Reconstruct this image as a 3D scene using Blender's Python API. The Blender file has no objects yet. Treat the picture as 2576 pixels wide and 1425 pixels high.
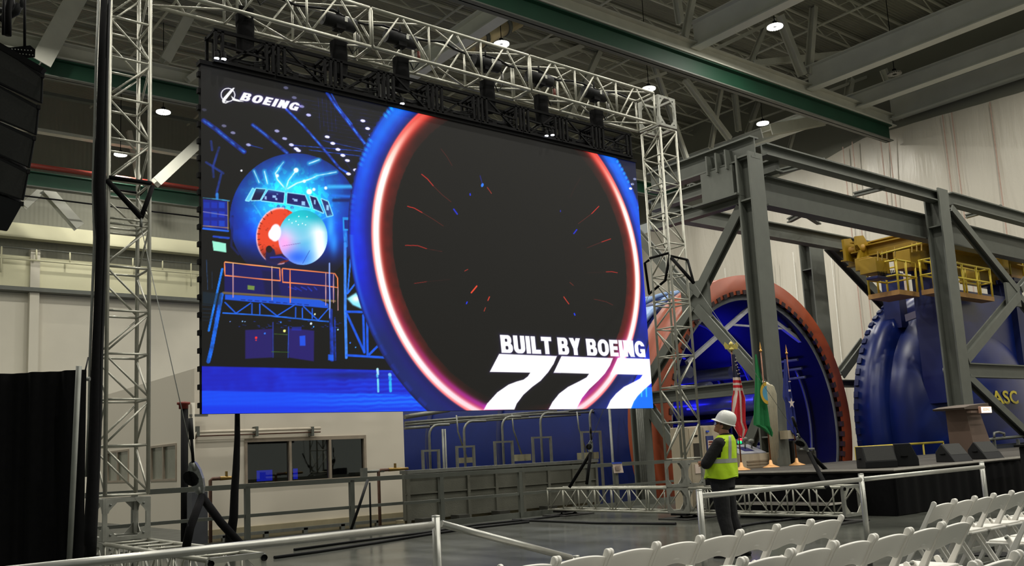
import bpy, math, random
import numpy as np
from mathutils import Vector, Matrix
random.seed(7)
S = bpy.context.scene
COL = S.collection

# ------------------------------------------------------------------ camera
FPX, CPX, CPY, YAW, PIT, ROL, EYE = 2287.0, 1288.0, 821.1, 0.6773, 0.1402, 0.0517, 1.42
def _axes():
    cy, sy = math.cos(YAW), math.sin(YAW)
    fwd = Vector((sy*math.cos(PIT), cy*math.cos(PIT), math.sin(PIT)))
    rt = Vector((cy, -sy, 0)); dn = fwd.cross(rt)
    c, s = math.cos(ROL), math.sin(ROL)
    return c*rt + s*dn, -s*rt + c*dn, fwd
RT, DN, FW = _axes()
cam = bpy.data.cameras.new('camera'); camo = bpy.data.objects.new('camera', cam); COL.objects.link(camo)
m = Matrix((( RT.x, -DN.x, -FW.x, 0), (RT.y, -DN.y, -FW.y, 0), (RT.z, -DN.z, -FW.z, EYE), (0, 0, 0, 1)))
camo.matrix_world = m
cam.sensor_width = 36; cam.lens = FPX/2576*36; cam.shift_y = (CPY-712.5)/2576; cam.clip_end = 400; cam.clip_start = 0.1
S.camera = camo
EYEV = Vector((0, 0, EYE))
def ray(x, y): return RT*((x-CPX)/FPX) + DN*((y-CPY)/FPX) + FW
def ay(x, y, Y): r = ray(x, y); return EYEV + r*(Y/r.y)
def ax(x, y, X): r = ray(x, y); return EYEV + r*(X/r.x)
def az(x, y, Z=0.0): r = ray(x, y); return EYEV + r*((Z-EYE)/r.z)
def ad(x, y, d): return EYEV + ray(x, y)*d

# ------------------------------------------------------------------ view, world
S.view_settings.view_transform = 'Standard'; S.view_settings.look = 'None'
S.view_settings.exposure = 0.0; S.view_settings.gamma = 1.0; S.view_settings.use_curve_mapping = False
W = bpy.data.worlds.new('world'); S.world = W; W.use_nodes = True
W.node_tree.nodes['Background'].inputs[0].default_value = (0.80, 0.83, 0.74, 1)
W.node_tree.nodes['Background'].inputs[1].default_value = 0.34
LAMP_W = 640.0

# ------------------------------------------------------------------ materials
def lin(c): return tuple(((v/255)/12.92 if v/255 <= .04045 else ((v/255+.055)/1.055)**2.4) for v in c)
MC = {}
def mat(name, rgb, rough=.6, metal=0.0, var=.08, scale=6.0, bump=0.0, bscale=30.0, emit=None, es=0.0, spec=.5):
    if name in MC: return MC[name]
    M = bpy.data.materials.new(name); M.use_nodes = True; nt = M.node_tree; b = nt.nodes['Principled BSDF']
    c = lin(rgb)
    b.inputs['Roughness'].default_value = rough; b.inputs['Metallic'].default_value = metal
    b.inputs['Specular IOR Level'].default_value = spec
    tc = nt.nodes.new('ShaderNodeTexCoord'); nz = nt.nodes.new('ShaderNodeTexNoise')
    nz.inputs['Scale'].default_value = scale; nz.inputs['Detail'].default_value = 4
    nt.links.new(tc.outputs['Object'], nz.inputs['Vector'])
    cr = nt.nodes.new('ShaderNodeValToRGB'); cr.color_ramp.elements[0].position = .3; cr.color_ramp.elements[1].position = .7
    cr.color_ramp.elements[0].color = (*[v*(1-var) for v in c], 1); cr.color_ramp.elements[1].color = (*[min(1, v*(1+var)) for v in c], 1)
    nt.links.new(nz.outputs['Fac'], cr.inputs['Fac']); nt.links.new(cr.outputs['Color'], b.inputs['Base Color'])
    if bump:
        n2 = nt.nodes.new('ShaderNodeTexNoise'); n2.inputs['Scale'].default_value = bscale; n2.inputs['Detail'].default_value = 5
        nt.links.new(tc.outputs['Object'], n2.inputs['Vector'])
        bp = nt.nodes.new('ShaderNodeBump'); bp.inputs['Strength'].default_value = bump; bp.inputs['Distance'].default_value = .02
        nt.links.new(n2.outputs['Fac'], bp.inputs['Height']); nt.links.new(bp.outputs['Normal'], b.inputs['Normal'])
    if emit:
        b.inputs['Emission Color'].default_value = (*lin(emit), 1); b.inputs['Emission Strength'].default_value = es
    MC[name] = M
    return M
alu = mat('truss_aluminium', (176, 175, 163), .42, .55, .10, 9)
alu_d = mat('weathered_aluminium', (150, 150, 142), .45, .6, .15, 7)
galv = mat('galvanised_steel', (118, 120, 114), .5, .5, .12, 8)
black = mat('black_fabric', (14, 14, 15), .95, 0, .2, 20, spec=.15)
blackm = mat('black_metal', (11, 11, 12), .75, 0, .2, 12, spec=.15)
blackp = mat('black_plastic', (17, 18, 20), .65, 0, .15, 15, spec=.3)
graysteel = mat('grey_painted_steel', (92, 95, 88), .55, .0, .08, 3)
whitesteel = mat('white_painted_steel', (200, 200, 188), .6, 0, .06, 1.5)
green = mat('green_crane_paint', (14, 62, 42), .6, 0, .12, .8)
wallw = mat('white_wall_paint', (205, 200, 184), .75, 0, .03, .6)
wallw2 = mat('white_wall_base_paint', (186, 182, 160), .75, 0, .05, .6)
cream = mat('cream_beam_paint', (205, 202, 170), .7, 0, .05, .6)
tan = mat('tan_cabinet_paint', (176, 164, 142), .6, 0, .04, 3)
chairw = mat('white_resin', (236, 233, 226), .42, 0, .02, 4)
blue = mat('blue_vessel_paint', (8, 30, 98), .34, 0, .12, 1.2)
blued = mat('dark_blue_vessel_paint', (10, 26, 80), .5, 0, .15, .8)
lblue = mat('pale_blue_cladding', (120, 150, 196), .5, .2, .1, 1.0)
orange = mat('orange_primer', (142, 60, 24), .5, 0, .12, 1.5)
yellow = mat('yellow_crane_paint', (150, 120, 16), .5, 0, .12, 2)
yelrail = mat('yellow_handrail_paint', (214, 190, 60), .5, 0, .06, 4)
concrete = mat('grey_concrete', (96, 96, 86), .85, 0, .15, 2.0, .3)
carpet = mat('grey_stage_carpet', (62, 58, 53), .95, 0, .1, 30)
wood = mat('flagpole_wood', (120, 66, 30), .45, 0, .2, 20)
gold = mat('gold_metal', (224, 168, 90), .35, .5, .08, 20)
brass = mat('brass_valve', (150, 122, 66), .4, .7, .1, 20)
copper = mat('rusty_pipe', (92, 64, 50), .6, .3, .2, 20)
red = mat('red_paint', (120, 44, 34), .5, 0, .1, 10)

# ------------------------------------------------------------------ mesh builder
WM = {}
def wmat(o):
    return WM.get(o.name, Matrix.Identity(4)) if o else Matrix.Identity(4)
class MB:
    def __init__(s): s.v = []; s.f = []; s.mi = []; s.cur = 0; s.sm = []
    def _add(s, vs, fs, smooth=False):
        b = len(s.v); s.v += [tuple(x) for x in vs]
        for f in fs: s.f.append([b+i for i in f]); s.mi.append(s.cur); s.sm.append(smooth)
        return s
    def box(s, lo, hi):
        e = (len(s.v)//8 % 7)*.0004
        x0, y0, z0 = (c-e for c in lo); x1, y1, z1 = (c+e for c in hi)
        vs = [(x0,y0,z0),(x1,y0,z0),(x1,y1,z0),(x0,y1,z0),(x0,y0,z1),(x1,y0,z1),(x1,y1,z1),(x0,y1,z1)]
        return s._add(vs, [(3,2,1,0),(4,5,6,7),(0,1,5,4),(1,2,6,5),(2,3,7,6),(3,0,4,7)])
    def obb(s, p, q, w, h, up=(0, 0, 1), ow=0, oh=0):
        p = Vector(p); q = Vector(q); d = (q-p).normalized(); up = Vector(up)
        if abs(d.dot(up)) > .98: up = Vector((0, 1, 0))
        a = d.cross(up).normalized(); b = a.cross(d).normalized(); e = (len(s.v)//8 % 7)*.0004; p = p-d*e; q = q+d*e; w += 2*e; h += 2*e
        vs = [c + a*(sx*w/2+ow) + b*(sz*h/2+oh) for c in (p, q) for sx, sz in ((-1,-1),(1,-1),(1,1),(-1,1))]
        return s._add(vs, [(3,2,1,0),(4,5,6,7),(0,1,5,4),(1,2,6,5),(2,3,7,6),(3,0,4,7)])
    def hbeam(s, p, q, h, w, t=.03, up=(0, 0, 1)):
        s.obb(p, q, t, h-2*t, up); s.obb(p, q, w, t, up, 0, h/2-t/2); s.obb(p, q, w, t, up, 0, -h/2+t/2); return s
    def tube(s, pts, r, n=8, caps=True, smooth=True):
        pts = [Vector(p) for p in pts]; rs = r if isinstance(r, (list, tuple)) else [r]*len(pts)
        rings = []; prev = None
        for i, p in enumerate(pts):
            d = (pts[min(i+1, len(pts)-1)] - pts[max(i-1, 0)]).normalized()
            if prev is None:
                a = d.cross(Vector((0, 0, 1)))
                if a.length < .05: a = d.cross(Vector((0, 1, 0)))
                a.normalize()
            else:
                a = (prev - d*prev.dot(d)).normalized()
            b = d.cross(a); prev = a
            rings += [p + (a*math.cos(2*math.pi*k/n) + b*math.sin(2*math.pi*k/n))*rs[i] for k in range(n)]
        fs = [(i*n+k, i*n+(k+1) % n, (i+1)*n+(k+1) % n, (i+1)*n+k) for i in range(len(pts)-1) for k in range(n)]
        s._add(rings, fs, smooth)
        if caps:
            b = len(s.v)-len(rings)
            for f in ([b+k for k in range(n)][::-1], [b+(len(pts)-1)*n+k for k in range(n)]):
                s.f.append(f); s.mi.append(s.cur); s.sm.append(False)
        return s
    def lathe(s, prof, c=(0, 0, 0), n=20, axis='z', smooth=True):
        vs = []
        for r, h in prof:
            for k in range(n):
                a = 2*math.pi*k/n
                if axis == 'z': vs.append((c[0]+r*math.cos(a), c[1]+r*math.sin(a), c[2]+h))
                elif axis == 'y': vs.append((c[0]+r*math.cos(a), c[1]+h, c[2]+r*math.sin(a)))
                else: vs.append((c[0]+h, c[1]+r*math.cos(a), c[2]+r*math.sin(a)))
        fs = [(i*n+k, i*n+(k+1) % n, (i+1)*n+(k+1) % n, (i+1)*n+k) for i in range(len(prof)-1) for k in range(n)]
        return s._add(vs, fs, smooth)
    def prism(s, poly, vec):
        poly = [Vector(p) for p in poly]; vec = Vector(vec); n = len(poly)
        vs = poly + [p+vec for p in poly]
        return s._add(vs, [list(range(n))[::-1], list(range(n, 2*n))] + [(i, (i+1) % n, n+(i+1) % n, n+i) for i in range(n)])
    def grid(s, fn, nu, nv, smooth=True, closed=False):
        vs = [fn(i/nu, j/nv) for j in range(nv+1) for i in range(nu+1)]
        return s._add(vs, [(j*(nu+1)+i, j*(nu+1)+i+1, (j+1)*(nu+1)+i+1, (j+1)*(nu+1)+i) for j in range(nv) for i in range(nu)], smooth)
    def build(s, name, mt, parent=None, label=None, bevel=0, **props):
        me = bpy.data.meshes.new(name); im = wmat(parent).inverted()
        me.from_pydata([tuple(im @ Vector(v)) for v in s.v], [], s.f); me.update()
        for x in (mt if isinstance(mt, (list, tuple)) else [mt]): me.materials.append(x)
        me.polygons.foreach_set('material_index', s.mi); me.polygons.foreach_set('use_smooth', s.sm)
        o = bpy.data.objects.new(name, me); COL.objects.link(o)
        if parent is not None: o.parent = parent; WM[o.name] = wmat(parent)
        if label: o['label'] = label
        for k, v in props.items(): o[k] = v
        if bevel:
            bm = o.modifiers.new('bevel', 'BEVEL'); bm.width = bevel; bm.segments = 2; bm.limit_method = 'ANGLE'
        return o
def thing(name, label, cat, loc=(0, 0, 0), rotz=0.0, group=None):
    o = bpy.data.objects.new(name, None); COL.objects.link(o); o.empty_display_size = .2
    o.location = loc; o.rotation_euler = (0, 0, rotz); o['label'] = label; o['category'] = cat
    if group: o['group'] = group
    WM[o.name] = Matrix.Translation(Vector(loc)) @ Matrix.Rotation(rotz, 4, 'Z')
    return o
def single(o, label, cat, group=None):
    o['label'] = label; o['category'] = cat
    if group: o['group'] = group
    return o
def struct(o): o['kind'] = 'structure'; return o
KIDS = {}
def dup(root, loc, rotz=0.0, label=None, group=None, scale=None):
    r = root.copy(); COL.objects.link(r); r.location = loc; r.rotation_euler = (0, 0, rotz)
    if label: r['label'] = label
    if group: r['group'] = group
    if scale: r.scale = scale
    for ch in list(root.children):
        c = ch.copy(); COL.objects.link(c); c.parent = r
        for g in list(ch.children):
            d = g.copy(); COL.objects.link(d); d.parent = c
    return r

# ------------------------------------------------------------------ high-bay lamps of the hall
def lamp_light(x, y, z, w=None):
    L = bpy.data.lights.new('high_bay_light', 'AREA'); L.shape = 'DISK'; L.size = .55; L.energy = LAMP_W if w is None else w
    L.color = (1.0, .965, .87)
    o = bpy.data.objects.new('high_bay_light', L); COL.objects.link(o); o.location = (x, y, z)
    return o
lampglow = mat('lit_lamp_lens', (255, 255, 250), .5, emit=(255, 255, 248), es=6)
lampoff = mat('dark_lamp_lens', (120, 120, 112), .4)
def high_bay(x, y, z, label, lit=True, group='high bay lamps under the roof'):
    t = thing('high_bay_lamp', label, 'lamp', (x, y, z), 0, group)
    MB().lathe([(0, .30), (.10, .30), (.12, .1), (.16, .08), (.16, .04)], (x, y, z), 16).build('driver_housing', blackm, t)
    b = MB()
    n = 20
    for k in range(n):       # finned ring of lens segments
        a = 2*math.pi*k/n
        p = Vector((x+math.cos(a)*.12, y+math.sin(a)*.12, z+.03)); q = Vector((x+math.cos(a)*.37, y+math.sin(a)*.37, z+.03))
        b.obb(p, q, .075, .05)
    b.build('lens_ring', lampglow if lit else lampoff, t)
    MB().tube([(x, y, z+.3), (x, y, 26.02)], .02, 6).build('hanger_rod', blackm, t)
    MB().lathe([(.12, .1), (.36, .09), (.38, .06), (.12, .06)], (x, y, z), 24).build('reflector', alu_d, t)
    if lit: lamp_light(x, y, z-.02)
    return t
LZ = 20.8
high_bay(15.3, 48.3, LZ, 'round high bay lamp just right of the left tower below the upper green girder')
high_bay(15.3, 56.4, LZ, 'round high bay lamp seen through the left tower lattice')
high_bay(25.9, 31.9, LZ, 'round high bay lamp above the middle of the top truss')
high_bay(36.1, 31.9, LZ, 'round high bay lamp over the right corner of the top truss')
high_bay(35.8, 23.5, LZ, 'round high bay lamp between the two steepest roof rafters, upper right')
high_bay(46.3, 31.9, LZ, 'round high bay lamp below the green girder near the plastic sheeting')
high_bay(46.3, 23.3, LZ, 'unlit round high bay lamp beside a roof rafter', False)
for gx, gy in [(x, y) for x in (6, 16, 26, 36, 46) for y in (-8, 0, 8, 16)] + [(6, 24), (16, 24), (6, 32), (16, 36), (6, 40), (6, 48), (6, 56), (26, 40), (26, 48), (26, 56), (36, 40), (46, 40), (36, 50), (-4, 16), (-4, 24), (-4, 32), (-4, 42)]:
    lamp_light(gx-.5, gy, LZ)  # unseen lamps without fixtures, continuing the grid; some added to brighten walls

# ------------------------------------------------------------------ glass
def glass_mat(name, tint, opac=.55):
    M = bpy.data.materials.new(name); M.use_nodes = True; nt = M.node_tree; nt.nodes.clear()
    o = nt.nodes.new('ShaderNodeOutputMaterial'); mx = nt.nodes.new('ShaderNodeMixShader'); t = nt.nodes.new('ShaderNodeBsdfTransparent')
    g = nt.nodes.new('ShaderNodeBsdfGlossy'); fr = nt.nodes.new('ShaderNodeFresnel'); fr.inputs[0].default_value = 1.8
    t.inputs[0].default_value = (*lin(tint), 1); g.inputs[0].default_value = (.9, .9, .9, 1); g.inputs[1].default_value = .02
    nt.links.new(fr.outputs[0], mx.inputs[0]); nt.links.new(t.outputs[0], mx.inputs[1]); nt.links.new(g.outputs[0], mx.inputs[2]); nt.links.new(mx.outputs[0], o.inputs[0])
    return M
glass = glass_mat('window_glass', (190, 195, 185))

# ------------------------------------------------------------------ floor and pit
def floor_mat():
    M = mat('polished_concrete', (76, 78, 72), .2, 0, .12, .7)
    nt = M.node_tree; b = nt.nodes['Principled BSDF']
    nz = nt.nodes.new('ShaderNodeTexNoise'); nz.inputs['Scale'].default_value = 1.3; nz.inputs['Detail'].default_value = 6
    mp = nt.nodes.new('ShaderNodeMapping'); mp.inputs['Scale'].default_value = (1.2, .45, 1)
    tc = nt.nodes.new('ShaderNodeTexCoord'); nt.links.new(tc.outputs['Object'], mp.inputs['Vector']); nt.links.new(mp.outputs[0], nz.inputs['Vector'])
    r = nt.nodes.new('ShaderNodeMapRange'); r.inputs['To Min'].default_value = .07; r.inputs['To Max'].default_value = .34
    nt.links.new(nz.outputs['Fac'], r.inputs['Value']); nt.links.new(r.outputs[0], b.inputs['Roughness'])
    cr = [n for n in nt.nodes if n.type == 'VALTORGB'][0]; nt.links.new(nz.outputs['Fac'], cr.inputs['Fac'])
    return M
fm = floor_mat()
pitm = mat('dark_pit_floor', (60, 60, 52), .9, 0, .3, 2, .5)
f = MB(); f.box((-30, -25, -.3), (70, 16.45, 0)); f.build('floor', fm, kind='structure')
f = MB(); f.box((-30, 16.45, -1.5), (17.9, 62, -1.15)); f.build('floor_pit', pitm, kind='structure')
f = MB(); f.box((17.9, 16.45, -3.9), (70, 62, -3.5)); f.build('floor_deep_pit', pitm, kind='structure')
MB().box((-30, 16.45, -1.2), (17.9, 16.5, 0)).build('trim_1', concrete, kind='structure')

# ------------------------------------------------------------------ far wall with its bands
YB = 61.5
bw = MB().box((-12, YB, -4), (58, YB+.3, 13.0)).build('wall_back', wallw, kind='structure')
sid = mat('grey_wall_siding', (130, 130, 118), .8, 0, .04, .5)
def corrug(M, axis, sc, strength):
    nt = M.node_tree; b = nt.nodes['Principled BSDF']; w = nt.nodes.new('ShaderNodeTexWave'); w.bands_direction = axis
    w.inputs['Scale'].default_value = sc; tc = nt.nodes.new('ShaderNodeTexCoord'); nt.links.new(tc.outputs['Object'], w.inputs['Vector'])
    bp = nt.nodes.new('ShaderNodeBump'); bp.inputs['Strength'].default_value = strength; bp.inputs['Distance'].default_value = .1
    nt.links.new(w.outputs['Fac'], bp.inputs['Height']); nt.links.new(bp.outputs['Normal'], b.inputs['Normal'])
corrug(sid, 'X', 1.2, .25)
MB().box((-12, YB, 13.0), (58, YB+.3, 26)).build('wall_back_upper', sid, kind='structure')
t0 = ay(0, 725, YB-.6).z
MB().box((-12, YB-.9, t0-.12), (58, YB, t0+.12)).build('trim_2', graysteel, kind='structure')
b = MB()     # siding panels above the ledge, the light on them put into the cream
z1, z2 = ay(0, 718, YB-.3).z, ay(0, 640, YB-.3).z
b.box((-12, YB-.35, z1), (58, YB, z2)); b.build('trim_3', cream, kind='structure')
o = MB().box((-12, YB-1.2, ay(0, 592, YB-1.2).z), (52.3, YB-.5, ay(0, 556, YB-1.2).z)).build('cream_girder', cream)
single(o, 'cream painted girder running along the far wall under the dark bracing', 'beam')
c0 = ay(76, 670, YB-.5); c1 = ay(100, 670, YB-.5)
o = MB().box((c0.x, YB-.6, -1.2), (c1.x, YB, t0+2.6)).build('wall_column', wallw); single(o, 'white column standing against the far wall at the left, above the black drape', 'column')
t = thing('wall_walkway_rail', 'thin conduit rail with short hangers along the far wall below the cream girder', 'railing', (8, YB-.8, 12))
zr = ay(0, 648, YB-.8).z; zr2 = ay(0, 620, YB-.8).z
MB().tube([(-10, YB-.8, zr), (40, YB-.8, zr)], .06).build('rail', cream, t)
MB().tube([(-10, YB-.8, zr2), (40, YB-.8, zr2)], .035).build('rail', graysteel, t)
for k in range(12):
    x = 4+k*1.9
    MB().tube([(x, YB-.8, zr-(.9 if k % 3 == 0 else 0)), (x, YB-.8, zr2)], .05).build('hanger', cream, t)

# ------------------------------------------------------------------ roof
rf = mat('roof_deck_metal', (146, 146, 130), .8, .0, .08, .6); corrug(rf, 'Y', 1.6, .9)
MB().box((-30, -25, 26), (70, 62, 26.3)).build('ceiling', rf, kind='structure')
joistm = mat('roof_joist_paint', (190, 190, 174), .7, 0, .06, 1)
rafterm = mat('grey_white_roof_steel', (206, 208, 200), .65, 0, .06, .8)
t = thing('roof_joists', 'rows of slender open web joists under the corrugated roof deck', 'roof joists', (20, 20, 25))
for k in range(24):
    y = -6+k*2.6
    b = MB()
    b.obb((-10, y, 25.85), (60, y, 25.85), .12, .1); b.obb((-10, y, 25.1), (60, y, 25.1), .10, .08)
    pts = [(-10+i*1.4, y, 25.1 if i % 2 else 25.85) for i in range(51)]
    for p, q in zip(pts[:-1], pts[1:]): b.obb(p, q, .05, .05)
    b.build('joist', joistm, t)
for k in range(10):
    x = 2+k*6.2
    MB().tube([(x, -8, 24.9), (x, 60, 24.9)], .07, 6).build('sprinkler_pipe', joistm, t)
xr = [24.3, 34.3, 44.07, 49.2, 54.3]
names = ['leftmost', 'second from the left', 'third from the left', 'fourth from the left', 'rightmost, above the plastic sheeting']
for i, x in enumerate(xr):
    h = 1.35 if i in (1, 2, 4) else .95
    y1 = 27.1 if i in (1, 2) else 50
    if i == 4: y1 = 27.1; x = 52.9
    o = MB().hbeam((x, -12, LZ+.0+h/2), (x, y1, LZ-.05+h/2), h, .62, .06).build('roof_rafter', rafterm)
    single(o, 'heavy grey roof rafter rising to the upper right, %s' % names[i], 'beam', 'heavy grey roof rafters')
def girder(y, z0, z1, x0, x1, lab, m_, name='crane_girder'):
    t = thing(name, lab, 'beam', ((x0+x1)/2, y, z0))
    b = MB().box((x0, y-.03, z0), (x1, y+.03, z1)).build('web', m_, t)
    MB().box((x0, y-.25, z0), (x1, y+.25, z0+.06)).build('bottom_flange', graysteel, t)
    MB().box((x0, y-.25, z1-.06), (x1, y+.25, z1)).build('top_flange', m_, t)
    return t
girder(27.2, 19.3, 20.3, 2, 52.5, 'long green crane girder crossing the upper right of the hall', green)
girder(44.0, 19.72, 20.62, -8, 52.5, 'green crane girder at the upper left behind the speaker and left tower', green)
zc0, zc1 = ay(300, 500, 57).z, ay(300, 463, 57).z
girder(57, zc0, zc1, -8, 50, 'lower and smaller green girder on the far side at the left', green)
o = MB().hbeam((2, 27.2, 20.7), (53, 27.2, 20.7), .75, .6, .06).build('steel_girder', whitesteel); single(o, 'pale steel girder lying directly on top of the long green crane girder', 'beam')
o = MB().hbeam((-8, 44, 21.05), (53, 44, 21.05), .8, .7, .06).build('steel_girder', whitesteel); single(o, 'pale steel girder lying on the upper left green girder', 'beam')
zz = ay(300, 452, 57).z
o = MB().tube([(-8, 57, zz+.1), (50, 57, zz+.1)], .16).build('red_pipe', red); single(o, 'red sprinkler pipe running above the lower left green girder', 'pipe')
zz = ay(300, 362, 57).z
o = MB().box((-8, 56.8, zz-.1), (50, 57.3, zz+.1)).build('pale_purlin', whitesteel); single(o, 'thin pale purlin between the two left green girders', 'beam')
zz = ay(300, 268, 57).z
o = MB().box((-8, 56.9, zz-.15), (50, 57.3, zz+.05)).build('dark_purlin', graysteel); single(o, 'thin grey purlin just below the upper left green girder', 'beam')
zz = ay(300, 512, 57).z
o = MB().tube([(-8, 56.5, zz-.4), (50, 56.5, zz-.4)], .05).build('cable_conduit', blackm); single(o, 'thin dark conduit slung below the lower left green girder', 'pipe')
braces = [ # pixel ends, plane Y, width, label
 ((205, -30), (98, 165), 43.6, .95, 'wide pale roof brace leaning at the top left beside the black speaker'),
 ((481, 30), (413, 156), 43.6, .55, 'pale roof brace between left tower and screen, above the green girder'),
 ((520, 165), (472, 203), 43.6, .35, 'short pale brace at the upper left corner of the screen'),
 ((530, 332), (392, 460), 52, .62, 'pale brace rising to the left edge of the screen below the lamps'),
 ((116, 478), (199, 572), 58.5, .62, 'pale brace falling to the right above the cream girder'),
 ((106, 478), (60, 520), 58.5, .45, 'small pale brace falling to the left beside the speaker'),
 ((325, 330), (352, 470), 58.5, .3, 'faint brace seen through the left tower'),
 ((1275, 121), (1406, 98), 38, .22, 'slim strut right of the lamp above the top truss'),
 ((1240, 205), (1464, 116), 38, .32, 'pale strut rising behind the middle of the top truss'),
 ((1507, 131), (1425, 310), 38, .36, 'pale brace falling behind the top truss to the lower left'),
 ((1575, 215), (1675, 184), 36, .18, 'short strut above the lamp over the truss corner'),
 ((1640, 150), (1727, 400), 37, .3, 'steep roof brace just right of the truss corner'),
 ((1723, 200), (1835, 350), 36, .36, 'pale brace from the green girder down to the gantry top'),
 ((1814, 226), (1788, 372), 37, .28, 'faint steep brace left of the gantry top'),
 ((1848, 236), (1858, 330), 37, .34, 'upright strut above the gantry top'),
 ((1920, 225), (1880, 335), 37, .3, 'leaning strut right above the gantry top'),
 ((1887, 307), (1972, 277), 35, .14, 'bar above the lamp below the green girder'),
 ((1928, 330), (2085, 300), 30, .7, 'horizontal pale beam beneath the green girder towards the plastic sheeting'),
 ((2050, 320), (2080, 400), 34, .28, 'small brace where the plastic sheeting begins'),
 ((1998, 330), (1978, 400), 34, .22, 'thin upright brace below the green girder'),
 ((1745, -20), (1722, 95), 27, .3, 'narrow brace left of the steepest rafter'),
 ((1700, -20), (1712, 60), 29, .35, 'narrow brace behind the leftmost rafter'),
 ((1960, 40), (2019, 190), 27, .42, 'pale brace ending where the third rafter meets the pale girder'),
 ((2050, -20), (2034, 188), 27, .36, 'steep brace above the third rafter end'),
 ((2180, -20), (2208, 110), 30, .42, 'steep pale brace above the long slanted strut'),
 ((2130, -20), (2140, 120), 31, .4, 'faint upright brace behind the slanted strut'),
 ((2296, -20), (2290, 90), 30, .4, 'upright brace crossing behind the third rafter'),
 ((2335, -20), (2360, 80), 30, .38, 'leaning brace crossing behind the third rafter'),
 ((2370, 105), (2412, 240), 27, .36, 'brace between the third and fourth rafters on the right'),
 ((2222, 175), (2268, 300), 27, .36, 'brace coming down to the rightmost rafter end'),
 ((2290, 150), (2277, 275), 27, .28, 'steep thin brace beside the rightmost rafter end'),
 ((2475, 75), (2480, 145), 30, .36, 'upright brace between the third and fourth rafters near the right edge'),
 ((2510, 60), (2530, 120), 30, .36, 'leaning brace near the right edge of the roof'),
 ((2140, 200), (2125, 290), 29, .4, 'brace behind the unlit lamp'),
 ((1928, 59), (1885, 165), 29, .26, 'brace left of the brightest roof lamp'),
 ((1790, 128), (1985, 34), 29, .22, 'long thin strut running beside the second rafter'),
 ((2078, 232), (2275, 158), 29, .2, 'long thin strut running below the third rafter'),
 ((1892, 161), (2246, 122), 28, .36, 'long slanted pale strut between the second and third rafters'),
]
for p, q, Y, w, lab in braces:
    P, Q = ay(*p, Y), ay(*q, Y)
    single(MB().hbeam(P, Q, w, w*.9, .05, (0, 1, 0)).build('roof_brace', whitesteel), lab, 'beam', 'slanted roof braces')
t = thing('ventilation_duct', 'round metal ventilation duct with hanger bands under the roof behind the top truss', 'duct', tuple(ay(1240, 75, 34)))
P, Q = ay(1175, 108, 34), ay(1300, 44, 34)
ductm = mat('duct_metal', (190, 176, 140), .4, .6, .15, 2)
MB().tube([P, Q], .55, 16).build('duct', ductm, t)
for k in (.25, .7):
    c = P.lerp(Q, k); d = (Q-P).normalized()*.12
    MB().tube([c-d, c+d], .6, 16).build('band', graysteel, t)

# ------------------------------------------------------------------ plastic sheeting wall
def plastic_mat():
    M = bpy.data.materials.new('translucent_plastic_sheet'); M.use_nodes = True; nt = M.node_tree; b = nt.nodes['Principled BSDF']
    b.inputs['Base Color'].default_value = (*lin((196, 190, 176)), 1); b.inputs['Roughness'].default_value = .33
    tc = nt.nodes.new('ShaderNodeTexCoord'); mp = nt.nodes.new('ShaderNodeMapping'); mp.inputs['Scale'].default_value = (1, .9, .12); mp.inputs['Rotation'].default_value = (.25, 0, 0)
    nz = nt.nodes.new('ShaderNodeTexNoise'); nz.inputs['Scale'].default_value = 1.0; nz.inputs['Detail'].default_value = 7; nz.inputs['Roughness'].default_value = .6
    nt.links.new(tc.outputs['Object'], mp.inputs[0]); nt.links.new(mp.outputs[0], nz.inputs['Vector'])
    bp = nt.nodes.new('ShaderNodeBump'); bp.inputs['Strength'].default_value = .45; bp.inputs['Distance'].default_value = .22
    nt.links.new(nz.outputs['Fac'], bp.inputs['Height']); nt.links.new(bp.outputs['Normal'], b.inputs['Normal'])
    return M
plasticm = plastic_mat()
XP = 53.2
def ptop(y):
    for (a, za), (c, zc) in zip([(-10, 19.9), (19.6, 19.9), (29.3, 20.4), (32.4, 19.8), (35.9, 19.6), (43.9, 18.6)], [(19.6, 19.9), (29.3, 20.4), (32.4, 19.8), (35.9, 19.6), (43.9, 18.6), (61.5, 17.5)]):
        if y <= c: return za+(zc-za)*(y-a)/(c-a)
    return 17
def pf(u, v):
    y = -10+71*u
    return (XP+.05*math.sin(y*1.1+v*2)+.02*math.sin(y*3.7+v*3)+.25*math.sin(v*6+y*.25), y, -4+(ptop(y)+4)*v)
wr = MB().grid(pf, 200, 24).build('wall_right', plasticm, kind='structure')
seamm = mat('faded_red_seam_tape', (176, 150, 136), .6)
for px in (2232, 2253, 2396, 2420, 2160, 2135, 2520):
    y = ax(px, 430, XP).y
    MB().box((XP-.42, y-.035, -3), (XP-.40, y+.035, ptop(y)-.1)).build('seam_tape', seamm, wr)
for px in (1775, 1830, 1885, 1936, 1948, 2005, 2100):
    y = ax(px, 650, XP).y
    MB().box((XP-.42, y-.03, -3), (XP-.40, y+.03, 14)).build('seam_tape', mat('pale_seam_tape', (225, 222, 212), .5), wr)
MB().box((XP+.6, -10, 19.5), (XP+.9, 62, 26)).build('wall_right_upper', sid, kind='structure')

# ------------------------------------------------------------------ white control room
rx0, rx1, ry = 7.02, 12.36, 20.0
roomm = mat('white_room_panel', (214, 206, 190), .7, 0, .02, .5)
wz0, wz1, wx0, wx1 = 1.02, 2.08, 8.15, 11.25
b = MB(); th = .15
b.box((rx0, ry, .13), (wx0, ry+th, 3.66)); b.box((wx1, ry, .13), (rx1, ry+th, 3.66)); b.box((wx0, ry, .13), (wx1, ry+th, wz0)); b.box((wx0, ry, wz1), (wx1, ry+th, 3.66))
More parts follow.
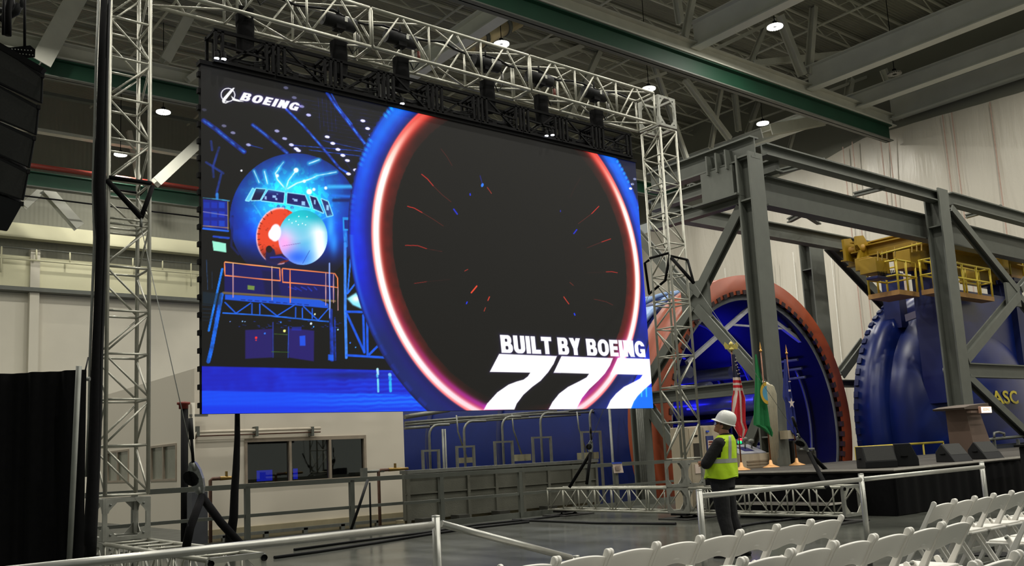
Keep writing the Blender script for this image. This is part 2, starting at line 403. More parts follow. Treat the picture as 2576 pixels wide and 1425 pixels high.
# left side wall with two window openings
ly = [(21.15, 23.03), (24.83, 26.89)]; lz0, lz1 = 1.22, 2.07
b.box((rx0, ry+th, .13), (rx0+th, ly[0][0], 3.66)); b.box((rx0, ly[0][1], .13), (rx0+th, ly[1][0], 3.66)); b.box((rx0, ly[1][1], .13), (rx0+th, 29, 3.66))
for a, c in ly: b.box((rx0, a, .13), (rx0+th, c, lz0)); b.box((rx0, a, lz1), (rx0+th, c, 3.66))
b.box((rx1-th, ry+th, .13), (rx1, 29, 3.66)); b.box((rx0+th, 28.85, .13), (rx1-th, 29, 3.66)); b.box((rx0+th, ry+th, 3.5), (rx1-th, 28.85, 3.66))
room = thing('control_room', 'white panelled control room with a three pane window, standing below the screen', 'building', (9.7, 20, .13))
b.build('walls', roomm, room)
MB().box((rx0+th, ry+th, .13), (rx1-th, 28.85, .2)).build('room_floor', pitm, room)
basem = mat('tan_plinth', (150, 140, 112), .8, 0, .1, 3)
MB().box((rx0, ry-.12, -1.1), (rx1, ry+.6, .13)).build('plinth', basem, room)
fr = mat('tan_window_frame', (150, 138, 122), .5)
w = MB()
for a in (wx0, wx0+(wx1-wx0)*.345, wx0+(wx1-wx0)*.675, wx1-.06): w.box((a, ry-.03, wz0), (a+.06, ry+.1, wz1))
w.box((wx0, ry-.03, wz0), (wx1, ry+.1, wz0+.06)); w.box((wx0, ry-.03, wz1-.08), (wx1, ry+.1, wz1))
wf = w.build('window_frame', fr, room)
for k in range(3):
    a = wx0+.06+(wx1-wx0-.06)*k/3; MB().box((a, ry+.04, wz0+.06), (a+(wx1-wx0-.06)/3-.02, ry+.05, wz1-.08)).build('window_pane', glass, wf)
for a, c in ly:
    w = MB(); w.box((rx0-.02, a, lz0), (rx0+.08, c, lz0+.05)); w.box((rx0-.02, a, lz1-.05), (rx0+.08, c, lz1))
    for q in (a, (a+c)/2-.03, c-.06): w.box((rx0-.02, q, lz0), (rx0+.08, q+.06, lz1))
    w2 = w.build('side_window_frame', fr, room); MB().box((rx0+.03, a, lz0), (rx0+.04, c, lz1)).build('window_pane', mat('grey_green_glass', (120, 124, 112), .15), w2)
for k in range(6):
    x = rx0+.5+k*.95
    MB().box((x, ry-.3, -1.1), (x+.1, ry-.2, .0)).build('plinth_post', galv, room)
MB().box((rx0+.2, ry-.3, -.05), (rx1, ry-.2, .02)).build('plinth_rail', galv, room)
# things inside the room, seen through the glass
deskm = mat('dark_desk', (36, 38, 44), .6)
o = MB().box((8.2, 21.2, .95), (10.6, 21.9, 1.0)).box((8.3, 21.3, .2), (8.4, 21.8, .95)).box((10.4, 21.3, .2), (10.5, 21.8, .95)).build('desk', deskm)
single(o, 'dark desk inside the control room behind the left window pane', 'desk')
blueS = mat('blue_screen_glow', (20, 40, 255), .4, emit=(16, 40, 255), es=1.1)
for x, w_, lab in ((9.0, .42, 'monitor with a bright blue screen on the control room desk'), (9.95, .14, 'smaller blue monitor at the right end of the control room desk')):
    t = thing('computer_monitor', lab, 'monitor', (x, 21.4, 1.0), 0, 'monitors in the control room')
    MB().box((x, 21.38, 1.08), (x+w_, 21.42, 1.36)).build('casing', blackp, t); MB().box((x+.01, 21.37, 1.09), (x+w_-.01, 21.378, 1.35)).build('display', blueS, t)
    MB().box((x+w_/2-.03, 21.4, 1.0), (x+w_/2+.03, 21.44, 1.1)).box((x+w_/2-.08, 21.36, 1.0), (x+w_/2+.08, 21.5, 1.02)).build('stand', blackp, t)
o = MB().box((9.75, 26.5, .2), (11.1, 26.6, 2.6)).build('interior_panel', mat('pale_interior_panel', (170, 176, 160), .6)); single(o, 'pale door panel deep inside the control room', 'panel')
# pipes on the control room face
t = thing('wall_pipes', 'pair of white pipes clipped above the control room window', 'pipe', (7.3, 19.9, 2.3))
for dz, m_ in ((0, mat('white_pipe', (196, 186, 168), .5)), (-.09, copper)):
    P = ay(487, 1088, 19.85); Q = ay(806, 1078, 19.85)
    MB().tube([(P.x, 19.85, .3), (P.x, 19.85, P.z-.1+dz), (P.x+.08, 19.85, P.z+dz), (Q.x, 19.85, Q.z+dz)], .035 if dz == 0 else .015).build('pipe', m_, t)
for px in (497, 645, 785):
    P = ay(px, 1085, 19.85); MB().box((P.x-.03, 19.8, P.z-.12), (P.x+.03, 20, P.z+.1)).build('pipe_clip', graysteel, t)
t = thing('corner_pipe', 'tall black pipe with a red valve at the left corner of the control room', 'pipe', (6.9, 19.8, 0))
P = ay(464, 1020, 19.8)
MB().tube([(P.x, 19.8, -1.1), (P.x, 19.8, P.z)], .08).build('pipe', blackm, t)
MB().tube([(P.x+.18, 19.8, -1.1), (P.x+.18, 19.8, P.z+.05)], .05).build('conduit', mat('pale_conduit', (170, 165, 150), .5), t)
MB().lathe([(.02, -.09), (.1, -.08), (.1, 0), (.14, .02), (.14, .06), (.02, .08)], (P.x-.02, 19.8, P.z), 12).build('valve', red, t)
MB().box((P.x+.12, 19.76, P.z-.25), (P.x+.5, 19.84, P.z-.2)).build('bracket', galv, t)
o = MB().box((P.x-.05, 19.2, -1.1), (P.x+.28, 19.5, ay(475, 1240, 19.3).z)).build('grey_post', mat('dark_grey_post_paint', (66, 68, 74), .6)); single(o, 'square dark grey post behind the pit railing at the corner of the control room', 'post')

# floor taps standing behind the railing
def tap(px, ytop, ybot, Y, lab, d=1):
    P = ay(px, ytop, Y); B = Vector((P.x, Y, -1.15))
    t = thing('pipe_tap', lab, 'tap', (P.x, Y, B.z), 0, 'pipe taps at the pit railing')
    MB().tube([(P.x, Y, B.z), (P.x, Y, P.z-.03), (P.x+.05*d, Y, P.z), (P.x+.3*d, Y, P.z)], .035).build('pipe', copper, t)
    MB().tube([(P.x+.25*d, Y, P.z), (P.x+.75*d, Y, P.z)], [.04, .03]).build('valve_body', brass, t)
    MB().box((P.x+.42*d-.02, Y-.02, P.z), (P.x+.42*d+.02, Y+.02, P.z+.13)).build('valve_lever', brass, t)
tap(529, 1206, 1368, 17.4, 'brass tap on a rusty pipe right of the lever hoist, behind the railing', .75)
tap(952, 1184, 1335, 17.4, 'brass tap on a rusty pipe right of the control room window')
P = ay(915, 1188, 17.4)
o = MB().tube([(P.x, 17.4, P.z), (P.x+.5, 17.4, P.z)], .03).box((P.x-.06, 17.35, P.z-.14), (P.x+.06, 17.45, P.z+.08)).build('tap_coupling', galv); single(o, 'small galvanised coupling box left of the tap by the window', 'pipe fitting')

# ------------------------------------------------------------------ pit railing
def rail_run(lab, a, c, post_px, tops, Y, zt=None, m_=None, midk=.5, pw=.09, zb=0.0):
    m_ = m_ or graysteel
    P, Q = ay(*a, Y), ay(*c, Y)
    t = thing('pit_railing', lab, 'railing', (P.x, Y, zb), 0, 'grey pit railings')
    MB().obb(P, Q, .09, .09).build('top_rail', m_, t)
    f = lambda x: P.z+(Q.z-P.z)*(x-P.x)/(Q.x-P.x)
    MB().obb((P.x, Y, zb+(P.z-zb)*midk), (Q.x, Y, zb+(Q.z-zb)*midk), .06, .06).build('mid_rail', m_, t)
    MB().obb((P.x, Y, zb+.06), (Q.x, Y, zb+.06), .02, .12).build('toe_board', m_, t)
    for px in post_px:
        x = ay(px, 1300, Y).x
        MB().box((x-pw/2, Y-pw/2, zb), (x+pw/2, Y+pw/2, f(x))).build('post', m_, t)
    return t
rail_run('grey pit railing below the left half of the screen, in front of the control room', (215, 1248), (1012, 1201), (338, 622, 886), None, 16.55, zb=0)
rail_run('grey pit railing below the right half of the screen, in front of the concrete guard', (1014, 1201), (1690, 1161), (1112, 1312, 1486, 1556), None, 16.3, zb=0)
# concrete guard behind, with posts
P, Q = ay(1019, 1186, 18.7), ay(1500, 1172, 18.7)
t = thing('pit_guard_panel', 'long grey concrete guard panel behind the railing below the screen', 'panel', (14, 18.7, -1.1))
MB().box((P.x, 18.7, .0), (Q.x, 18.85, 1.09)).build('panel', concrete, t)
MB().box((P.x, 18.6, 1.09), (Q.x, 18.95, 1.17)).build('cap_rail', galv, t)
for k in range(8):
    x = P.x+.05+k*(Q.x-P.x-.1)/7
    MB().box((x-.04, 18.64, -1.15), (x+.04, 18.7, 1.1)).build('post', concrete, t)
MB().box((P.x, 18.66, .60), (Q.x, 18.7, .63)).build('mid_rail', concrete, t)
MB().box((P.x, 18.8, -1.15), (Q.x, 19.2, .0)).build('base', basem, t)
for px in (1060, 1150, 1252, 1372):
    x = ay(px, 1290, 18.5).x
    single(MB().box((x-.16, 18.2, -1.15), (x+.16, 18.55, .05)).build('junction_box', mat('dark_junction_box', (56, 56, 50), .7)),
           'dark junction box at the foot of the guard panel, %s' % {1060: 'leftmost', 1150: 'second from the left', 1252: 'third from the left', 1372: 'rightmost, by the outrigger end'}[px], 'box', 'junction boxes along the guard panel')

# ------------------------------------------------------------------ box truss towers, outriggers and the goal post truss
def box_truss(name, lab, cat, origin, L, U, V, length, u, v, stations, face, r=.025, rb=.0125, m_=None, group=None, plates=None):
    """origin = corner; L = direction; U,V = section axes (u,v sizes); stations = panel positions along L.
    face = diagonal style per side pair: 'zig' or 'lambda'"""
    m_ = m_ or alu
    o = Vector(origin); L = Vector(L); U = Vector(U); V = Vector(V)
    t = thing(name, lab, cat, tuple(o + U*(u/2) + V*(v/2)), 0, group)
    A = lambda s, a, b: o + L*s + U*(a*u) + V*(b*v)
    cor = [(0, 0), (1, 0), (1, 1), (0, 1)]
    for a, b in cor:
        MB().tube([A(0, a, b), A(length, a, b)], r, 10).build('chord', m_, t)
    for fi in range(4):
        c0, c1 = cor[fi], cor[(fi+1) % 4]
        for si, s in enumerate(stations):
            MB().tube([A(s, *c0), A(s, *c1)], rb*1.15, 6).build('rung', m_, t)
        cnt = -1
        for si in range(len(stations)-1):
            s0, s1 = stations[si]+.03, stations[si+1]-.03
            if s1-s0 < .25 or face[fi] == 'ladder': continue
            cnt += 1
            if face[fi] == 'lambda':
                mid = (s0+s1)/2
                MB().tube([A(s0+.04, *c0), A(mid-.03, *c1)], rb, 6).build('diagonal_brace', m_, t)
                MB().tube([A(s1-.04, *c0), A(mid+.03, *c1)], rb, 6).build('diagonal_brace', m_, t)
            else:
                flip = (cnt + (face[fi] == 'zag')) % 2
                p, q = (c0, c1) if flip else (c1, c0)
                MB().tube([A(s0, *p), A(s1, *q)], rb, 6).build('diagonal_brace', m_, t)
    return t
def corner_plate(mb, o, X, Z, sx, sz, size, th, N):
    """gusset triangle at a corner: o corner, X/Z in-plane axes with signs"""
    o = Vector(o); X = Vector(X)*sx; Z = Vector(Z)*sz; N = Vector(N)
    pts = [o, o+X*size*1.0, o+X*size*.85+Z*size*.22, o+X*size*.3+Z*size*.8, o+X*size*.22+Z*size, o+Z*size]
    mb.prism(pts, N*th)
def cube_block(name, lab, lo, hi, cat='truss corner', size=.2, faces='xyz'):
    x0, y0, z0 = lo; x1, y1, z1 = hi
    t = thing(name, lab, cat, ((x0+x1)/2, (y0+y1)/2, z0))
    b = MB(); r = .025
    for x in (x0, x1):
        for y in (y0, y1): b.obb((x, y, z0), (x, y, z1), .05, .05)
    for z in (z0+.02, z1-.02):
        for x in (x0, x1): b.obb((x, y0, z), (x, y1, z), .045, .045)
        for y in (y0, y1): b.obb((x0, y, z), (x1, y, z), .045, .045)
    b.build('frame', alu_d, t)
    for y, n in ((y0-.026, -1), (y1+.018, 1)):
        for X, sx in ((x0, 1), (x1, -1)):
            for Z, sz in ((z0, 1), (z1, -1)): g = MB(); corner_plate(g, (X, y, Z), (1, 0, 0), (0, 0, 1), sx, sz, size, .008, (0, 1, 0)); g.build('gusset_plate', alu_d, t)
    for x in (x0-.026, x1+.018):
        for Y, sy in ((y0, 1), (y1, -1)):
            for Z, sz in ((z0, 1), (z1, -1)): g = MB(); corner_plate(g, (x, Y, Z), (0, 1, 0), (0, 0, 1), sy, sz, size, .008, (1, 0, 0)); g.build('gusset_plate', alu_d, t)
    g = MB()
    for X in (x0+.06, x1-.06):
        for Z in (z0+.07, z1-.07): g.lathe([(.0, -.012), (.014, -.012), (.014, 0)], (X, y0-.026, Z), 8, 'y')
    g.build('bolts', galv, t)
    return t
TX0, TX1, TY0, TY1 = 3.09, 3.60, 11.92, 12.43
RX0, RX1 = 13.74, 14.22
E = .02
# outriggers
OZ0, OZ1 = .13, .60
def outrig(name_lab, x0, x1, y0, y1, grp='ground outrigger trusses'):
    n = 7; st = [i*(y1-y0)/n for i in range(n+1)]
    return box_truss('outrigger_truss', name_lab, 'truss', (x0, y0, OZ0), (0, 1, 0), (0, 0, 1), (1, 0, 0), y1-y0, OZ1-OZ0, x1-x0, st, ('zig', 'ladder', 'zag', 'ladder'), .025, .0125, None, grp)
outrig('front outrigger truss at the foot of the left tower', TX0, TX1, 8.45, 11.90)
outrig('rear outrigger truss behind the foot of the left tower', TX0, TX1, 12.45, 15.9)
outrig('front outrigger truss running from the right tower towards the chairs', RX0, RX1, 8.62, 11.90)
outrig('rear outrigger truss running from the right tower to the pit railing', RX0, RX1, 12.45, 16.1)
for x0, x1, lab in ((TX0, TX1, 'left'), (RX0, RX1, 'right')):
    cube_block('truss_corner_block', 'perforated corner block where the %s tower meets its outriggers on the floor' % lab, (x0, TY0, .12), (x1, TY1, .60), size=.17)
    cube_block('truss_sleeve_block', 'open plated sleeve block just above the floor in the %s tower' % lab, (x0, TY0, .63), (x1, TY1, 1.13), size=.17)
for x0, x1, lab in ((TX0, TX1, 'left'), (RX0, RX1, 'right')):
    yy = 8.45 if lab == 'left' else 8.62
    t = thing('truss_end_plate', 'plated end of the front outrigger of the %s tower' % lab, 'truss plate', ((x0+x1)/2, yy, .12))
    for X, sx in ((x0-.02, 1), (x1+.02, -1)):
        for Z, sz in ((.12, 1), (.61, -1)): g = MB(); corner_plate(g, (X, yy-.055, Z), (1, 0, 0), (0, 0, 1), sx, sz, .2, .012, (0, 1, 0)); g.build('gusset_plate', alu, t)
    g = MB(); g.obb((x0, yy-.03, .12), (x0, yy-.03, .61), .05, .05); g.obb((x1, yy-.03, .12), (x1, yy-.03, .61), .05, .05)
    g.obb((x0, yy-.03, .6), (x1, yy-.03, .6), .05, .05); g.obb((x0, yy-.03, .14), (x1, yy-.03, .14), .05, .05); g.build('frame', alu_d, t)
    for X in (x0, x1): MB().lathe([(.0, 0), (.026, 0), (.030, -.015), (.030, 0)], (X, yy-.06, .575), 12, 'y').build('chord_socket', blackm, t)
# screw-jack base plates on the floor
def jack(x, y, lab):
    t = thing('jack_base', lab, 'base plate', (x, y, 0), 0, 'screw jack base plates under the outriggers')
    MB().box((x-.45, y-.38, 0), (x+.45, y+.38, .025)).build('floor_plate', mat('black_rubber_mat', (34, 33, 30), .8), t)
    for dx in (-.2, .2):
        MB().tube([(x+dx, y, .025), (x+dx, y, .1)], .02).lathe([(0, .0), (.05, .0), (.05, .02), (.0, .02)], (x+dx, y, .025), 10).build('screw', blackm, t)
    MB().box((x-.28, y-.2, .075), (x+.28, y+.2, .115)).build('channel', blackm, t)
for x, y, l in (((TX0+TX1)/2, 8.8, 'base plate under the near end of the left outrigger'), ((TX0+TX1)/2, 12.17, 'base plate under the left tower'),
                ((RX0+RX1)/2, 8.95, 'base plate under the near end of the right front outrigger'), ((RX0+RX1)/2, 12.17, 'base plate under the right tower'), ((RX0+RX1)/2, 15.7, 'base plate under the far end of the right rear outrigger')):
    jack(x, y, l)
# towers : panel stations taken every 0.585 m with a bolted joint
def stations(z0, z1, step, joints):
    s = [0]; z = z0
    while z+step < z1-.1: z += step; s.append(z-z0)
    s.append(z1-z0); return s
def zy(px, py): return ay(px, py, TY0).z
rungs_px = [1224, 1121, 1005, 891, 783, 673, 566, 553, 458, 354, 251, 150, 50]
zl = [zy(320, y) for y in rungs_px]
zl = [1.17] + zl[1:] + [zl[-1]+.6, zl[-1]+1.2]
box_truss('truss_tower', 'left aluminium truss tower rising out of the top of the picture', 'truss tower', (TX0, TY0, zl[0]), (0, 0, 1), (1, 0, 0), (0, 1, 0), zl[-1]-zl[0], TX1-TX0, TY1-TY0, [z-zl[0] for z in zl], ('zig', 'zag', 'zag', 'zig'), .026, .014)
zr = [1.17, 1.72, 2.3, 2.9, 3.5, 4.1, 4.7, 4.78, 5.36, 5.97, 6.58, 7.19, 7.88]
rr = [1212, 1068, 982, 905, 839, 785, 733, 722, 657, 585, 535, 480, 430, 372]
zr = [1.17]+[ay(1705, y, TY0).z for y in (1062, 972, 893, 822, 762, 752, 690, 614, 540, 467, 396)]+[7.90]
box_truss('truss_tower', 'right aluminium truss tower standing beside the worker', 'truss tower', (RX0, TY0, zr[0]), (0, 0, 1), (1, 0, 0), (0, 1, 0), zr[-1]-zr[0], RX1-RX0, TY1-TY0, [z-zr[0] for z in zr], ('zag', 'zig', 'zig', 'zag'), .026, .014)
cube_block('truss_corner_block', 'perforated corner block joining the top truss to the right tower', (RX0, TY0, 7.95), (RX1, TY1, 8.60), size=.2)
# horizontal goal post truss in four sections
secs = [(3.72, 7.0), (7.04, 10.29), (10.33, 13.62)]
for i, (a, c) in enumerate(secs):
    n = 3; st = [k*(c-a)/n for k in range(n+1)]
    box_truss('goal_post_truss', 'top truss section above the screen, %s' % ('left one next to the left tower' , 'middle one', 'right one ending at the corner block')[i], 'truss',
              (a, TY0, 7.95), (1, 0, 0), (0, 0, 1), (0, 1, 0), c-a, .66, .50, st, ('lambda', 'zig', 'lambda', 'zag'), .028, .0175, None, 'top truss sections')

# ------------------------------------------------------------------ black header truss carrying the screen
HY0, HY1, HZ0, HZ1 = 12.02, 12.36, 7.16, 7.62
hx0, hx1, nmod = 4.50, 12.98, 9
mw = (hx1-hx0)/nmod
hlab = ['leftmost', 'second from the left', 'third from the left', 'fourth from the left', 'middle', 'fourth from the right', 'third from the right', 'second from the right', 'rightmost']
for i in range(nmod):
    a = hx0+i*mw; c = a+mw-.02
    t = thing('header_truss', 'black header truss module along the screen top edge, %s of nine' % hlab[i], 'rigging frame', ((a+c)/2, 12.19, HZ0), 0, 'black header frame modules')
    for y in (HY0, HY1):
        for z in (HZ0, HZ1): MB().obb((a, y, z), (c, y, z), .045, .045).build('rail', blackm, t)
    for x in (a+.03, a+.13, c-.13, c-.03):
        for y in (HY0, HY1): MB().obb((x, y, HZ0), (x, y, HZ1), .04, .045).build('upright', blackm, t)
        for z in (HZ0, HZ1): MB().obb((x, HY0, z), (x, HY1, z), .04, .045).build('cross_bar', blackm, t)
    up = i % 2
    for y in (HY0, HY1):
        MB().obb((a+.15, y, HZ1 if up else HZ0), (c-.15, y, HZ0 if up else HZ1), .03, .03).build('diagonal_brace', blackm, t)
        MB().obb((a+.15, y, (HZ0+HZ1)/2+.02), (c-.15, y, (HZ0+HZ1)/2-.02), .03, .03).build('mid_bar', blackm, t)
    for k in range(3):
        pts = [(a+.1+j*(mw-.2)/6, 12.06+.04*k, HZ0+.13+.05*k-.05*math.sin(math.pi*j/6)*(1+.3*k)) for j in range(7)]
        MB().tube(pts, .012, 6).build('cable', blackp, t)
    for xk in (.3, .65):
        MB().box((a+mw*xk, 12.05, HZ0+.03), (a+mw*xk+.09, 12.3, HZ0+.12)).build('clamp', blackm, t)
# hoists and chain bags
hlabs = ['leftmost', 'second', 'third', 'fourth', 'fifth', 'rightmost']
bx = [5.05, 6.58, 7.72, 9.5, 10.75, 12.17]
for i, x in enumerate(bx):
    z = 8.36
    t = thing('chain_hoist', 'black chain hoist hanging inside the top truss, %s from the left' % hlabs[i] if i not in (0, 5) else 'black chain hoist hanging inside the top truss, %s one' % hlabs[i], 'hoist', (x, 12.17, 7.62), 0, 'black chain hoists')
    if i == 0: z = 8.75
    zb = z-.09
    MB().tube([(x-.28, 12.17, z), (x+.28, 12.17, z)], .11, 14).build('motor_body', blackp, t)
    MB().box((x-.08, 12.09, z-.14), (x+.08, 12.25, z+.09)).build('gear_case', blackm, t)
    MB().box((x+.05, 12.055, z-.02), (x+.1, 12.07, z+.05)).build('rating_label', mat('white_label', (200, 200, 190), .6), t)
    MB().tube([(x, 12.17, z+.09), (x, 12.17, 8.62)] if i else [(x, 12.17, 8.8), (x, 12.17, 9.2)], .015).build('top_hook', blackm, t)
    MB().tube([(x, 12.17, z-.1), (x, 12.17, 7.62)], .012, 6).build('chain', galv, t)
    ztop = 7.98 if i else 8.1
    b = MB()
    def bagf(u, v, x=x, ztop=ztop):
        a = 2*math.pi*u; zz = ztop-(ztop-7.42)*v
        k = .125*(1-.08*v) + .008*math.sin(5*a+7*v)
        return (x-.05+k*math.copysign(abs(math.cos(a))**.5, math.cos(a)), 12.1+k*.75*math.copysign(abs(math.sin(a))**.5, math.sin(a)), zz)
    b.grid(bagf, 20, 8); b._add([bagf(k/20, 1) for k in range(20)], [list(range(20))]); b.build('chain_bag', black, t)
    MB().tube([(x+.25, 12.17, z), (x+.34, 12.15, z-.1), (x+.33, 12.14, z-.35), (x+.2, 12.12, z-.5), (x+.1, 12.1, z-.35)], .012, 6).build('control_cable', blackp, t)
    MB().tube([(x+.335, 12.145, z-.28), (x+.335, 12.145, z-.14)], .028, 8).build('plug', mat('grey_plug', (120, 118, 112), .5) if i % 2 else mat('red_plug', (120, 60, 50), .5), t)
# cable loom on top of the truss
pts = [(4.4+k*.3, 12.22+.05*math.sin(k*1.7), 8.55-.06*abs(math.sin(k*.9))) for k in range(30)]
for j, l in enumerate(('thicker', 'thinner')):
    single(MB().tube([(x, y+.06*j, z+.03*j) for x, y, z in pts], .02-.008*j, 6).build('truss_cable', blackp), '%s black cable lying along the inside of the top truss' % l, 'cable', 'cables along the top truss')
# small spotlights clipped to the header
sl = mat('spot_lens', (255, 255, 255), .3, emit=(235, 240, 255), es=8)
def spot(px, py, lab, Y=11.98):
    P = ay(px, py, Y)
    t = thing('header_spotlight', lab, 'lamp', tuple(P), 0, 'small spotlights on the header')
    MB().lathe([(.0, .11), (.03, .1), (.035, .02), (.045, 0)], tuple(P), 12).build('housing', blackm, t)
    MB().lathe([(0, -.005), (.035, -.005), (.03, .02)], tuple(P), 12).build('lens', sl, t)
    MB().tube([P+Vector((0, 0, .1)), P+Vector((0, .1, .22))], .012, 6).build('bracket', blackm, t)
spot(545, 147, 'left spotlight of the pair at the top left corner of the screen'); spot(563, 149, 'right spotlight of the pair at the top left corner of the screen')
spot(1375, 342, 'left spotlight of the pair over the right part of the screen'); spot(1390, 340, 'right spotlight of the pair over the right part of the screen')
spot(1012, 261, 'small spotlight over the middle of the screen')

# ------------------------------------------------------------------ slings, lever hoists and guy wires
def ribbon(mb, pts, w, r2=None):
    for p, q in zip(pts[:-1], pts[1:]): mb.obb(p, q, w, w*.35, (0, 1, 0) if abs((Vector(q)-Vector(p)).normalized().y) < .9 else (0, 0, 1))
    return mb
def sling(lab, pts, r=.028):
    return single(MB().tube(pts, r, 8).build('black_sling', black), lab, 'sling', 'black round slings')
A0 = ay(355, 548, TY0-.12)
t = thing('tower_sling', 'black sling wrapped round the left tower at half height, meeting in a V', 'sling', tuple(A0))
MB().tube([(TX0-.03, TY0-.03, 5.15), A0.lerp(Vector((TX0, TY0, 5.15)), .5)+Vector((0, -.01, -.01)), A0], .035).build('strap', black, t)
MB().tube([(TX1+.03, TY0-.03, 5.15), A0], .03).build('strap', black, t)
MB().tube([(TX0, TY0-.03, 5.19), (TX1, TY0-.03, 5.19), (TX1+.03, TY1, 5.19), (TX0, TY1+.02, 5.19), (TX0-.03, TY0, 5.19)], .028).build('strap', black, t)
MB().tube([A0, A0-Vector((0, 0, .12))], .018).build('shackle', galv, t)
B0 = ay(1745, 712, TY0-.6)
t = thing('tower_sling', 'black sling wrapped round the right tower with its point to the right', 'sling', tuple(B0))
MB().tube([(RX0, TY0-.04, ay(1683, 650, TY0).z), B0], .035).build('strap', black, t)
MB().tube([(RX1+.03, TY0-.02, ay(1728, 655, TY0).z), B0], .025).build('strap', black, t)
MB().tube([(RX0, TY0-.03, ay(1690, 646, TY0).z), (RX1, TY0-.03, ay(1728, 655, TY0).z)], .025).build('strap', black, t)
C0 = ay(1633, 740, TY1+.3)
t = thing('tower_sling', 'black sling hanging down the left side of the right tower', 'sling', tuple(C0))
zt = ay(1645, 655, TY1).z
MB().tube([(RX0-.02, TY1+.03, zt), (RX0-.06, TY1+.12, zt-.05), C0], .028).build('strap', black, t)
MB().tube([(RX0, TY0, zt+.0), (RX0-.02, TY0+.15, zt-.5), C0], .028).build('strap', black, t)
MB().tube([(RX0-.03, TY0, zt+.03), (RX0-.03, TY1, zt+.03)], .025).build('strap', black, t)
hoistm = mat('lever_hoist_metal', (150, 152, 150), .35, .7, .2, 30)
def lever_hoist(P, Q, lab, k=1.0, hdl=(-.02, 0, .55)):
    P, Q = Vector(P), Vector(Q); c = P.lerp(Q, .5)
    t = thing('lever_hoist', lab, 'hoist', tuple(Q), 0, 'lever hoists on the guy wires')
    d = (Q-P).normalized()
    sd = RT*1.0
    MB().tube([P, P+d*.07*k], .016*k).build('hook', galv, t); MB().tube([Q-d*.07*k, Q], .016*k).build('hook', galv, t)
    b = MB(); b.prism([c+sd*.06*k*math.cos(a)+d*.16*k*math.sin(a)-sd*.01 for a in [i*math.pi/6 for i in range(12)]], FW*.05*k); b.build('gear_body', hoistm, t)
    b = MB(); cc = c - sd*.05*k; b.prism([cc+sd*.07*k*math.cos(a)+d*.07*k*math.sin(a) for a in [i*math.pi/6 for i in range(12)]], FW*.08*k); b.build('drum', blackm, t)
    h0 = c-d*.12*k; h1 = h0+Vector(hdl)*k
    MB().tube([h0, h0.lerp(h1, .65)], .014*k).build('lever', blackm, t); MB().tube([h0.lerp(h1, .55), h1], .024*k).build('grip', blackp, t)
    return t
H1t, H1b = ay(487, 1175, 10.2), ay(502, 1243, 10.2)
sl1 = ay(508, 1250, 10.2)
sling('thick black sling leg falling to the left outrigger, left one of the pair', [sl1, ay(478, 1330, 9.7), az(467, 1385, .6)], .045)
sling('thick black sling leg falling to the right below the left lever hoist', [sl1, ay(555, 1315, 9.9), ay(612, 1378, 10.0)], .045)
lever_hoist(ay(485, 1165, 10.2), ay(504, 1245, 10.2), 'chrome lever hoist beside the control room, holding the left tower guy wire', 1.25, (-.03, 0, .42))
single(MB().tube([A0-Vector((0, 0, .12)), ay(487, 1165, 10.2)], .006, 6).build('guy_wire', galv), 'thin guy wire from the left tower down to the lever hoist', 'wire', 'guy wires')
R1 = ay(1486, 1140, 14.2)
sling('black sling leg leaning left below the small hoist, on the rear outrigger', [R1, ay(1432, 1227, 14.6)], .035)
sling('upright black sling leg below the small hoist, on the rear outrigger', [R1, ay(1476, 1218, 14.0)], .035)
lever_hoist(ay(1488, 1108, 14.2), ay(1486, 1142, 14.2), 'small lever hoist in front of the blue vessel below the screen', .9, (0, 0, .35))
single(MB().tube([C0, ay(1488, 1108, 14.2)], .005, 6).build('guy_wire', galv), 'thin guy wire from the right tower down behind the screen to the small hoist', 'wire', 'guy wires')
R2 = ay(2035, 1140, 9.9)
sling('black sling leg in front of the stage, left one of the crossing pair', [R2, ay(2072, 1212, 9.4), az(2085, 1232, .6)], .04)
sling('black sling leg in front of the stage, right one of the crossing pair', [R2, ay(2075, 1180, 10.2), ay(2112, 1220, 10.4)], .04)
lever_hoist(ay(2006, 1092, 9.9), ay(2036, 1142, 9.9), 'lever hoist in front of the blue flag and stage', 1.15, (-.15, 0, .34))
single(MB().tube([B0, ay(2004, 1092, 9.9)], .005, 6).build('guy_wire', galv), 'long thin guy wire crossing in front of the orange ring to the stage hoist', 'wire', 'guy wires')
# cable bundles on the left tower and below the screen
pts = [ay(px, py, 11.85) for px, py in ((262, -10), (256, 150), (252, 330), (248, 470), (252, 600), (246, 760), (241, 900), (238, 1050), (232, 1200), (226, 1330), (222, 1420))]
t = thing('cable_bundle', 'black cable bundle running down the left side of the left tower', 'cable', tuple(pts[-1]))
MB().tube(pts, [.04, .045, .05, .06, .05, .045, .05, .055, .06, .07, .08], 8).build('bundle', black, t)
MB().tube([p+Vector((.07, .02, 0)) for p in pts], .022, 6).build('loose_cable', blackp, t)
MB().tube([p+Vector((-.06, .03, 0)) for p in pts[:9]], .016, 6).build('bundle_sleeve', galv, t)
pts = [ay(px, py, 12.2) for px, py in ((597, 1035), (597, 1100), (594, 1180), (590, 1240), (588, 1300), (580, 1345))]+[az(578, 1376, 0.02)]
t = thing('cable_bundle', 'black cable bundle hanging from the bottom edge of the screen to the floor', 'cable', tuple(pts[-1]))
MB().tube(pts, [.035, .04, .05, .055, .06, .07, .1], 10).build('bundle', black, t)
def fcable(lab, pxs, r=.02, z=.02):
    single(MB().tube([az(*p, z) for p in pxs], r, 6).build('floor_cable', blackp), lab, 'cable', 'black cables on the floor')
fcable('black cable along the floor below the screen, near one', [(690, 1404), (800, 1389), (950, 1366), (1080, 1345), (1200, 1328), (1330, 1314)], .03)
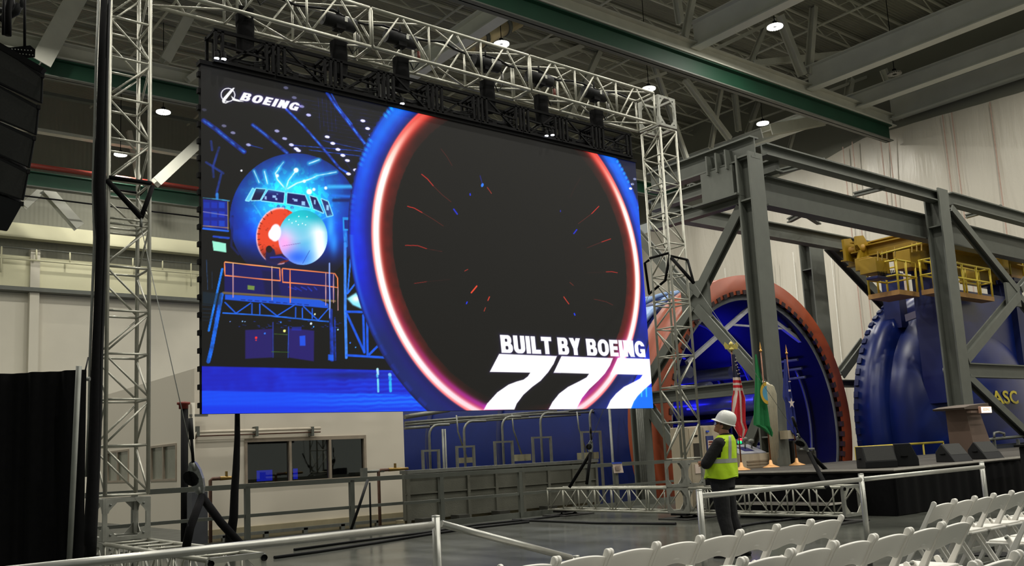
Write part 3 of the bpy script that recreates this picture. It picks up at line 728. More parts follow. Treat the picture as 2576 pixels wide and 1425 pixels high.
fcable('black cable along the floor below the screen, far one', [(740, 1384), (900, 1362), (1060, 1342), (1200, 1321), (1330, 1308), (1420, 1297)], .025)
fcable('black cable crossing the floor between the two towers', [(1290, 1309), (1400, 1313), (1500, 1317), (1620, 1318), (1700, 1319)], .03)
fcable('black cable behind the worker in front of the right outrigger', [(1850, 1327), (1900, 1318), (2000, 1306), (2090, 1300)], .025)
P = ay(925, 1208, 16.4)
single(MB().tube([P, ay(905, 1270, 16.2), az(880, 1343, 0.03)], .03, 8).build('leaning_hose', blackp), 'black hose leaning over the pit railing right of the window', 'hose')
single(MB().tube([ay(930, 1215, 16.4), ay(933, 1335, 16.4)], .02, 8).build('hanging_hose', blackp), 'thin black hose hanging straight down from the pit railing', 'hose')

# ------------------------------------------------------------------ LED wall
SX0, SX1, SZ0, SZ1, SY = 4.33, 13.075, 2.165, 7.077, 12.05
def led_picture(NX, NZ):
    """picture shown on the LED wall: one colour per LED, worked out from shapes; returns linear rgb"""
    gx = np.linspace(SX0, SX1, NX+1); gz = np.linspace(SZ0, SZ1, NZ+1); GX, GZ = np.meshgrid(gx, gz)
    dx, dy, dz = GX, np.full_like(GX, SY), GZ-EYE
    a = dx*RT.x+dy*RT.y+dz*RT.z; b = dx*DN.x+dy*DN.y+dz*DN.z; c = dx*FW.x+dy*FW.y+dz*FW.z
    PX = CPX+FPX*a/c; PY = CPY+FPX*b/c       # artwork coordinates of each LED
    U = (GX-SX0)/(SX1-SX0); V = (GZ-SZ0)/(SZ1-SZ0)
    I = np.zeros(GX.shape+(3,)); I[...] = (1, 1, 4)
    rng = np.random.RandomState(3)
    def noise(k, amp):
        n = rng.rand(NZ//k+3, NX//k+3); y = np.arange(NZ+1)/k; x = np.arange(NX+1)/k
        yi = y.astype(int); xi = x.astype(int); fy = (y-yi)[:, None]; fx = (x-xi)[None]
        return amp*((n[yi][:, xi]*(1-fx)+n[yi][:, xi+1]*fx)*(1-fy)+(n[yi+1][:, xi]*(1-fx)+n[yi+1][:, xi+1]*fx)*fy)
    N1 = noise(26, 1.0)*.6+noise(9, 1.0)*.4; N2 = noise(7, 1.0)*.6+noise(3, 1.0)*.4
    def blend(al, col, add=False):
        al = np.clip(al, 0, 1)[..., None]; col = np.array(col, float)
        if add: I[...] = I + al*col
        else: I[...] = I*(1-al)+col*al
    def seg(pts, closed=False):
        d = np.full(PX.shape, 1e9)
        P = list(pts)+([pts[0]] if closed else [])
        for (x0, y0), (x1, y1) in zip(P[:-1], P[1:]):
            vx, vy = x1-x0, y1-y0; L = vx*vx+vy*vy+1e-9
            t = np.clip(((PX-x0)*vx+(PY-y0)*vy)/L, 0, 1)
            d = np.minimum(d, np.hypot(PX-x0-t*vx, PY-y0-t*vy))
        return d
    def inside(pts):
        m_ = np.zeros(PX.shape, bool); n = len(pts)
        for i in range(n):
            (x0, y0), (x1, y1) = pts[i], pts[(i+1) % n]
            if y0 == y1: continue
            m_ ^= ((y0 > PY) != (y1 > PY)) & (PX < (x1-x0)*(PY-y0)/(y1-y0)+x0)
        return m_
    def poly(pts, col, al=1.0, soft=.7):
        d = seg(pts, True); s = np.where(inside(pts), d, -d); a_ = np.clip(.5+s/(2*soft), 0, 1)*al; blend(a_, col); return s
    def line(pts, w, col, al=1.0, soft=.8, patch=0.0):
        a_ = np.clip((w/2-seg(pts))/soft+.5, 0, 1)*al
        if patch: a_ = a_*np.clip(1-patch+patch*2.2*(N2-.25), 0, 1)
        blend(a_, col)
    def ell(x, y, rx, ry, rot=0, soft=1.0):
        c_, s_ = math.cos(rot), math.sin(rot); X = (PX-x)*c_+(PY-y)*s_; Y = -(PX-x)*s_+(PY-y)*c_
        r = np.hypot(X/rx, Y/ry); return np.clip((1-r)*min(rx, ry)/soft+.5, 0, 1), r
    def c1(x, y): return (500+x/3.239, 180+y/3.239)
    def c2(x, y): return (500+x/3.098, 600+y/3.098)
    def c3(x, y): return (1000+x/1.781, 260+y/1.781)
    def c4(x, y): return (1300+x/3.5625, 640+y/3.5625)
    def c5(x, y): return (900+x/3.5625, 640+y/3.5625)
    # hangar roof
    blend(np.clip((PX-680)/200, 0, 1)*np.clip((420-PY)/150, 0, .35)*N1, (10, 20, 90))
    for k in range(14):
        y = 250+k*11; line([(760+k*9, y), (960+k*2, y+34-k)], 1.4, (20, 30, 120), .45, 1, .8)
    for k in range(5): line([(800+k*10, 245), (806+k*10, 330)], 1.2, (20, 40, 150), .5, 1, .6)
    for pts, w, al in (([(1045,175),(1130,300),(1240,440),(1370,610)], 6, 1), ([(1080,180),(1140,290),(1250,430)], 3, .8), ([(715,310),(850,440),(1000,610),(1150,790),(1215,830)], 5, .95), ([(440,435),(560,530),(720,665)], 7, .8), ([(40,400),(140,470),(230,545),(370,655)], 9, .8), ([(1350,600),(1400,680)], 4, .8), ([(760,600),(1330,650)], 2, .7), ([(900,640),(1320,690)], 2, .7), ([(1000,560),(1350,640)], 1.6, .6), ([(405,598),(520,628)], 2, .6)):
        P = [c1(*p) for p in pts]; line(P, w*1.3, (12, 50, 200), al*.85, 1.5, .3); line(P, w*.5, (60, 150, 255), al*.8, 1, .9)
    for pts in ([(165,620),(115,780),(120,860)], [(60,740),(200,830)], [(182,840),(140,1010)], [(100,570),(110,640)]):
        line([c1(*p) for p in pts], 6, (24, 60, 170), .75, 2, .4)
    for x, y, k in ((710,133,.35),(778,213,.4),(840,285,.5),(895,355,.8),(1337,402,1),(1376,465,1),(1408,521,1),(1047,533,1),(1092,586,1),(1134,636,1),(1174,684,1),(1211,726,1),(1277,804,1),(1220,835,1),(206,443,.4),(279,500,.5),(405,598,.65),(637,485,.65),(700,547,.7),(755,598,.9),(795,630,1),(812,645,1),(45,312,.2)):
        a_, r = ell(*c1(x, y), 6.2, 3.4, .2); blend(a_*k, (225, 220, 255)); blend(np.exp(-r*r/3)*.25*k, (40, 60, 220), True)
    a_, r = ell(*c1(348, 808), 2.6, 2.6); blend(a_, (240, 240, 255))
    # fuselage
    fa, fr_ = ell(742, 552, 164, 166)
    dist = np.hypot((PX-735)/150, (PY-500)/120)
    k = np.clip(1-dist, 0, 1)[..., None]
    k = np.clip(k*1.35, 0, 1); base = np.array((0, 66, 235))*(1-k)+np.array((24, 205, 255))*k
    base = base*(.84+.36*N1[..., None]) + np.array((0, 60, 20))*(N2[..., None] > .62)*k; low = np.clip((PY-600)/70, 0, 1)[..., None]; base = base*(1-low)+np.array((6, 12, 60))*low
    sh = np.clip((fr_-.55)/.45, 0, 1)[..., None]*.45; base = base*(1-sh)
    I[...] = I*(1-fa[..., None])+base*fa[..., None]
    for k in range(7): line([(690+k*30, 395+abs(k-3)*4), (640+k*45, 470)], 3, (10, 40, 190), .25, 3)
    line([(585, 545), (582, 620), (600, 640)], 6, (4, 16, 90), .8, 3)
    for pts, w in (([(710,962),(640,880),(625,830),(655,790)], 3.2), ([(710,962),(730,890),(795,805)], 3.2), ([(725,955),(800,910),(900,880),(955,855)], 3.6), ([(535,815),(560,915)], 2.4), ([(450,810),(492,905)], 1.8), ([(650,790),(690,740)], 1.6), ([(900,750),(980,720)], 2.5), ([(960,850),(1120,820)], 2.2)):
        P = [c1(*p) for p in pts]; line(P, w*4, (50, 215, 255), .6, 6); line(P, w, (225, 250, 255), .95, 1.5, .35)
    for x, y, r0 in ((793,805,6),(900,980,7),(938,962,4),(1035,950,4),(640,850,4),(860,895,4)):
        a_, r = ell(*c1(x, y), r0, r0, 0, 2.5); blend(a_, (240, 252, 255))
    line([c1(1060, 940), c1(1250, 938)], 9, (60, 190, 255), .8, 6); line([c1(1090, 1010), c1(1250, 1020)], 6, (20, 120, 240), .7, 5)
    line([c1(1100, 1050), c1(1235, 1050)], 8, (4, 10, 70), .7, 4)
    for pts, f_ in (([(440,955),(455,965),(408,1055),(385,1050)], (90,200,255)), ([(468,955),(545,962),(498,1048),(428,1050)], (8,10,60)), ([(567,965),(698,987),(690,1072),(512,1052)], (10,14,100)), ([(722,990),(865,1010),(906,1110),(718,1076)], (8,10,90)), ([(905,1015),(958,1030),(1015,1152),(935,1118)], (10,14,80)), ([(1000,1040),(1052,1062),(1090,1172),(1048,1182)], (30,40,110))):
        P = [c1(*p) for p in pts]; line(P+[P[0]], 4.6, (150, 232, 255), .95, 1.2); poly(P, f_, 1, .6)
    for x, y, w, h in ((615,1020,9,7),(632,1040,5,6),(545,1030,5,9),(790,1050,9,7),(852,1075,9,11),(770,1040,4,4),(640,1000,3,3),(1050,1110,6,14),(945,1065,4,12)):
        cx_, cy_ = c1(x, y); poly([(cx_-w/2, cy_-h/2), (cx_+w/2, cy_-h/2+1), (cx_+w/2, cy_+h/2), (cx_-w/2, cy_+h/2-1)], (170, 215, 255), .9, 1)
    for x, y in ((650,1100),(690,1105),(760,1110)):
        a_, r = ell(*c1(x, y), 5, 4); blend(a_*.8, (8, 40, 150))
    for k in range(9):
        x0 = 640+k*24; line([(x0, 505+k*4.5+(12 if k < 2 else 0)), (x0+(700-x0)*.30, 545+k*2)], 3, (120, 235, 255), .35, 3)
    blend(np.exp(-(((PX-735)/62)**2+((PY-528)/12)**2))*.5, (90, 230, 255)); blend(np.exp(-(((PX-690)/60)**2+((PY-478)/8)**2))*.35, (80, 220, 255)); blend(np.exp(-(((PX-832)/9)**2+((PY-575)/34)**2))*.7, (70, 200, 255))
    # open nose: orange red bulkhead and swung radome
    a_, r = ell(703, 594, 57, 70, .12, 1.0); blend(a_, (226, 66, 34)); blend(np.clip((1.0-np.abs(r-1)*18), 0, 1)*(PX < 715), (255, 190, 200))
    blend(a_*np.clip(N2-.62, 0, 1)*2.2, (90, 10, 4)); blend(a_*np.clip((PY-620)/40, 0, .7), (60, 10, 10))
    for k in range(12):
        an = 1.9+k*.22; x, y = 703+50*math.cos(an), 594+61*math.sin(an); line([(x, y), (x+6*math.cos(an), y+6*math.sin(an))], 2, (70, 8, 4), .8)
    a_, r = ell(762, 598, 62, 69, .05, 1.2)
    gx_ = np.clip((PX-700)/120, 0, 1)[..., None]; gy_ = np.clip((PY-530)/130, 0, 1)[..., None]
    dc = (np.array((236, 190, 244))*(1-gx_)+np.array((40, 190, 255))*gx_)*gy_ + (np.array((10, 190, 205))*(1-.3*gx_)+np.array((0, 10, 20)))*(1-gy_)
    wv = np.exp(-((PX-804-(PY-600)*.10)/24)**2)[..., None]*np.clip((PY-545)/40, 0, 1)[..., None]; dc = dc*(1-wv)+np.array((255, 255, 255))*wv
    pk = np.exp(-(((PX-715)/26)**2+((PY-612)/34)**2))[..., None]; dc = dc*(1-pk)+np.array((250, 170, 235))*pk
    I[...] = I*(1-a_[..., None])+dc*a_[..., None]
    a2, _ = ell(693, 586, 14, 22, .1, 2.5); blend(a2*(PX < 712), (250, 240, 255)); a2, _ = ell(684, 590, 9, 13, 0, 2); blend(a2, (250, 240, 255)); bt_ = np.exp(-(((PX-748)/34)**2+((PY-648)/20)**2))*(ell(762, 598, 62, 69, .05, 1.2)[0]); blend(bt_*.75, (10, 80, 235)); tp_ = np.exp(-(((PX-750)/40)**2+((PY-545)/22)**2))*(ell(762, 598, 62, 69, .05, 1.2)[0]); blend(tp_*.7, (0, 200, 205))
    a2, _ = ell(752, 578, 46, 30, 0, 14); blend(a2*a_*.25, (255, 255, 255))
    for x, y in ((815,1182),(735,1208),(792,1222),(882,1185),(760,1235),(845,1240),(870,1250),(812,1250)):
        q, _ = ell(*c1(x, y), 1.5, 1.5); blend(q, (235, 255, 255))
    line([c2(655, 60), c2(790, 38)], 1, (90, 30, 120), .6); line([c2(865, 95), c2(810, 195)], 1.2, (10, 30, 150), .7)
    blend(np.exp(-(((PX-840)/10)**2+((PY-610)/30)**2))*.8, (40, 150, 255))
    # worker in front of the nose
    poly([c2(*p) for p in ((525,90),(560,65),(590,90),(600,130),(650,120),(700,165),(640,180),(600,215),(530,210),(520,150))], (16, 12, 70), .95, 1.2)
    a_, r = ell(*c2(548, 85), 8, 9); blend(a_, (30, 6, 14)); line([c2(560, 150), c2(640, 145), c2(690, 165)], 4, (30, 60, 220), .7, 1.5)
    # equipment at the left
    poly([c1(*p) for p in ((35,1040),(232,1060),(240,1290),(35,1270))], (8, 26, 140), .95)
    for k in range(9): poly([c1(40+(k % 3)*62, 1065+(k//3)*75), c1(88+(k % 3)*62, 1068+(k//3)*75), c1(88+(k % 3)*62, 1115+(k//3)*75), c1(40+(k % 3)*62, 1112+(k//3)*75)], (14, 60, 220) if k % 2 else (10, 90, 235), .5*(.5+.5*((k*7) % 3)/2), 1)
    line([c1(35, 1030), c1(140, 1040), c1(250, 1055)], 2.5, (70, 180, 240), .9, 1, .4); line([c1(35, 1145), c1(235, 1172)], 1.6, (190, 170, 190), .8); line([c1(238, 1060), c1(240, 1290)], 1.8, (190, 160, 90), .8)
    line([c1(35, 1258), c1(240, 1275)], 2.4, (170, 130, 80), .8); line([c1(35, 1280), c1(240, 1302)], 4, (30, 110, 255), .9); line([c1(120, 1345), c1(245, 1358)], 5, (30, 80, 230), .8, 1.5)
    line([c1(270, 1210), c1(300, 1270)], 14, (10, 40, 150), .7, 4)
    poly([c2(*p) for p in ((105,20),(212,40),(215,110),(115,95))], (150, 235, 205), 1); poly([c2(*p) for p in ((150,0),(230,0),(230,5),(160,-5))], (0, 80, 200), 1)
    line([c1(150, 1000), c1(150, 1035)], 7, (40, 140, 235), .8, 2)
    # work platform
    poly([c2(*p) for p in ((200,190),(640,240),(1060,280),(1060,480),(200,430))], (10, 8, 96), .9)
    poly([c2(*p) for p in ((490,250),(600,260),(640,440),(520,440))], (4, 4, 50), .6, 3)
    poly([c2(*p) for p in ((380,365),(435,372),(433,405),(380,398))], (120, 150, 60), .9)
    for k in range(5): line([c2(700+k*50, 380), c2(760+k*40, 400+10*(k % 2))], 3, (20, 70, 220), .7, 1, .4)
    line([c2(190, 425), c2(560, 450), c2(1060, 490)], 5.5, (110, 92, 60), .95, 1.2)
    poly([c2(*p) for p in ((205,438),(940,480),(1010,512),(1010,545),(205,478))], (16, 84, 220), .95)
    for k in range(10): line([c2(330+k*55, 478+k*4.2), c2(360+k*55, 481+k*4.2)], 2.2, (4, 16, 90), .7, 1)
    line([c2(190, 582), c2(560, 605), c2(1010, 650)], 3.6, (24, 110, 240), .95, 1, .2)
    for z_ in ([(205,500),(290,585),(405,505)], [(490,510),(610,605),(745,520)], [(815,530),(930,640),(1010,550)], [(415,510),(415,590)], [(475,512),(475,592)], [(755,540),(755,615)], [(808,545),(808,620)], [(885,550),(885,625)]):
        line([c2(*p) for p in z_], 3.0, (20, 96, 235), .95, 1)
    O1, O2 = (236, 128, 74), (200, 150, 150)
    for z_, w in (([(205,185),(630,232),(636,330),(600,328),(205,290),(200,190)], 2.8), ([(655,235),(1060,275),(1082,310),(1085,385),(1000,372),(655,342),(650,240)], 2.6), ([(267,192),(268,460)], 2.2), ([(570,222),(572,480)], 2.4), ([(712,242),(713,500)], 2.6), ([(990,268),(990,520)], 2.2), ([(1050,280),(1050,500)], 2.2), ([(1085,385),(1085,560)], 2.0)):
        line([c2(*p) for p in z_], w, O1 if w > 2.5 else O2, 1)
    line([c2(1018, 195), c2(1022, 620)], 3.2, (150, 180, 255), .9); line([c2(205, 186), c2(630, 232)], 1.2, (255, 200, 120), .8)
    for x, y, w in ((1030,560,8),(1040,700,7),(1060,620,4)): line([c2(x, y), c2(x+6, 950)], w, (14, 60, 200), .9, 1.5, .5)
    poly([c2(*p) for p in ((1008,905),(1050,910),(1050,955),(1008,950))], (20, 90, 230), .9)
    line([c2(183, 240), c2(78, 720)], 5.5, (20, 130, 255), .95, 1.2, .15); line([c2(178, 440), c2(140, 650), c2(100, 860), c2(75, 960)], 10, (10, 110, 250), .95, 1.2, .25); line([c2(150, 500), c2(120, 640)], 3, (4, 14, 90), .9)
    line([c2(60, 170), c2(70, 400)], 2, (60, 120, 190), .5, 1, .6); line([c2(105, 260), c2(105, 390)], 1.6, (60, 120, 190), .5, 1, .6)
    poly([c2(*p) for p in ((30,415),(180,430),(170,520),(30,510))], (8, 40, 60), .6, 2)
    for k in range(5): line([c2(30, 520+k*30), c2(100, 524+k*30)], 1.6, (10, 50, 80), .6)
    poly([c2(*p) for p in ((362,715),(575,705),(575,930),(362,940))], (30, 18, 100), .95, 1.5); poly([c2(*p) for p in ((700,700),(900,720),(897,960),(700,930))], (30, 16, 104), .95, 1.5)
    poly([c2(*p) for p in ((578,690),(700,690),(700,935),(578,930))], (4, 6, 14), .95, 1)
    for z_, c_ in (([(578,655),(580,930)], (40,60,170)), ([(700,690),(696,930)], (40,80,210)), ([(590,745),(690,752)], (60,90,40)), ([(570,885),(700,888)], (60,100,30))): line([c2(*p) for p in z_], 2.2, c_, .9, 1, .2)
    poly([c2(*p) for p in ((785,762),(830,758),(832,838),(788,838))], (20, 80, 230), .9)
    poly([c2(*p) for p in ((725,690),(800,690),(800,720),(725,718))], (20, 40, 170), .7)
    for x, y, r0, c_ in ((447,776,3,(255,40,30)),(447,795,1.6,(255,60,50)),(668,722,3.4,(240,240,130)),(875,665,2.8,(220,240,255)),(905,592,2.2,(230,240,200)),(515,742,2.2,(40,120,240)),(340,648,1.6,(150,200,255)),(360,650,1.2,(150,200,255)),(245,650,1.2,(120,160,255)),(895,690,1.6,(60,160,255)),(640,655,1.8,(60,140,255)),(1180,815,2,(40,120,255)),(1222,850,1.6,(60,160,255)),(1085,712,1.8,(170,240,255))):
        a_, r = ell(*c2(x, y), r0, r0); blend(a_, c_)
    for k in range(26):
        x, y = c2(300+rng.rand()*800, 640+rng.rand()*60); line([(x, y), (x+3+5*rng.rand(), y+1)], 1.3, (20, 70, 220), .6, 1)
    # stand at the right of the platform
    line([c2(1140, 40), c2(1142, 560), c2(1150, 930)], 7, (60, 140, 255), .95, 1.2, .15); line([c2(1192, 60), c2(1160, 430)], 4, (30, 120, 255), .9); line([c2(1160, 430), c2(1230, 340)], 4.5, (30, 110, 250), .9)
    poly([c2(*p) for p in ((1155,470),(1225,425),(1280,490),(1272,552),(1200,520))], (130, 225, 255), 1, 2.5); blend(np.exp(-(((PX-896)/12)**2+((PY-752)/8)**2)), (250, 255, 255))
    for z_ in ([(1150,572),(1310,575)], [(1312,580),(1315,905)], [(1282,600),(1290,890)], [(1155,592),(1290,885)], [(1415,820),(1330,905)], [(1155,912),(1480,932)]): line([c2(*p) for p in z_], 6, (12, 90, 240), .95, 1.5, .12)
    poly([c1(*p) for p in ((1172,1188),(1240,1190),(1240,1300),(1175,1295))], (20, 150, 230), .9); poly([c1(*p) for p in ((1185,1210),(1220,1212),(1220,1285),(1188,1282))], (4, 30, 130), 1)
    line([c1(1190, 1300), c1(1200, 1420)], 9, (40, 150, 240), .9, 1.5, .5)
    # shiny floor
    yl = 921+(PX-510)*.0215; y2 = 982+(PX-510)*.019
    fl = np.clip((PY-yl)/2, 0, 1); blend(fl, (14, 22, 178)); blend(fl*np.clip(N1-.25, 0, 1)*.8, (6, 60, 235)); rip = .5+.5*np.sin(PX*.02+PY*.55+6*N1)
    blend(fl*rip*.35*np.clip((PX-640)/300, .15, 1), (10, 90, 255)); fl2 = np.clip((PY-y2)/3, 0, 1); blend(fl2*.85, (4, 72, 240)); blend(fl2*rip*.5*np.clip((PX-700)/250, .1, 1), (20, 140, 255)); blend(fl2*np.clip((PY-1018)/20, 0, .4), (8, 20, 200))
    blend(np.exp(-(((PX-880)/90)**2+((PY-945)/10)**2))*.6*(PY > yl), (4, 8, 70))
    for (x, y0, y1, w, c_) in ((1393,1020,1060,6,(190,245,255)),(1396,1100,1195,5,(120,230,240)),(1390,1065,1080,5,(90,200,240)),(1488,1062,1068,8,(150,230,255)),(1490,1085,1100,8,(40,180,240)),(1492,1120,1190,7,(40,190,240))): line([c2(x, y0), c2(x+3, y1)], w, c_, .95, 2, .2)
    # engine inlet
    cu, cv, su, sv = .6461, .5506, .3415, .6127
    rho = np.hypot((U-cu)/su, (V-cv)/sv); an = np.arctan2((V-cv)/sv, (U-cu)/su)
    up = .5+.5*np.sin(an); lf = .5-.5*np.cos(an)
    m_ = np.clip((1.140+.004*np.sin(an*180)*(up > .6)-rho)/.004, 0, 1); blend(m_, (2, 6, 60))
    lowl = np.clip((np.sin(an)+.15)*-3, 0, 1)
    hue = np.stack([4+10*lowl, 30+80*np.clip(up*1.6-.6, 0, 1)*(1-lowl), 225-125*lowl], -1)
    band = np.clip((rho-.995)/.05, 0, 1)*np.clip((1.14-rho)/.02, .0, 1); al = (m_*band)[..., None]*(.78+.3*N1[..., None]); al = np.clip(al, 0, 1); I[...] = I*(1-al)+hue*al
    hi = np.exp(-((rho-1.085)/.03)**2)*np.clip(up*2-.9, 0, 1); blend(hi*.75, (10, 130, 255))
    hi = np.exp(-((rho-1.12)/.012)**2)*np.clip((.5-np.abs(an+3.0))*2, 0, 1); blend(hi*.7, (30, 110, 230))
    ls = np.clip(1-abs(rho-1.122)/.022, 0, 1)*(np.sin(an*230) > -.2)*(np.sin(an*21+1) > -.15)*np.clip(up*2.4-1.2, 0, 1); blend(ls, (20, 180, 255))
    tr = np.clip(1-abs(rho-1.12)/.02, 0, 1)*(lowl > .5)*(np.sin(an*60) > 0); blend(tr*.35, (20, 50, 190))
    navy = np.exp(-((rho-1.035)/.03)**2)*np.clip(np.cos(an+2.9), 0, 1); blend(navy*.45, (20, 6, 110))
    ins = np.clip((1.002-rho)/.004, 0, 1); blend(ins, (2, 1, 2))
    wb = np.clip(.35+.75*np.abs(np.cos(an))**.7, 0, 1)*np.clip(1.12-2.6*(np.sin(an)-.33), .04, 1)
    glow = np.exp(-((rho-.975)/.020)**2)
    redw = np.exp(-(np.clip(.965-rho, 0, 1)/.032)**2)*ins; blend(redw*.95, (222, 52, 44))
    hull = np.clip((rho-.868-.008*N2)/.006, 0, 1)*np.clip((.99-rho)/.02, 0, 1)*np.clip(np.abs(np.cos(an*.97+.1))*1.5-.45+(np.sin(an) < -.2)*.35, 0, 1)
    blend(hull*(.30+.35*N1)*np.clip(1.6-(.97-rho)*9, .4, 1), (150, 26, 20))
    edge = np.clip(1-np.abs(rho-.998)/.010, 0, 1); blend(edge*.9, (255, 70, 80))
    pur = np.clip(-np.sin(an)*1.4-.35, 0, 1)
    gcol = np.array((255, 120, 100))*(1-wb[..., None])+np.array((255, 250, 240))*wb[..., None]; gcol = gcol*(1-.25*pur[..., None])+np.array((240, 190, 255))*.25*pur[..., None]
    g = np.clip(glow*(.45+.95*wb), 0, 1)[..., None]; I[...] = I*(1-g)+gcol*g
    p2 = np.exp(-((rho-.935)/.02)**2)*pur; blend(p2*.7, (190, 40, 190))
    # fan blade glints
    for z_, c_, al, w in (([(195,205),(222,240),(245,280)],(150,30,24),.55,1.2),([(108,318),(135,340),(160,370)],(220,44,34),.9,1.8),([(160,370),(200,410),(240,442)],(150,34,24),.6,1.3),([(45,462),(75,470),(110,490)],(220,44,34),.9,1.8),([(110,490),(160,520),(205,550)],(150,34,24),.6,1.3),([(35,637),(90,638),(130,652)],(220,44,34),.8,1.7),([(130,652),(200,665)],(140,30,24),.5,1.2),([(75,808),(130,800)],(200,40,34),.6,1.5),([(130,800),(235,790)],(110,24,20),.4,1.1),([(820,335),(795,375),(775,420)],(120,30,20),.4,1.1),([(902,462),(870,495)],(220,44,34),.9,1.9),([(870,495),(810,540)],(150,34,24),.6,1.3),([(955,608),(915,622)],(220,44,34),.8,1.8),([(915,622),(850,648)],(140,30,24),.6,1.2),([(985,760),(960,755),(935,756)],(210,44,34),.8,1.8),([(935,756),(850,760)],(120,26,20),.4,1.1),([(965,905),(935,890),(880,878)],(160,34,26),.55,1.3),([(402,377),(421,404)],(190,50,36),.8,1.8),([(355,820),(342,836),(331,849)],(236,70,40),.95,3.6),([(412,868),(405,884)],(220,60,40),.9,2.6),([(394,916),(388,932)],(200,60,40),.8,2),([(301,752),(315,745)],(190,50,36),.8,1.8),([(745,868),(756,884),(768,900)],(220,60,44),.9,2),([(772,803),(788,817)],(150,44,30),.7,1.6),([(370,325),(380,362)],(16,24,160),.7,2.2),([(252,475),(268,497)],(24,44,220),.9,3.4),([(803,567),(790,584)],(24,40,210),.9,3.4),([(325,406),(326,412)],(24,50,230),1,3),([(730,481),(730,486)],(24,40,200),.8,2.4),([(312,891),(309,898)],(24,50,230),1,3),([(792,943),(795,950)],(24,60,240),1,3)):
        line([c3(*p) for p in z_], w, c_, al, 1)
    a_, r = ell(*c3(380, 367), 3.2, 5, .3); blend(a_, (40, 120, 255))
    for x, y in ((1057,395),(1038,440),(1020,480)):
        a_, r = ell(1300+x/3.5625, 340+y/3.5625, 4, 2.8, .2); blend(a_, (245, 245, 255))
    rb = (rho > 1.142)*(PX > 1400)
    blend(rb*np.clip((700-PY)/300, 0, .5), (6, 22, 90)); blend(rb*(PY > 640)*.8, (4, 40, 200)); blend(rb*(PY > 975), (6, 110, 240))
    for x in (1160, 1116): line([c4(x, 1200), c4(x+3, 1275)], 3.5, (60, 200, 255), .8, 1.5)
    # lettering
    sev = [[(1255.6,891),(1401,896.5),(1392.6,916.5),(1378.6,937.5),(1360,958.6),(1339,974),(1317,993.7),(1300,1016),(1294,1031),(1217.2,1031.6),(1225.6,1016),(1250.9,988),(1279,968.5),(1300,960.5),(1317,955.8),(1328,947.5),(1334,938),(1232,936.2)],
           [c4(*p) for p in ((400,915),(862,932),(835,1000),(790,1070),(730,1135),(650,1210),(585,1290),(532,1392),(285,1392),(320,1325),(380,1250),(460,1190),(560,1140),(625,1105),(648,1072),(330,1063))],
           [c4(*p) for p in ((905,930),(1190,940),(1215,1150),(1140,1215),(1085,1270),(1050,1320),(1022,1390),(803,1390),(840,1310),(890,1250),(960,1190),(1050,1145),(1105,1115),(1128,1082),(840,1075))]]
    for P in sev: s = poly(P, (255, 255, 255), 1, .7); blend(np.exp(np.minimum(s, 0)/3)*.22*(s < 0), (150, 110, 255), True)
    def rr(x, y, x0, y0, x1, y1, r=.0):
        qx = np.abs(x-(x0+x1)/2)-(x1-x0)/2+r; qy = np.abs(y-(y0+y1)/2)-(y1-y0)/2+r
        return np.hypot(np.maximum(qx, 0), np.maximum(qy, 0))+np.minimum(np.maximum(qx, qy), 0)-r
    def bar(x, y, p, q, w):
        vx, vy = q[0]-p[0], q[1]-p[1]; L = math.hypot(vx, vy); nx, ny = -vy/L, vx/L
        return np.maximum(np.abs((x-p[0])*nx+(y-p[1])*ny)-w/2, np.maximum(-y, y-1))
    mn, mx = np.minimum, np.maximum
    def G(ch, x, y, t=.30):
        if ch == 'B': return mx(mn(mn(rr(x,y,0,0,.4,1,.0), rr(x,y,0,.46,.76,1,.24)), rr(x,y,0,0,.82,.56,.26)), -mn(rr(x,y,t,.62,.47,.80,.06), rr(x,y,t,.19,.50,.39,.06))), .82
        if ch == 'U': return mx(mn(rr(x,y,0,0,.8,1,.30), rr(x,y,0,.4,.8,1)), -mn(rr(x,y,t,.22,.8-t,1.2,.08), rr(x,y,t,.6,.8-t,1.3))), .8
        if ch == 'I': return rr(x,y,0,0,t,1), t
        if ch == 'L': return mn(rr(x,y,0,0,t,1), rr(x,y,0,0,.66,.24)), .66
        if ch == 'T': return mn(rr(x,y,0,.76,.76,1), rr(x,y,.38-t/2,0,.38+t/2,1)), .76
        if ch == 'Y': return mn(mx(mn(bar(x,y,(.15,1.02),(.42,.40),t), bar(x,y,(.69,1.02),(.42,.40),t)), .38-y), rr(x,y,.42-t/2,0,.42+t/2,.45)), .84
        if ch == 'O': return mx(rr(x,y,0,0,.88,1,.42), -rr(x,y,t,.22,.88-t,.78,.13)), .88
        if ch == 'E': return mn(mn(rr(x,y,0,0,t,1), rr(x,y,0,0,.68,.23)), mn(rr(x,y,0,.385,.64,.61), rr(x,y,0,.77,.68,1))), .68
        if ch == 'N': return mn(mn(rr(x,y,0,0,t,1), rr(x,y,.84-t,0,.84,1)), bar(x,y,(t*.45,1.0),(.84-t*.45,0),t*1.05)), .84
        if ch == 'G': return mn(mx(mx(rr(x,y,0,0,.86,1,.42), -rr(x,y,t,.22,.86-t,.78,.13)), -rr(x,y,.5,.50,.9,.66)), rr(x,y,.5,0,.86,.52)+0*x) if False else mn(mx(mx(rr(x,y,0,0,.86,1,.42), -rr(x,y,t,.22,.86-t,.78,.13)), -rr(x,y,.52,.50,.95,.68)), mx(rr(x,y,.46,0,.86,.50), -rr(x,y,.3,.0,.86-t,.32))), .86
        return None, .42
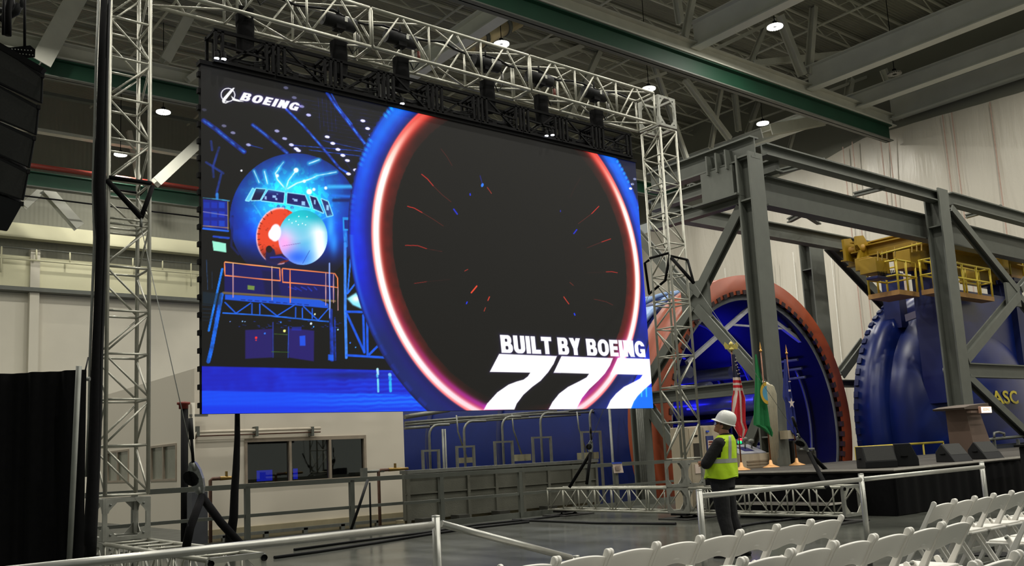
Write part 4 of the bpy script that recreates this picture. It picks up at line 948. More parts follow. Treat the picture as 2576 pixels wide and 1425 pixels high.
    def text(s, TL, BL, BR, TR, t=.3, gap=.07, shear=0.0, glow_=.25):
        ws = [G(ch, np.zeros(1), np.zeros(1), t)[1] if ch != ' ' else .30 for ch in s]; tot = sum(ws)+gap*(len(s)-1)
        # bilinear-ish inverse : solve affine per column from the quad
        A = np.array([[BL[0], BL[1], 1], [BR[0], BR[1], 1], [TL[0], TL[1], 1], [TR[0], TR[1], 1]], float)
        dst = [(0, 0), (1, 0), (0, 1), (1, 1)]; MM = []; bb = []
        for (x, y, _), (u, v) in zip(A, dst): MM.append([x, y, 1, 0, 0, 0, -u*x, -u*y]); bb.append(u); MM.append([0, 0, 0, x, y, 1, -v*x, -v*y]); bb.append(v)
        h = np.append(np.linalg.solve(np.array(MM), bb), 1).reshape(3, 3)
        w_ = h[2, 0]*PX+h[2, 1]*PY+1; Tu = (h[0, 0]*PX+h[0, 1]*PY+h[0, 2])/w_; Tv = (h[1, 0]*PX+h[1, 1]*PY+h[1, 2])/w_
        pxh = math.hypot(TL[0]-BL[0], TL[1]-BL[1]); X = Tu*tot-shear*(Tv-.5); best = np.full(PX.shape, 9.0); x0 = 0
        ok = (Tu > -.2) & (Tu < 1.2) & (Tv > -.6) & (Tv < 1.6)
        for ch, w in zip(s, ws):
            if ch != ' ': best = np.minimum(best, G(ch, X-x0, Tv, t)[0])
            x0 += w+gap
        best = np.where(ok, best, 9); a_ = np.clip(.5-best*pxh/1.3, 0, 1); blend(np.exp(-np.maximum(best, 0)*pxh/4)*glow_*ok, (120, 90, 255), True); blend(a_, (255, 255, 255))
    text('BUILT BY BOEING', (1257.5, 843), (1262, 888), (1624.5, 899.5), (1620, 859), .31, .075)
    text('BOEING', (608, 231.5), (608, 252.5), (752, 280), (752, 259.5), .33, .17, .38, .35)
    # emblem: ring, sweeping blade and needle
    a_, r = ell(573.5, 239, 17.2, 16.5, .25); ring = np.clip(1.5-np.abs(r-1)*17, 0, 1); blend(np.exp(-np.abs(r-1)*4)*.3, (110, 90, 255), True); blend(ring, (255, 255, 255))
    poly([(590.5,221),(586,229),(577,240),(570,249),(565.5,254),(566,258),(572,256.5),(575,253.5),(574.5,257.5),(568,260.5),(560.5,259),(558.5,253),(562,246.5),(571,236),(580,226),(587,221)], (255, 255, 255), 1, .7)
    poly([(581,240.5),(589,247.5),(599,251),(613.5,256.3),(598,255.5),(586,252.5)], (255, 255, 255), 1, .6)
    I[...] *= (.97+.06*((np.arange(NX+1) % 2)[None, :, None]))
    I[...] = np.clip(I, 0, 255)/255
    return np.where(I <= .04045, I/12.92, ((I+.055)/1.055)**2.4)
NXL, NZL = 960, 540
pic = led_picture(NXL, NZL)
t = thing('led_screen', 'huge LED wall showing a blue hangar, glowing engine ring and white figures 777', 'screen', ((SX0+SX1)/2, SY, SZ0))
me = bpy.data.meshes.new('display_panel')
gx = np.linspace(SX0, SX1, NXL+1)-(SX0+SX1)/2; gz = np.linspace(SZ0, SZ1, NZL+1)-SZ0
GX, GZ = np.meshgrid(gx, gz); co = np.stack([GX, np.zeros_like(GX), GZ], -1).reshape(-1, 3).astype(np.float32)
i = np.arange(NXL*NZL); r_, c_ = i//NXL, i % NXL; v0 = r_*(NXL+1)+c_
fc = np.stack([v0, v0+1, v0+NXL+2, v0+NXL+1], -1).astype(np.int32)
me.vertices.add(len(co)); me.vertices.foreach_set('co', co.ravel()); me.loops.add(fc.size); me.loops.foreach_set('vertex_index', fc.ravel())
me.polygons.add(len(fc)); me.polygons.foreach_set('loop_start', (np.arange(len(fc))*4).astype(np.int32)); me.polygons.foreach_set('loop_total', np.full(len(fc), 4, np.int32)); me.update(); me.validate()
at = me.color_attributes.new('led_colour', 'FLOAT_COLOR', 'POINT'); at.data.foreach_set('color', np.concatenate([pic.reshape(-1, 3), np.ones((len(co), 1))], 1).astype(np.float32).ravel())
LM = bpy.data.materials.new('led_display'); LM.use_nodes = True; nt = LM.node_tree; bs = nt.nodes['Principled BSDF']
bs.inputs['Base Color'].default_value = (*lin((21, 21, 18)), 1); bs.inputs['Roughness'].default_value = .8
an_ = nt.nodes.new('ShaderNodeAttribute'); an_.attribute_name = 'led_colour'; nt.links.new(an_.outputs['Color'], bs.inputs['Emission Color']); bs.inputs['Emission Strength'].default_value = 1.12
me.materials.append(LM); dp = bpy.data.objects.new('display_panel', me); COL.objects.link(dp); dp.parent = t; dp['label'] = 'lit display face with picture'
MB().box((SX0, SY+.004, SZ0), (SX1, SY+.09, SZ1)).build('panel_back', blackm, t)
MB().box((SX0-.02, SY-.02, SZ1), (SX1+.02, SY+.12, SZ1+.06)).build('top_bar', blackm, t)
for k in range(20):
    z = SZ0+.08+k*.245; MB().box((SX0-.035, SY+.01, z), (SX0, SY+.08, z+.07)).build('edge_latch', blackm, t)
MB().tube([(SX0+.15, SY+.16, SZ0+.1), (SX1-.15, SY+.16, SZ0+.1)], .03).tube([(SX0+.15, SY+.16, SZ1-.2), (SX1-.15, SY+.16, SZ1-.2)], .03).build('rear_frame', blackm, t)

# ------------------------------------------------------------------ autoclave: vessel, orange ring, lining, blue light
AX, AYR, AZC, AR = 24.0, 17.5, 1.80, 4.9
t = thing('autoclave_vessel', 'huge blue autoclave vessel with an orange locking ring round its open mouth', 'pressure vessel', (AX, AYR, -3.45))
b = MB(); b.lathe([(4.30, .0), (4.9, .0), (4.9, .28), (4.82, .30), (4.82, .75), (4.9, .78), (4.9, 1.15), (4.55, 1.2), (4.3, 1.2)], (AX, AYR, AZC), 120, 'y')
b.build('locking_ring', orange, t)
b = MB()
for k in range(80):
    a0 = 2*math.pi*k/80; a1 = a0+2*math.pi/80*.5
    pts = [(AX+r*math.cos(a), AYR-.03, AZC+r*math.sin(a)) for r, a in ((4.28, a0), (4.28, a1), (4.42, a1), (4.42, a0))]
    MB().prism(pts, (0, .14, 0)).build('ring_tooth', mat('dark_ring_teeth', (52, 34, 36), .6), t)
MB().lathe([(4.12, .12), (4.30, .12), (4.30, .5), (4.12, .5)], (AX, AYR, AZC), 120, 'y').build('seal_ring', mat('grey_seal', (120, 122, 128), .5), t)
b = MB(); b.lathe([(4.55, 1.2), (4.62, 1.4), (4.62, 46)], (AX, AYR, AZC), 96, 'y'); b.build('shell', blue, t)
for y in (7.5, 12, 18, 25):
    MB().lathe([(4.62, y), (4.72, y), (4.72, y+.18), (4.62, y+.18)], (AX, AYR, AZC), 96, 'y').build('stiffening_ring', blued, t)
for y in (1.7, 2.8, 3.9):
    MB().tube([(AX+4.8*math.cos(a), AYR+y, AZC+4.8*math.sin(a)) for a in [math.pi*(.45+.37*k/20) for k in range(21)]], .09, 6).build('pale_hoop', lblue, t)
b = MB()
def cld(u, v):
    a = math.pi*(.66+.20*u); r = 4.72
    return (AX+r*math.cos(a), AYR+1.8+5.2*v, AZC+r*math.sin(a))
b.grid(cld, 24, 4); b.build('pale_cladding', lblue, t)
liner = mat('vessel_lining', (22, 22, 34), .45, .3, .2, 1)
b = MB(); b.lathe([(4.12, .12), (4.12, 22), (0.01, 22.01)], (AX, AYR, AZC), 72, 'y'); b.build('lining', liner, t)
MB().box((AX-3.7, AYR+.5, -.1), (AX+3.7, AYR+21, 0)).build('work_floor', mat('vessel_floor', (50, 50, 66), .6), t)
# inner truss frame (gable shape) with air ducts
frm = mat('white_inner_frame', (190, 190, 200), .5, .1)
def gable(y, k=1.0):
    g = MB()
    ap = ay(1893, 768, AYR+.4); l = ay(1728, 914, AYR+.4); r = ay(2068, 900, AYR+.4)
    apx = (ap.x, y, ap.z); g.obb(apx, (l.x, y, l.z), .12, .12, (0, 1, 0)); g.obb(apx, (r.x, y, r.z), .12, .12, (0, 1, 0))
    for (a, c, w) in (((1842, 818), (1990, 829), .08), ((1872, 784), (1916, 788), .06)):
        A, B = ay(*a, AYR+.4), ay(*c, AYR+.4); g.obb((A.x, y, A.z), (B.x, y, A.z), .06, w, (0, 1, 0))
    return g
for y in (AYR+.4, AYR+5.5, AYR+10): gable(y).build('gable_frame', frm, t)
b = MB(); b.box((AX-3.3, AYR+6, AZC+1.55), (AX+3.4, AYR+13, AZC+1.62)); b.box((AX-3.4, AYR+3.4, AZC+1.9), (AX-.4, AYR+3.46, AZC+2.6)); b.build('inner_reflector', mat('inner_grey', (110, 110, 130), .6), t)  # sheets added to catch the blue uplight as a bright band
for dx, dz, r in ((-2.6, 1.1, .3), (2.5, 1.0, .3), (-1.0, 2.0, .22), (1.2, 2.0, .22), (0, 1.5, .18), (3.3, .4, .15), (-3.3, .3, .15)):
    MB().tube([(AX+dx, AYR+2, AZC+dz), (AX+dx, AYR+20, AZC+dz)], r, 12).build('air_duct', mat('inner_duct', (110, 114, 140), .3, .5), t)
for y in (AYR+3, AYR+7, AYR+12):
    pts = [(AX+3.95*math.cos(a), y, AZC+3.95*math.sin(a)) for a in [math.pi*(-.12+1.24*k/24) for k in range(25)]]
    MB().tube(pts, .09, 6).build('inner_rib', mat('inner_duct', (110, 114, 140), .3, .5), t)
    MB().box((AX-3.8, y, AZC-.4), (AX+3.8, y+.1, AZC-.25)).build('cross_rail', frm, t)
MB().tube([(AX+3.2+.6*math.cos(a)*.9, AYR+2.5, AZC-.2+.35*math.sin(a)+.15*math.cos(a)) for a in [k*2*math.pi/16 for k in range(14)]], .07, 6).build('hose_loop', frm, t)
MB().box((AX-1.5, AYR+14, 0), (AX+2.8, AYR+14.3, 1.6)).build('inner_screen_wall', mat('inner_grey', (110, 110, 130), .6), t)
bl = mat('blue_light_tube', (40, 40, 255), .4, emit=(20, 20, 255), es=9)
def blue_light(x, y, z, e, rz=0, size=1.8, down=True):
    L = bpy.data.lights.new('blue_tube_light', 'AREA'); L.shape = 'RECTANGLE'; L.size = size; L.size_y = .15; L.energy = e; L.color = (.02, .02, 1.0)
    o = bpy.data.objects.new('blue_tube_light', L); COL.objects.link(o); o.location = (x, y, z); o.rotation_euler = (0 if down else math.pi, 0, rz)
for i, (x, y, z, e, dn) in enumerate(((AX-1.8, AYR+7, AZC+1.0, 60, 0), (AX+1.8, AYR+7, AZC+1.0, 90, 0), (AX, AYR+11, AZC+1.0, 80, 0), (AX+2.6, AYR+4.5, AZC+.9, 45, 0), (AX-.5, AYR+4.2, AZC+1.5, 22, 0), (AX-1.5, AYR+6, AZC+.95, 30, 1), (AX+1.8, AYR+8, AZC+.95, 40, 1), (AX+.5, AYR+13, AZC+1.3, 60, 1))):
    MB().box((x-.9, y-.05, z), (x+.9, y+.05, z+.06)).build('light_tube', bl, t)
    if dn: blue_light(x, y, z-.03, e)
    else: blue_light(x, y, z+.10, e, 0, 1.8, False)

def side_light(x, y, z, e, rx, ry, size=2.2):
    L = bpy.data.lights.new('blue_tube_light', 'AREA'); L.shape = 'RECTANGLE'; L.size = .2; L.size_y = size; L.energy = e; L.color = (.03, .03, 1.0)
    o = bpy.data.objects.new('blue_tube_light', L); COL.objects.link(o); o.location = (x, y, z); o.rotation_euler = (0, ry, 0)
    MB().tube([(x-.04 if ry < 0 else x+.04, y-size/2, z), (x-.04 if ry < 0 else x+.04, y+size/2, z)], .03, 8).build('light_tube', bl, t)
side_light(AX+1.7, AYR+1.7, AZC+1.5, 34, 0, -math.radians(118), 1.6)
side_light(AX+1.4, AYR+4.6, AZC+1.5, 26, 0, -math.radians(118), 2.2)
side_light(AX-1.6, AYR+4.4, AZC+1.6, 40, 0, math.radians(115), 2.6)
side_light(AX+1.0, AYR+2.2, .7, 5, 0, -math.radians(80), 2.0)
b = MB()
for dz in (1.75, 2.05, 2.35): b.tube([(AX+math.sqrt(4.12**2-dz**2)-.22, AYR+.7, AZC+dz), (AX+math.sqrt(4.12**2-dz**2)-.22, AYR+9, AZC+dz)], .05, 8)
for y in (AYR+1.0, AYR+2.6, AYR+4.4): b.tube([(AX+3.98*math.cos(a), y, AZC+3.98*math.sin(a)) for a in [math.pi*(-.15+.32*k/10) for k in range(11)]], .05, 6)
b.build('wall_pipes', mat('inner_duct', (110, 114, 140), .3, .5), t)

# ------------------------------------------------------------------ autoclave door hanging to the right
DX, DY = 34.1, 17.0
t = thing('autoclave_door', 'domed blue autoclave door with toothed rim, carrying the yellow letters ASC', 'vessel door', (DX, DY, -3.1))
b = MB(); b.lathe([(4.62, .55), (4.86, .55), (4.86, -.35), (4.55, -.45), (4.35, -.5)], (DX, DY, AZC), 120, 'y'); b.build('rim', blue, t)
for k in range(72):
    a0 = 2*math.pi*(k+.2)/72; a1 = a0+2*math.pi/72*.5
    MB().prism([(DX+r*math.cos(a), DY+.36, AZC+r*math.sin(a)) for r, a in ((4.84, a0), (4.84, a1), (4.93, a1), (4.93, a0))], (0, .16, 0)).build('rim_tooth', blued, t)
def dome_y(r): return DY-.5-2.35*math.sqrt(max(0, 1-(r/4.38)**2))
b = MB(); b.lathe([(4.38*math.sin(a), dome_y(4.38*math.sin(a))-DY) for a in [math.pi/2*(1-k/28) for k in range(29)]], (DX, DY, AZC), 96, 'y'); b.build('dome', blue, t)
b = MB()
by0, by1 = 14.62, 15.2
zt_ = 6.9; P0 = ay(2345, 760, 15).x; P1 = ay(2532, 760, 15).x
b.box((P0+.3, by0+.12, 1.9), (P1, by0+.3, 6.35)); b.build('hanger_plate', blue, t)
MB().box((P0-.25, by0-.1, 2.4), (P0+.45, by1+.3, 7.25)).box((P0-.45, by0-.2, 7.15), (P0+.6, by1+.4, 7.3)).build('hanger_post', blued, t)
MB().box((P1-.35, by0-.1, 2.6), (P1+.3, by1+.3, 7.0)).box((P1-.5, by0-.2, 6.9), (P1+.45, by1+.4, 7.05)).build('hanger_post', blued, t)
P2 = ay(2218, 760, 17).x
MB().box((P2+.1, 16.4, 5.2), (P2+.6, 17.0, 7.2)).build('hanger_post', blue, t)
MB().obb((P2+.1, 16.2, 5.5), (P0, 15.2, 5.6), .1, .25).obb((P2+1.2, 16.2, 7.0), (P0-.2, 15.0, 5.6), .1, .16).build('hanger_strut', mat('dull_violet_steel', (90, 86, 110), .6), t)
MB().lathe([(0, -.2), (.14, -.2), (.14, .1)], (ay(2391, 932, 14.5).x, 14.6, ay(2391, 932, 14.5).z), 10, 'y').build('dome_valve', galv, t)
# yellow letters following the dome
cu = bpy.data.curves.new('letters', 'FONT'); cu.body = 'ASC'; cu.size = .64; cu.offset = .014; cu.extrude = 0; cu.resolution_u = 3
co_ = bpy.data.objects.new('letters_tmp', cu); COL.objects.link(co_); bpy.context.view_layer.update()
lm = bpy.data.meshes.new_from_object(co_.evaluated_get(bpy.context.evaluated_depsgraph_get())); bpy.data.objects.remove(co_)
def dome_hit(px, py):
    Y = 13.9
    while Y < 16.6:
        q = ay(px, py, Y)
        if math.hypot(q.x-DX, q.z-AZC) < 4.38 and dome_y(math.hypot(q.x-DX, q.z-AZC)) <= Y: return q
        Y += .01
    return ay(px, py, 14.3)
LA = dome_hit(2497, 1017); LB = dome_hit(2561, 1017); lw = max(v.co.x for v in lm.vertices)
b = MB()
import bmesh
bm = bmesh.new(); bm.from_mesh(lm)
bmesh.ops.triangulate(bm, faces=bm.faces[:]); bmesh.ops.subdivide_edges(bm, edges=bm.edges[:], cuts=2)
vs = []
for v in bm.verts:
    x, z = LA.x+v.co.x*(LB.x-LA.x)/lw, LA.z+v.co.y
    vs.append((x, dome_y(math.hypot(x-DX, z-AZC))-.03, z))
bm.verts.index_update(); b._add(vs, [[v.index for v in f_.verts] for f_ in bm.faces]); bm.free()
b.build('yellow_letters', mat('yellow_lettering', (226, 206, 70), .5), t)
# ------------------------------------------------------------------ gantry of grey steel
def col_(lab, x0, x1, y0, y1, z0, z1):
    c_ = ((x0+x1)/2, (y0+y1)/2)
    t = thing('gantry_column', lab, 'column', (c_[0], c_[1], z0), 0, 'grey gantry columns')
    b = MB(); b.box((x0, y0, z0), (x1, y0+.05, z1)).box((x0, y1-.05, z0), (x1, y1, z1)).box((c_[0]-.03, y0+.03, z0+.01), (c_[0]+.03, y1-.03, z1-.01)); b.build('shaft', graysteel, t)
    MB().box((x0-.12, y0-.12, z0), (x1+.12, y1+.12, z0+.06)).build('base_plate', graysteel, t)
    for z in (z0+1.5, z1-1.2, z1-.1): MB().box((x0+.02, y0+.052, z), (x1-.02, y1-.052, z+.04)).build('stiffener_plate', graysteel, t)
    return t
GS = .80
Yf, Yr = 12.95, 17.0
X1 = ay(1912, 700, Yf).x
def fx(px, py, Y=Yf): return ay(px, py, Y)
ctop = fx(1905, 385).z
colA = (fx(1872, 400).x, fx(1916, 400).x)
col_('thick grey gantry column standing behind the flags in front of the orange ring', fx(1884, 400).x, fx(1918, 400).x, Yf, Yf+.42, 0, ctop)
colB0, colB1 = fx(2352, 505).x, fx(2385, 505).x
col_('thick grey gantry column standing behind the lectern in front of the blue door', fx(2366, 520).x-.02, fx(2385, 520).x+.1, Yf, Yf+.5, 0, fx(2381, 478).z)
col_('grey column rising behind the right edge of the orange ring', ay(2038, 620, 19.4).x, ay(2070, 620, 19.4).x, 19.4, 19.9, -3.4, ay(2038, 600, 19.4).z)
lc = ay(1617, 1100, Yr)
col_('tan grey column with conduits just right of the lower screen corner', lc.x, ay(1641, 1100, Yr).x, Yr, Yr+.4, -1.1, 6.6)
MB_ = MB()
t = thing('column_conduits', 'bundle of thin conduits running up beside the column at the lower screen corner', 'pipe', (lc.x-.2, Yr-.1, -1.1))
for k in range(4): MB().tube([(lc.x-.06-.07*k, Yr-.1, -1.1), (lc.x-.06-.07*k, Yr-.1, 4.0)], .022).build('conduit', galv, t)
def hb(lab, p, q, h, w, grp='grey gantry beams', up=(0, 0, 1), m_=None, name='gantry_beam'):
    return single(MB().hbeam(p, q, h, w, .04, up).build(name, m_ or graysteel), lab, 'beam', grp)
def xb(lab, y, pa, pb, thick_px, w=.3, ext=0, **k):
    A, B = ay(*pa, y), ay(*pb, y); z_ = (A.z+B.z)/2
    h = abs(ay(pa[0], pa[1]-thick_px/2, y).z-ay(pa[0], pa[1]+thick_px/2, y).z)
    return hb(lab, (A.x, y, z_), (B.x+ext, y, z_), h, w, **k)
xb('upper front gantry beam running from the first column to the right column', Yf+.2, (1916, 380), (2372, 500), 30, .3)
xb('upper front gantry beam continuing from the right column out of the picture', Yf+.2, (2386, 502), (2640, 570), 30, .3)
xb('heavy crane runway beam just below the upper front gantry beam', Yf+.75, (1916, 478), (2640, 650), 74, .35, m_=graysteel)
xb('rear crane runway beam crossing above the orange ring', Yr+1.2, (1640, 530), (2330, 650), 42, .35)
xb('thin cross member between the runway beams, far one', Yr, (1735, 470), (1870, 500), 16, .2)
# deep end beam and lower side beam running away to the left
def yb(lab, X, pa, pb, thick, w=.3, **k):
    A, B = ax(*pa, X), ax(*pb, X); z_ = (A.z+B.z)/2
    h = abs(ax(pa[0], pa[1]-thick/2, X).z-ax(pa[0], pa[1]+thick/2, X).z)
    return hb(lab, (X, A.y, z_), (X, B.y, z_), h, w, **k)
X1 = (fx(1884, 400).x+fx(1918, 400).x)/2
yb('deep grey end beam on top of the first gantry column, running away to the left', X1, (1898, 362), (1640, 470), 56, .35)
yb('lower side beam of the gantry running away to the left behind the right tower', X1, (1868, 497), (1640, 570), 32, .25)
yb('middle side beam half hidden under the deep end beam', X1+1.3, (1960, 420), (1640, 515), 34, .3)
t = thing('beam_hanger', 'stubby grey hanger bracket under the deep end beam', 'bracket', tuple(ax(1815, 460, X1)))
P = ax(1815, 440, X1); MB().box((X1-.22, P.y-.5, P.z-.7), (X1+.22, P.y+.5, P.z+.1)).build('bracket_body', graysteel, t); MB().box((X1-.4, P.y-.7, P.z-.75), (X1+.4, P.y+.7, P.z-.7)).build('bottom_plate', graysteel, t)
for k in range(3): MB().box((X1-.3, P.y-.4+.3*k, P.z+.0), (X1+.3, P.y-.36+.3*k, P.z+.5)).build('rib', graysteel, t)
for (pa, pb, lab, Y0) in (((1960, 432), (2075, 404), 'short cross bar between the upper gantry beam and the runway beam, left one', 0), ((2150, 490), (2222, 472), 'short cross bar between the upper gantry beam and the runway beam, second one', 0), ((2430, 545), (2520, 520), 'short cross bar right of the right gantry column', 0)):
    A, B = ay(*pa, Yf+1.4), ay(*pb, Yf+.2); hb(lab, A, B, .14, .14)
for (pa, pb, lab) in (((2000, 520), (2060, 560), 'cross brace between the two runway beams, falling right'), ((2060, 515), (1985, 555), 'cross brace between the two runway beams, falling left')):
    A, B = ay(*pa, Yf+1.6), ay(*pb, Yr+.8); hb(lab, A, B, .16, .16)
# side X brace
def xbr(lab, pa, pb, X=X1, w=.24): return single(MB().hbeam(ax(*pa, X), ax(*pb, X), w, w, .05, (1, 0, 0)).build('gantry_brace', graysteel), lab, 'beam', 'grey gantry braces')
NX = ax(1751, 757, X1)
xbr('gantry brace rising from the gusset to the top of the first column', (1756, 745), (1868, 522))
xbr('gantry brace falling from the gusset to the foot of the first column', (1757, 775), (1935, 975))
xbr('gantry brace rising from the gusset to the upper left behind the screen edge', (1745, 750), (1600, 585))
xbr('gantry brace falling from the gusset to the lower left behind the right tower', (1745, 772), (1622, 975))
single(MB().box((X1-.05, NX.y-.45, NX.z-.5), (X1+.05, NX.y+.45, NX.z+.5)).build('gusset_plate', graysteel), 'octagon shaped gusset where the four side braces cross left of the orange ring', 'plate', 'gusset plates')
xbr('gantry brace low down from the column under the screen to the tower foot', (1618, 1005), (1720, 1150))
xbr('gantry brace low down behind the flags, rising to the right', (1868, 1165), (1925, 1020))
yb('horizontal side beam low down behind the flags', X1+.1, (1910, 975), (1640, 1000), 34, .25)
def fbr(lab, pa, pb, Y=Yf+.2, w=.24): return single(MB().hbeam(ay(*pa, Y), ay(*pb, Y), w, w, .05, (0, 1, 0)).build('gantry_brace', graysteel), lab, 'beam', 'grey gantry braces')
fbr('front brace falling from the top of the right column to the right gusset', (2387, 525), (2556, 735))
fbr('bright front brace rising from the right column to the right gusset', (2424, 905), (2556, 745), w=.30)
fbr('front brace leaving the right gusset towards the upper right', (2562, 730), (2640, 640))
fbr('front brace leaving the right gusset towards the lower right', (2562, 750), (2640, 850))
fbr('front brace falling from the right column behind the lectern to the lower right', (2432, 950), (2600, 1110))
single(MB().box((ay(2542, 740, Yf).x, Yf+.1, ay(2556, 768, Yf).z), (ay(2574, 740, Yf).x, Yf+.18, ay(2556, 712, Yf).z)).build('gusset_plate', graysteel), 'gusset where the front braces cross at the right edge', 'plate', 'gusset plates')
xb('horizontal front beam right of the lectern column', Yf+.2, (2432, 935), (2640, 937), 36, .25)
fbr('rear brace falling to the right behind the yellow crane, left of the blue door', (2085, 618), (2252, 795), 18.6, .35)
fbr('bright brace showing between the orange ring and the blue door', (2112, 945), (2176, 858), 18.6, .3)
xb('horizontal beam showing between the orange ring and the blue door', 18.6, (2100, 966), (2180, 966), 18, .3)
fbr('dark rear brace at the right edge rising to the right', (2532, 845), (2600, 770), 18.0, .22); fbr('dark rear brace at the right edge falling to the right', (2532, 850), (2600, 915), 18.0, .22)

# ------------------------------------------------------------------ yellow crane trolley
t = thing('crane_trolley', 'yellow travelling crane trolley on the gantry carrying the blue door', 'crane', tuple(ay(2350, 650, 15)))
ya, yb_ = 14.0, 18.2
def ybox(p0, p1, Y0, Y1, name='girder', m_=yellow):
    A, B = ay(*p0, Y0), ay(*p1, Y0)
    return MB().box((min(A.x, B.x), Y0, min(A.z, B.z)), (max(A.x, B.x), Y1, max(A.z, B.z))).build(name, m_, t)
def ybeam(pa, pb, Ya, Yb, h, w, name='girder', m_=yellow):
    return MB().hbeam(ay(*pa, Ya), ay(*pb, Yb), h, w, .04).build(name, m_, t)
def yb3(x0, y0, x1, y1, Y, dep, name='housing', m_=yellow):
    A, B = ay(x0, y1, Y), ay(x1, y0, Y); return MB().box((A.x, Y, A.z), (B.x, Y+dep, B.z)).build(name, m_, t, bevel=.015)
ybeam((2122, 646), (2352, 596), 18.0, 14.5, .42, .4)
ybeam((2160, 628), (2340, 585), 17.6, 14.7, .34, .3)
ybeam((2135, 662), (2345, 628), 18.0, 14.9, .36, .3)
ybeam((2150, 622), (2640, 700), 17.2, 16.6, .42, .35)
ybeam((2398, 614), (2640, 680), 14.7, 14.7, .42, .3)
ybeam((2398, 648), (2640, 706), 14.9, 14.9, .40, .3)
def cheek(cx, cy, Y, k):
    C = ay(cx, cy, Y); r = .42*k
    b = MB(); b.prism([C+Vector((r*a, 0, r*c)) for a, c in ((-1, .9), (.2, 1.1), (.9, .4), (1.0, -.4), (.4, -1.1), (-.9, -1.1), (-.5, -.3), (-1, .1))], (0, .10, 0))
    b.prism([C+Vector((r*a, 0.5, r*c)) for a, c in ((-1, .9), (.2, 1.1), (.9, .4), (1.0, -.4), (.4, -1.1), (-.9, -1.1))], (0, .10, 0)); b.build('end_cheek', yellow, t)
    MB().lathe([(0, -.04), (r*.35, -.04), (r*.35, .6)], (C.x-r*.1, C.y, C.z-r*.1), 12, 'y').build('axle', mat('dull_yellow', (150, 112, 20), .6), t)
cheek(2398, 588, 14.1, .72); cheek(2518, 618, 14.05, .80); cheek(2548, 628, 14.2, .78); cheek(2172, 622, 17.0, .95)
for a in ((2187, 648, 2202, 676, 15.6, .5), (2206, 652, 2236, 684, 15.3, .6), (2293, 634, 2330, 672, 14.9, .6), (2330, 612, 2356, 673, 15.0, .6), (2326, 556, 2352, 600, 14.6, .4), (2455, 672, 2505, 708, 15.1, .6), (2395, 660, 2420, 690, 15.2, .5), (2524, 652, 2536, 676, 14.3, .3), (2540, 640, 2572, 655, 14.3, .4)):
    yb3(*a)
for (x0, x1, y) in ((2210, 2231, 692), (2240, 2262, 689), (2302, 2350, 675), (2490, 2512, 712)):
    n = max(4, int((x1-x0)/4))
    for k in range(n+1):
        P = ay(x0+(x1-x0)*k/n, y, 15.3); MB().tube([P+Vector((0, 0, -.12)), P+Vector((0, 0, .12))], .016, 5).build('spring_rod', blackm, t)
    yb3(x0-2, y+5, x1+2, y+8, 15.2, .4, 'spring_seat', blued)
for px, py in ((2209, 645), (2220, 644), (2232, 642), (2295, 624), (2307, 622), (2319, 620), (2252, 634)):
    P = ay(px, py, 14.8); MB().obb(P+Vector((-.05, 0, -.16)), P+Vector((.02, 0, .16)), .04, .03).build('fin', yellow, t)
MB().tube([ay(2215, 640, 14.75), ay(2318, 612, 14.75)], .03, 6).build('guard_rod', yelrail, t)
# access platforms with yellow handrails
def platform(lab, pts, z_px, rail_h, Y0, Y1):
    A, B = ay(*pts[0], Y0), ay(*pts[1], Y0); z = (A.z+B.z)/2
    t = thing('access_platform', lab, 'platform', ((A.x+B.x)/2, Y0, z), 0, 'yellow railed platforms on the blue door')
    MB().box((A.x, Y0, z-.16), (B.x, Y1, z)).build('deck', mat('ochre_deck_edge', (170, 128, 70), .6), t)
    for y in (Y0+.03, Y1-.03):
        for h in (.5, 1.0): MB().tube([(A.x, y, z+h*rail_h), (B.x, y, z+h*rail_h)], .035, 6).build('handrail', yelrail, t)
        n = max(2, int((B.x-A.x)/.9))
        for k in range(n+1): x = A.x+.04+(B.x-A.x-.08)*k/n; MB().tube([(x, y, z), (x, y, z+rail_h)], .035, 6).build('rail_post', yelrail, t)
    for x in (A.x+.03, B.x-.03):
        for h in (.5, 1.0): MB().tube([(x, Y0, z+h*rail_h), (x, Y1, z+h*rail_h)], .03, 6).build('end_rail', yelrail, t)
    return t
platform('railed platform on the left shoulder of the blue door', ((2262, 730), (2312, 734)), 0, 1.0, 14.9, 16.0)
platform('long railed platform on top of the blue door right of the column', ((2352, 732), (2500, 741)), 0, 1.0, 14.1, 14.55)
platform('railed platform at the right edge under the crane', ((2545, 700), (2640, 700)), 0, 1.15, 14.6, 15.6)
# low yellow handrail on the floor in front of the door
t = thing('yellow_handrail', 'low yellow handrail between the stage loudspeakers and the blue door', 'railing', tuple(ay(2260, 1180, 14.9)))
P, Q = ay(2152, 1128, 14.9), ay(2372, 1112, 14.9)
zz_ = (P.z+Q.z)/2
MB().tube([(P.x, 14.9, zz_), (Q.x, 14.9, zz_)], .035).build('handrail', yelrail, t)
for k in range(5): x = P.x+(Q.x-P.x)*k/4; MB().tube([(x, 14.9, 0), (x, 14.9, zz_)], .03).build('rail_post', yelrail, t)

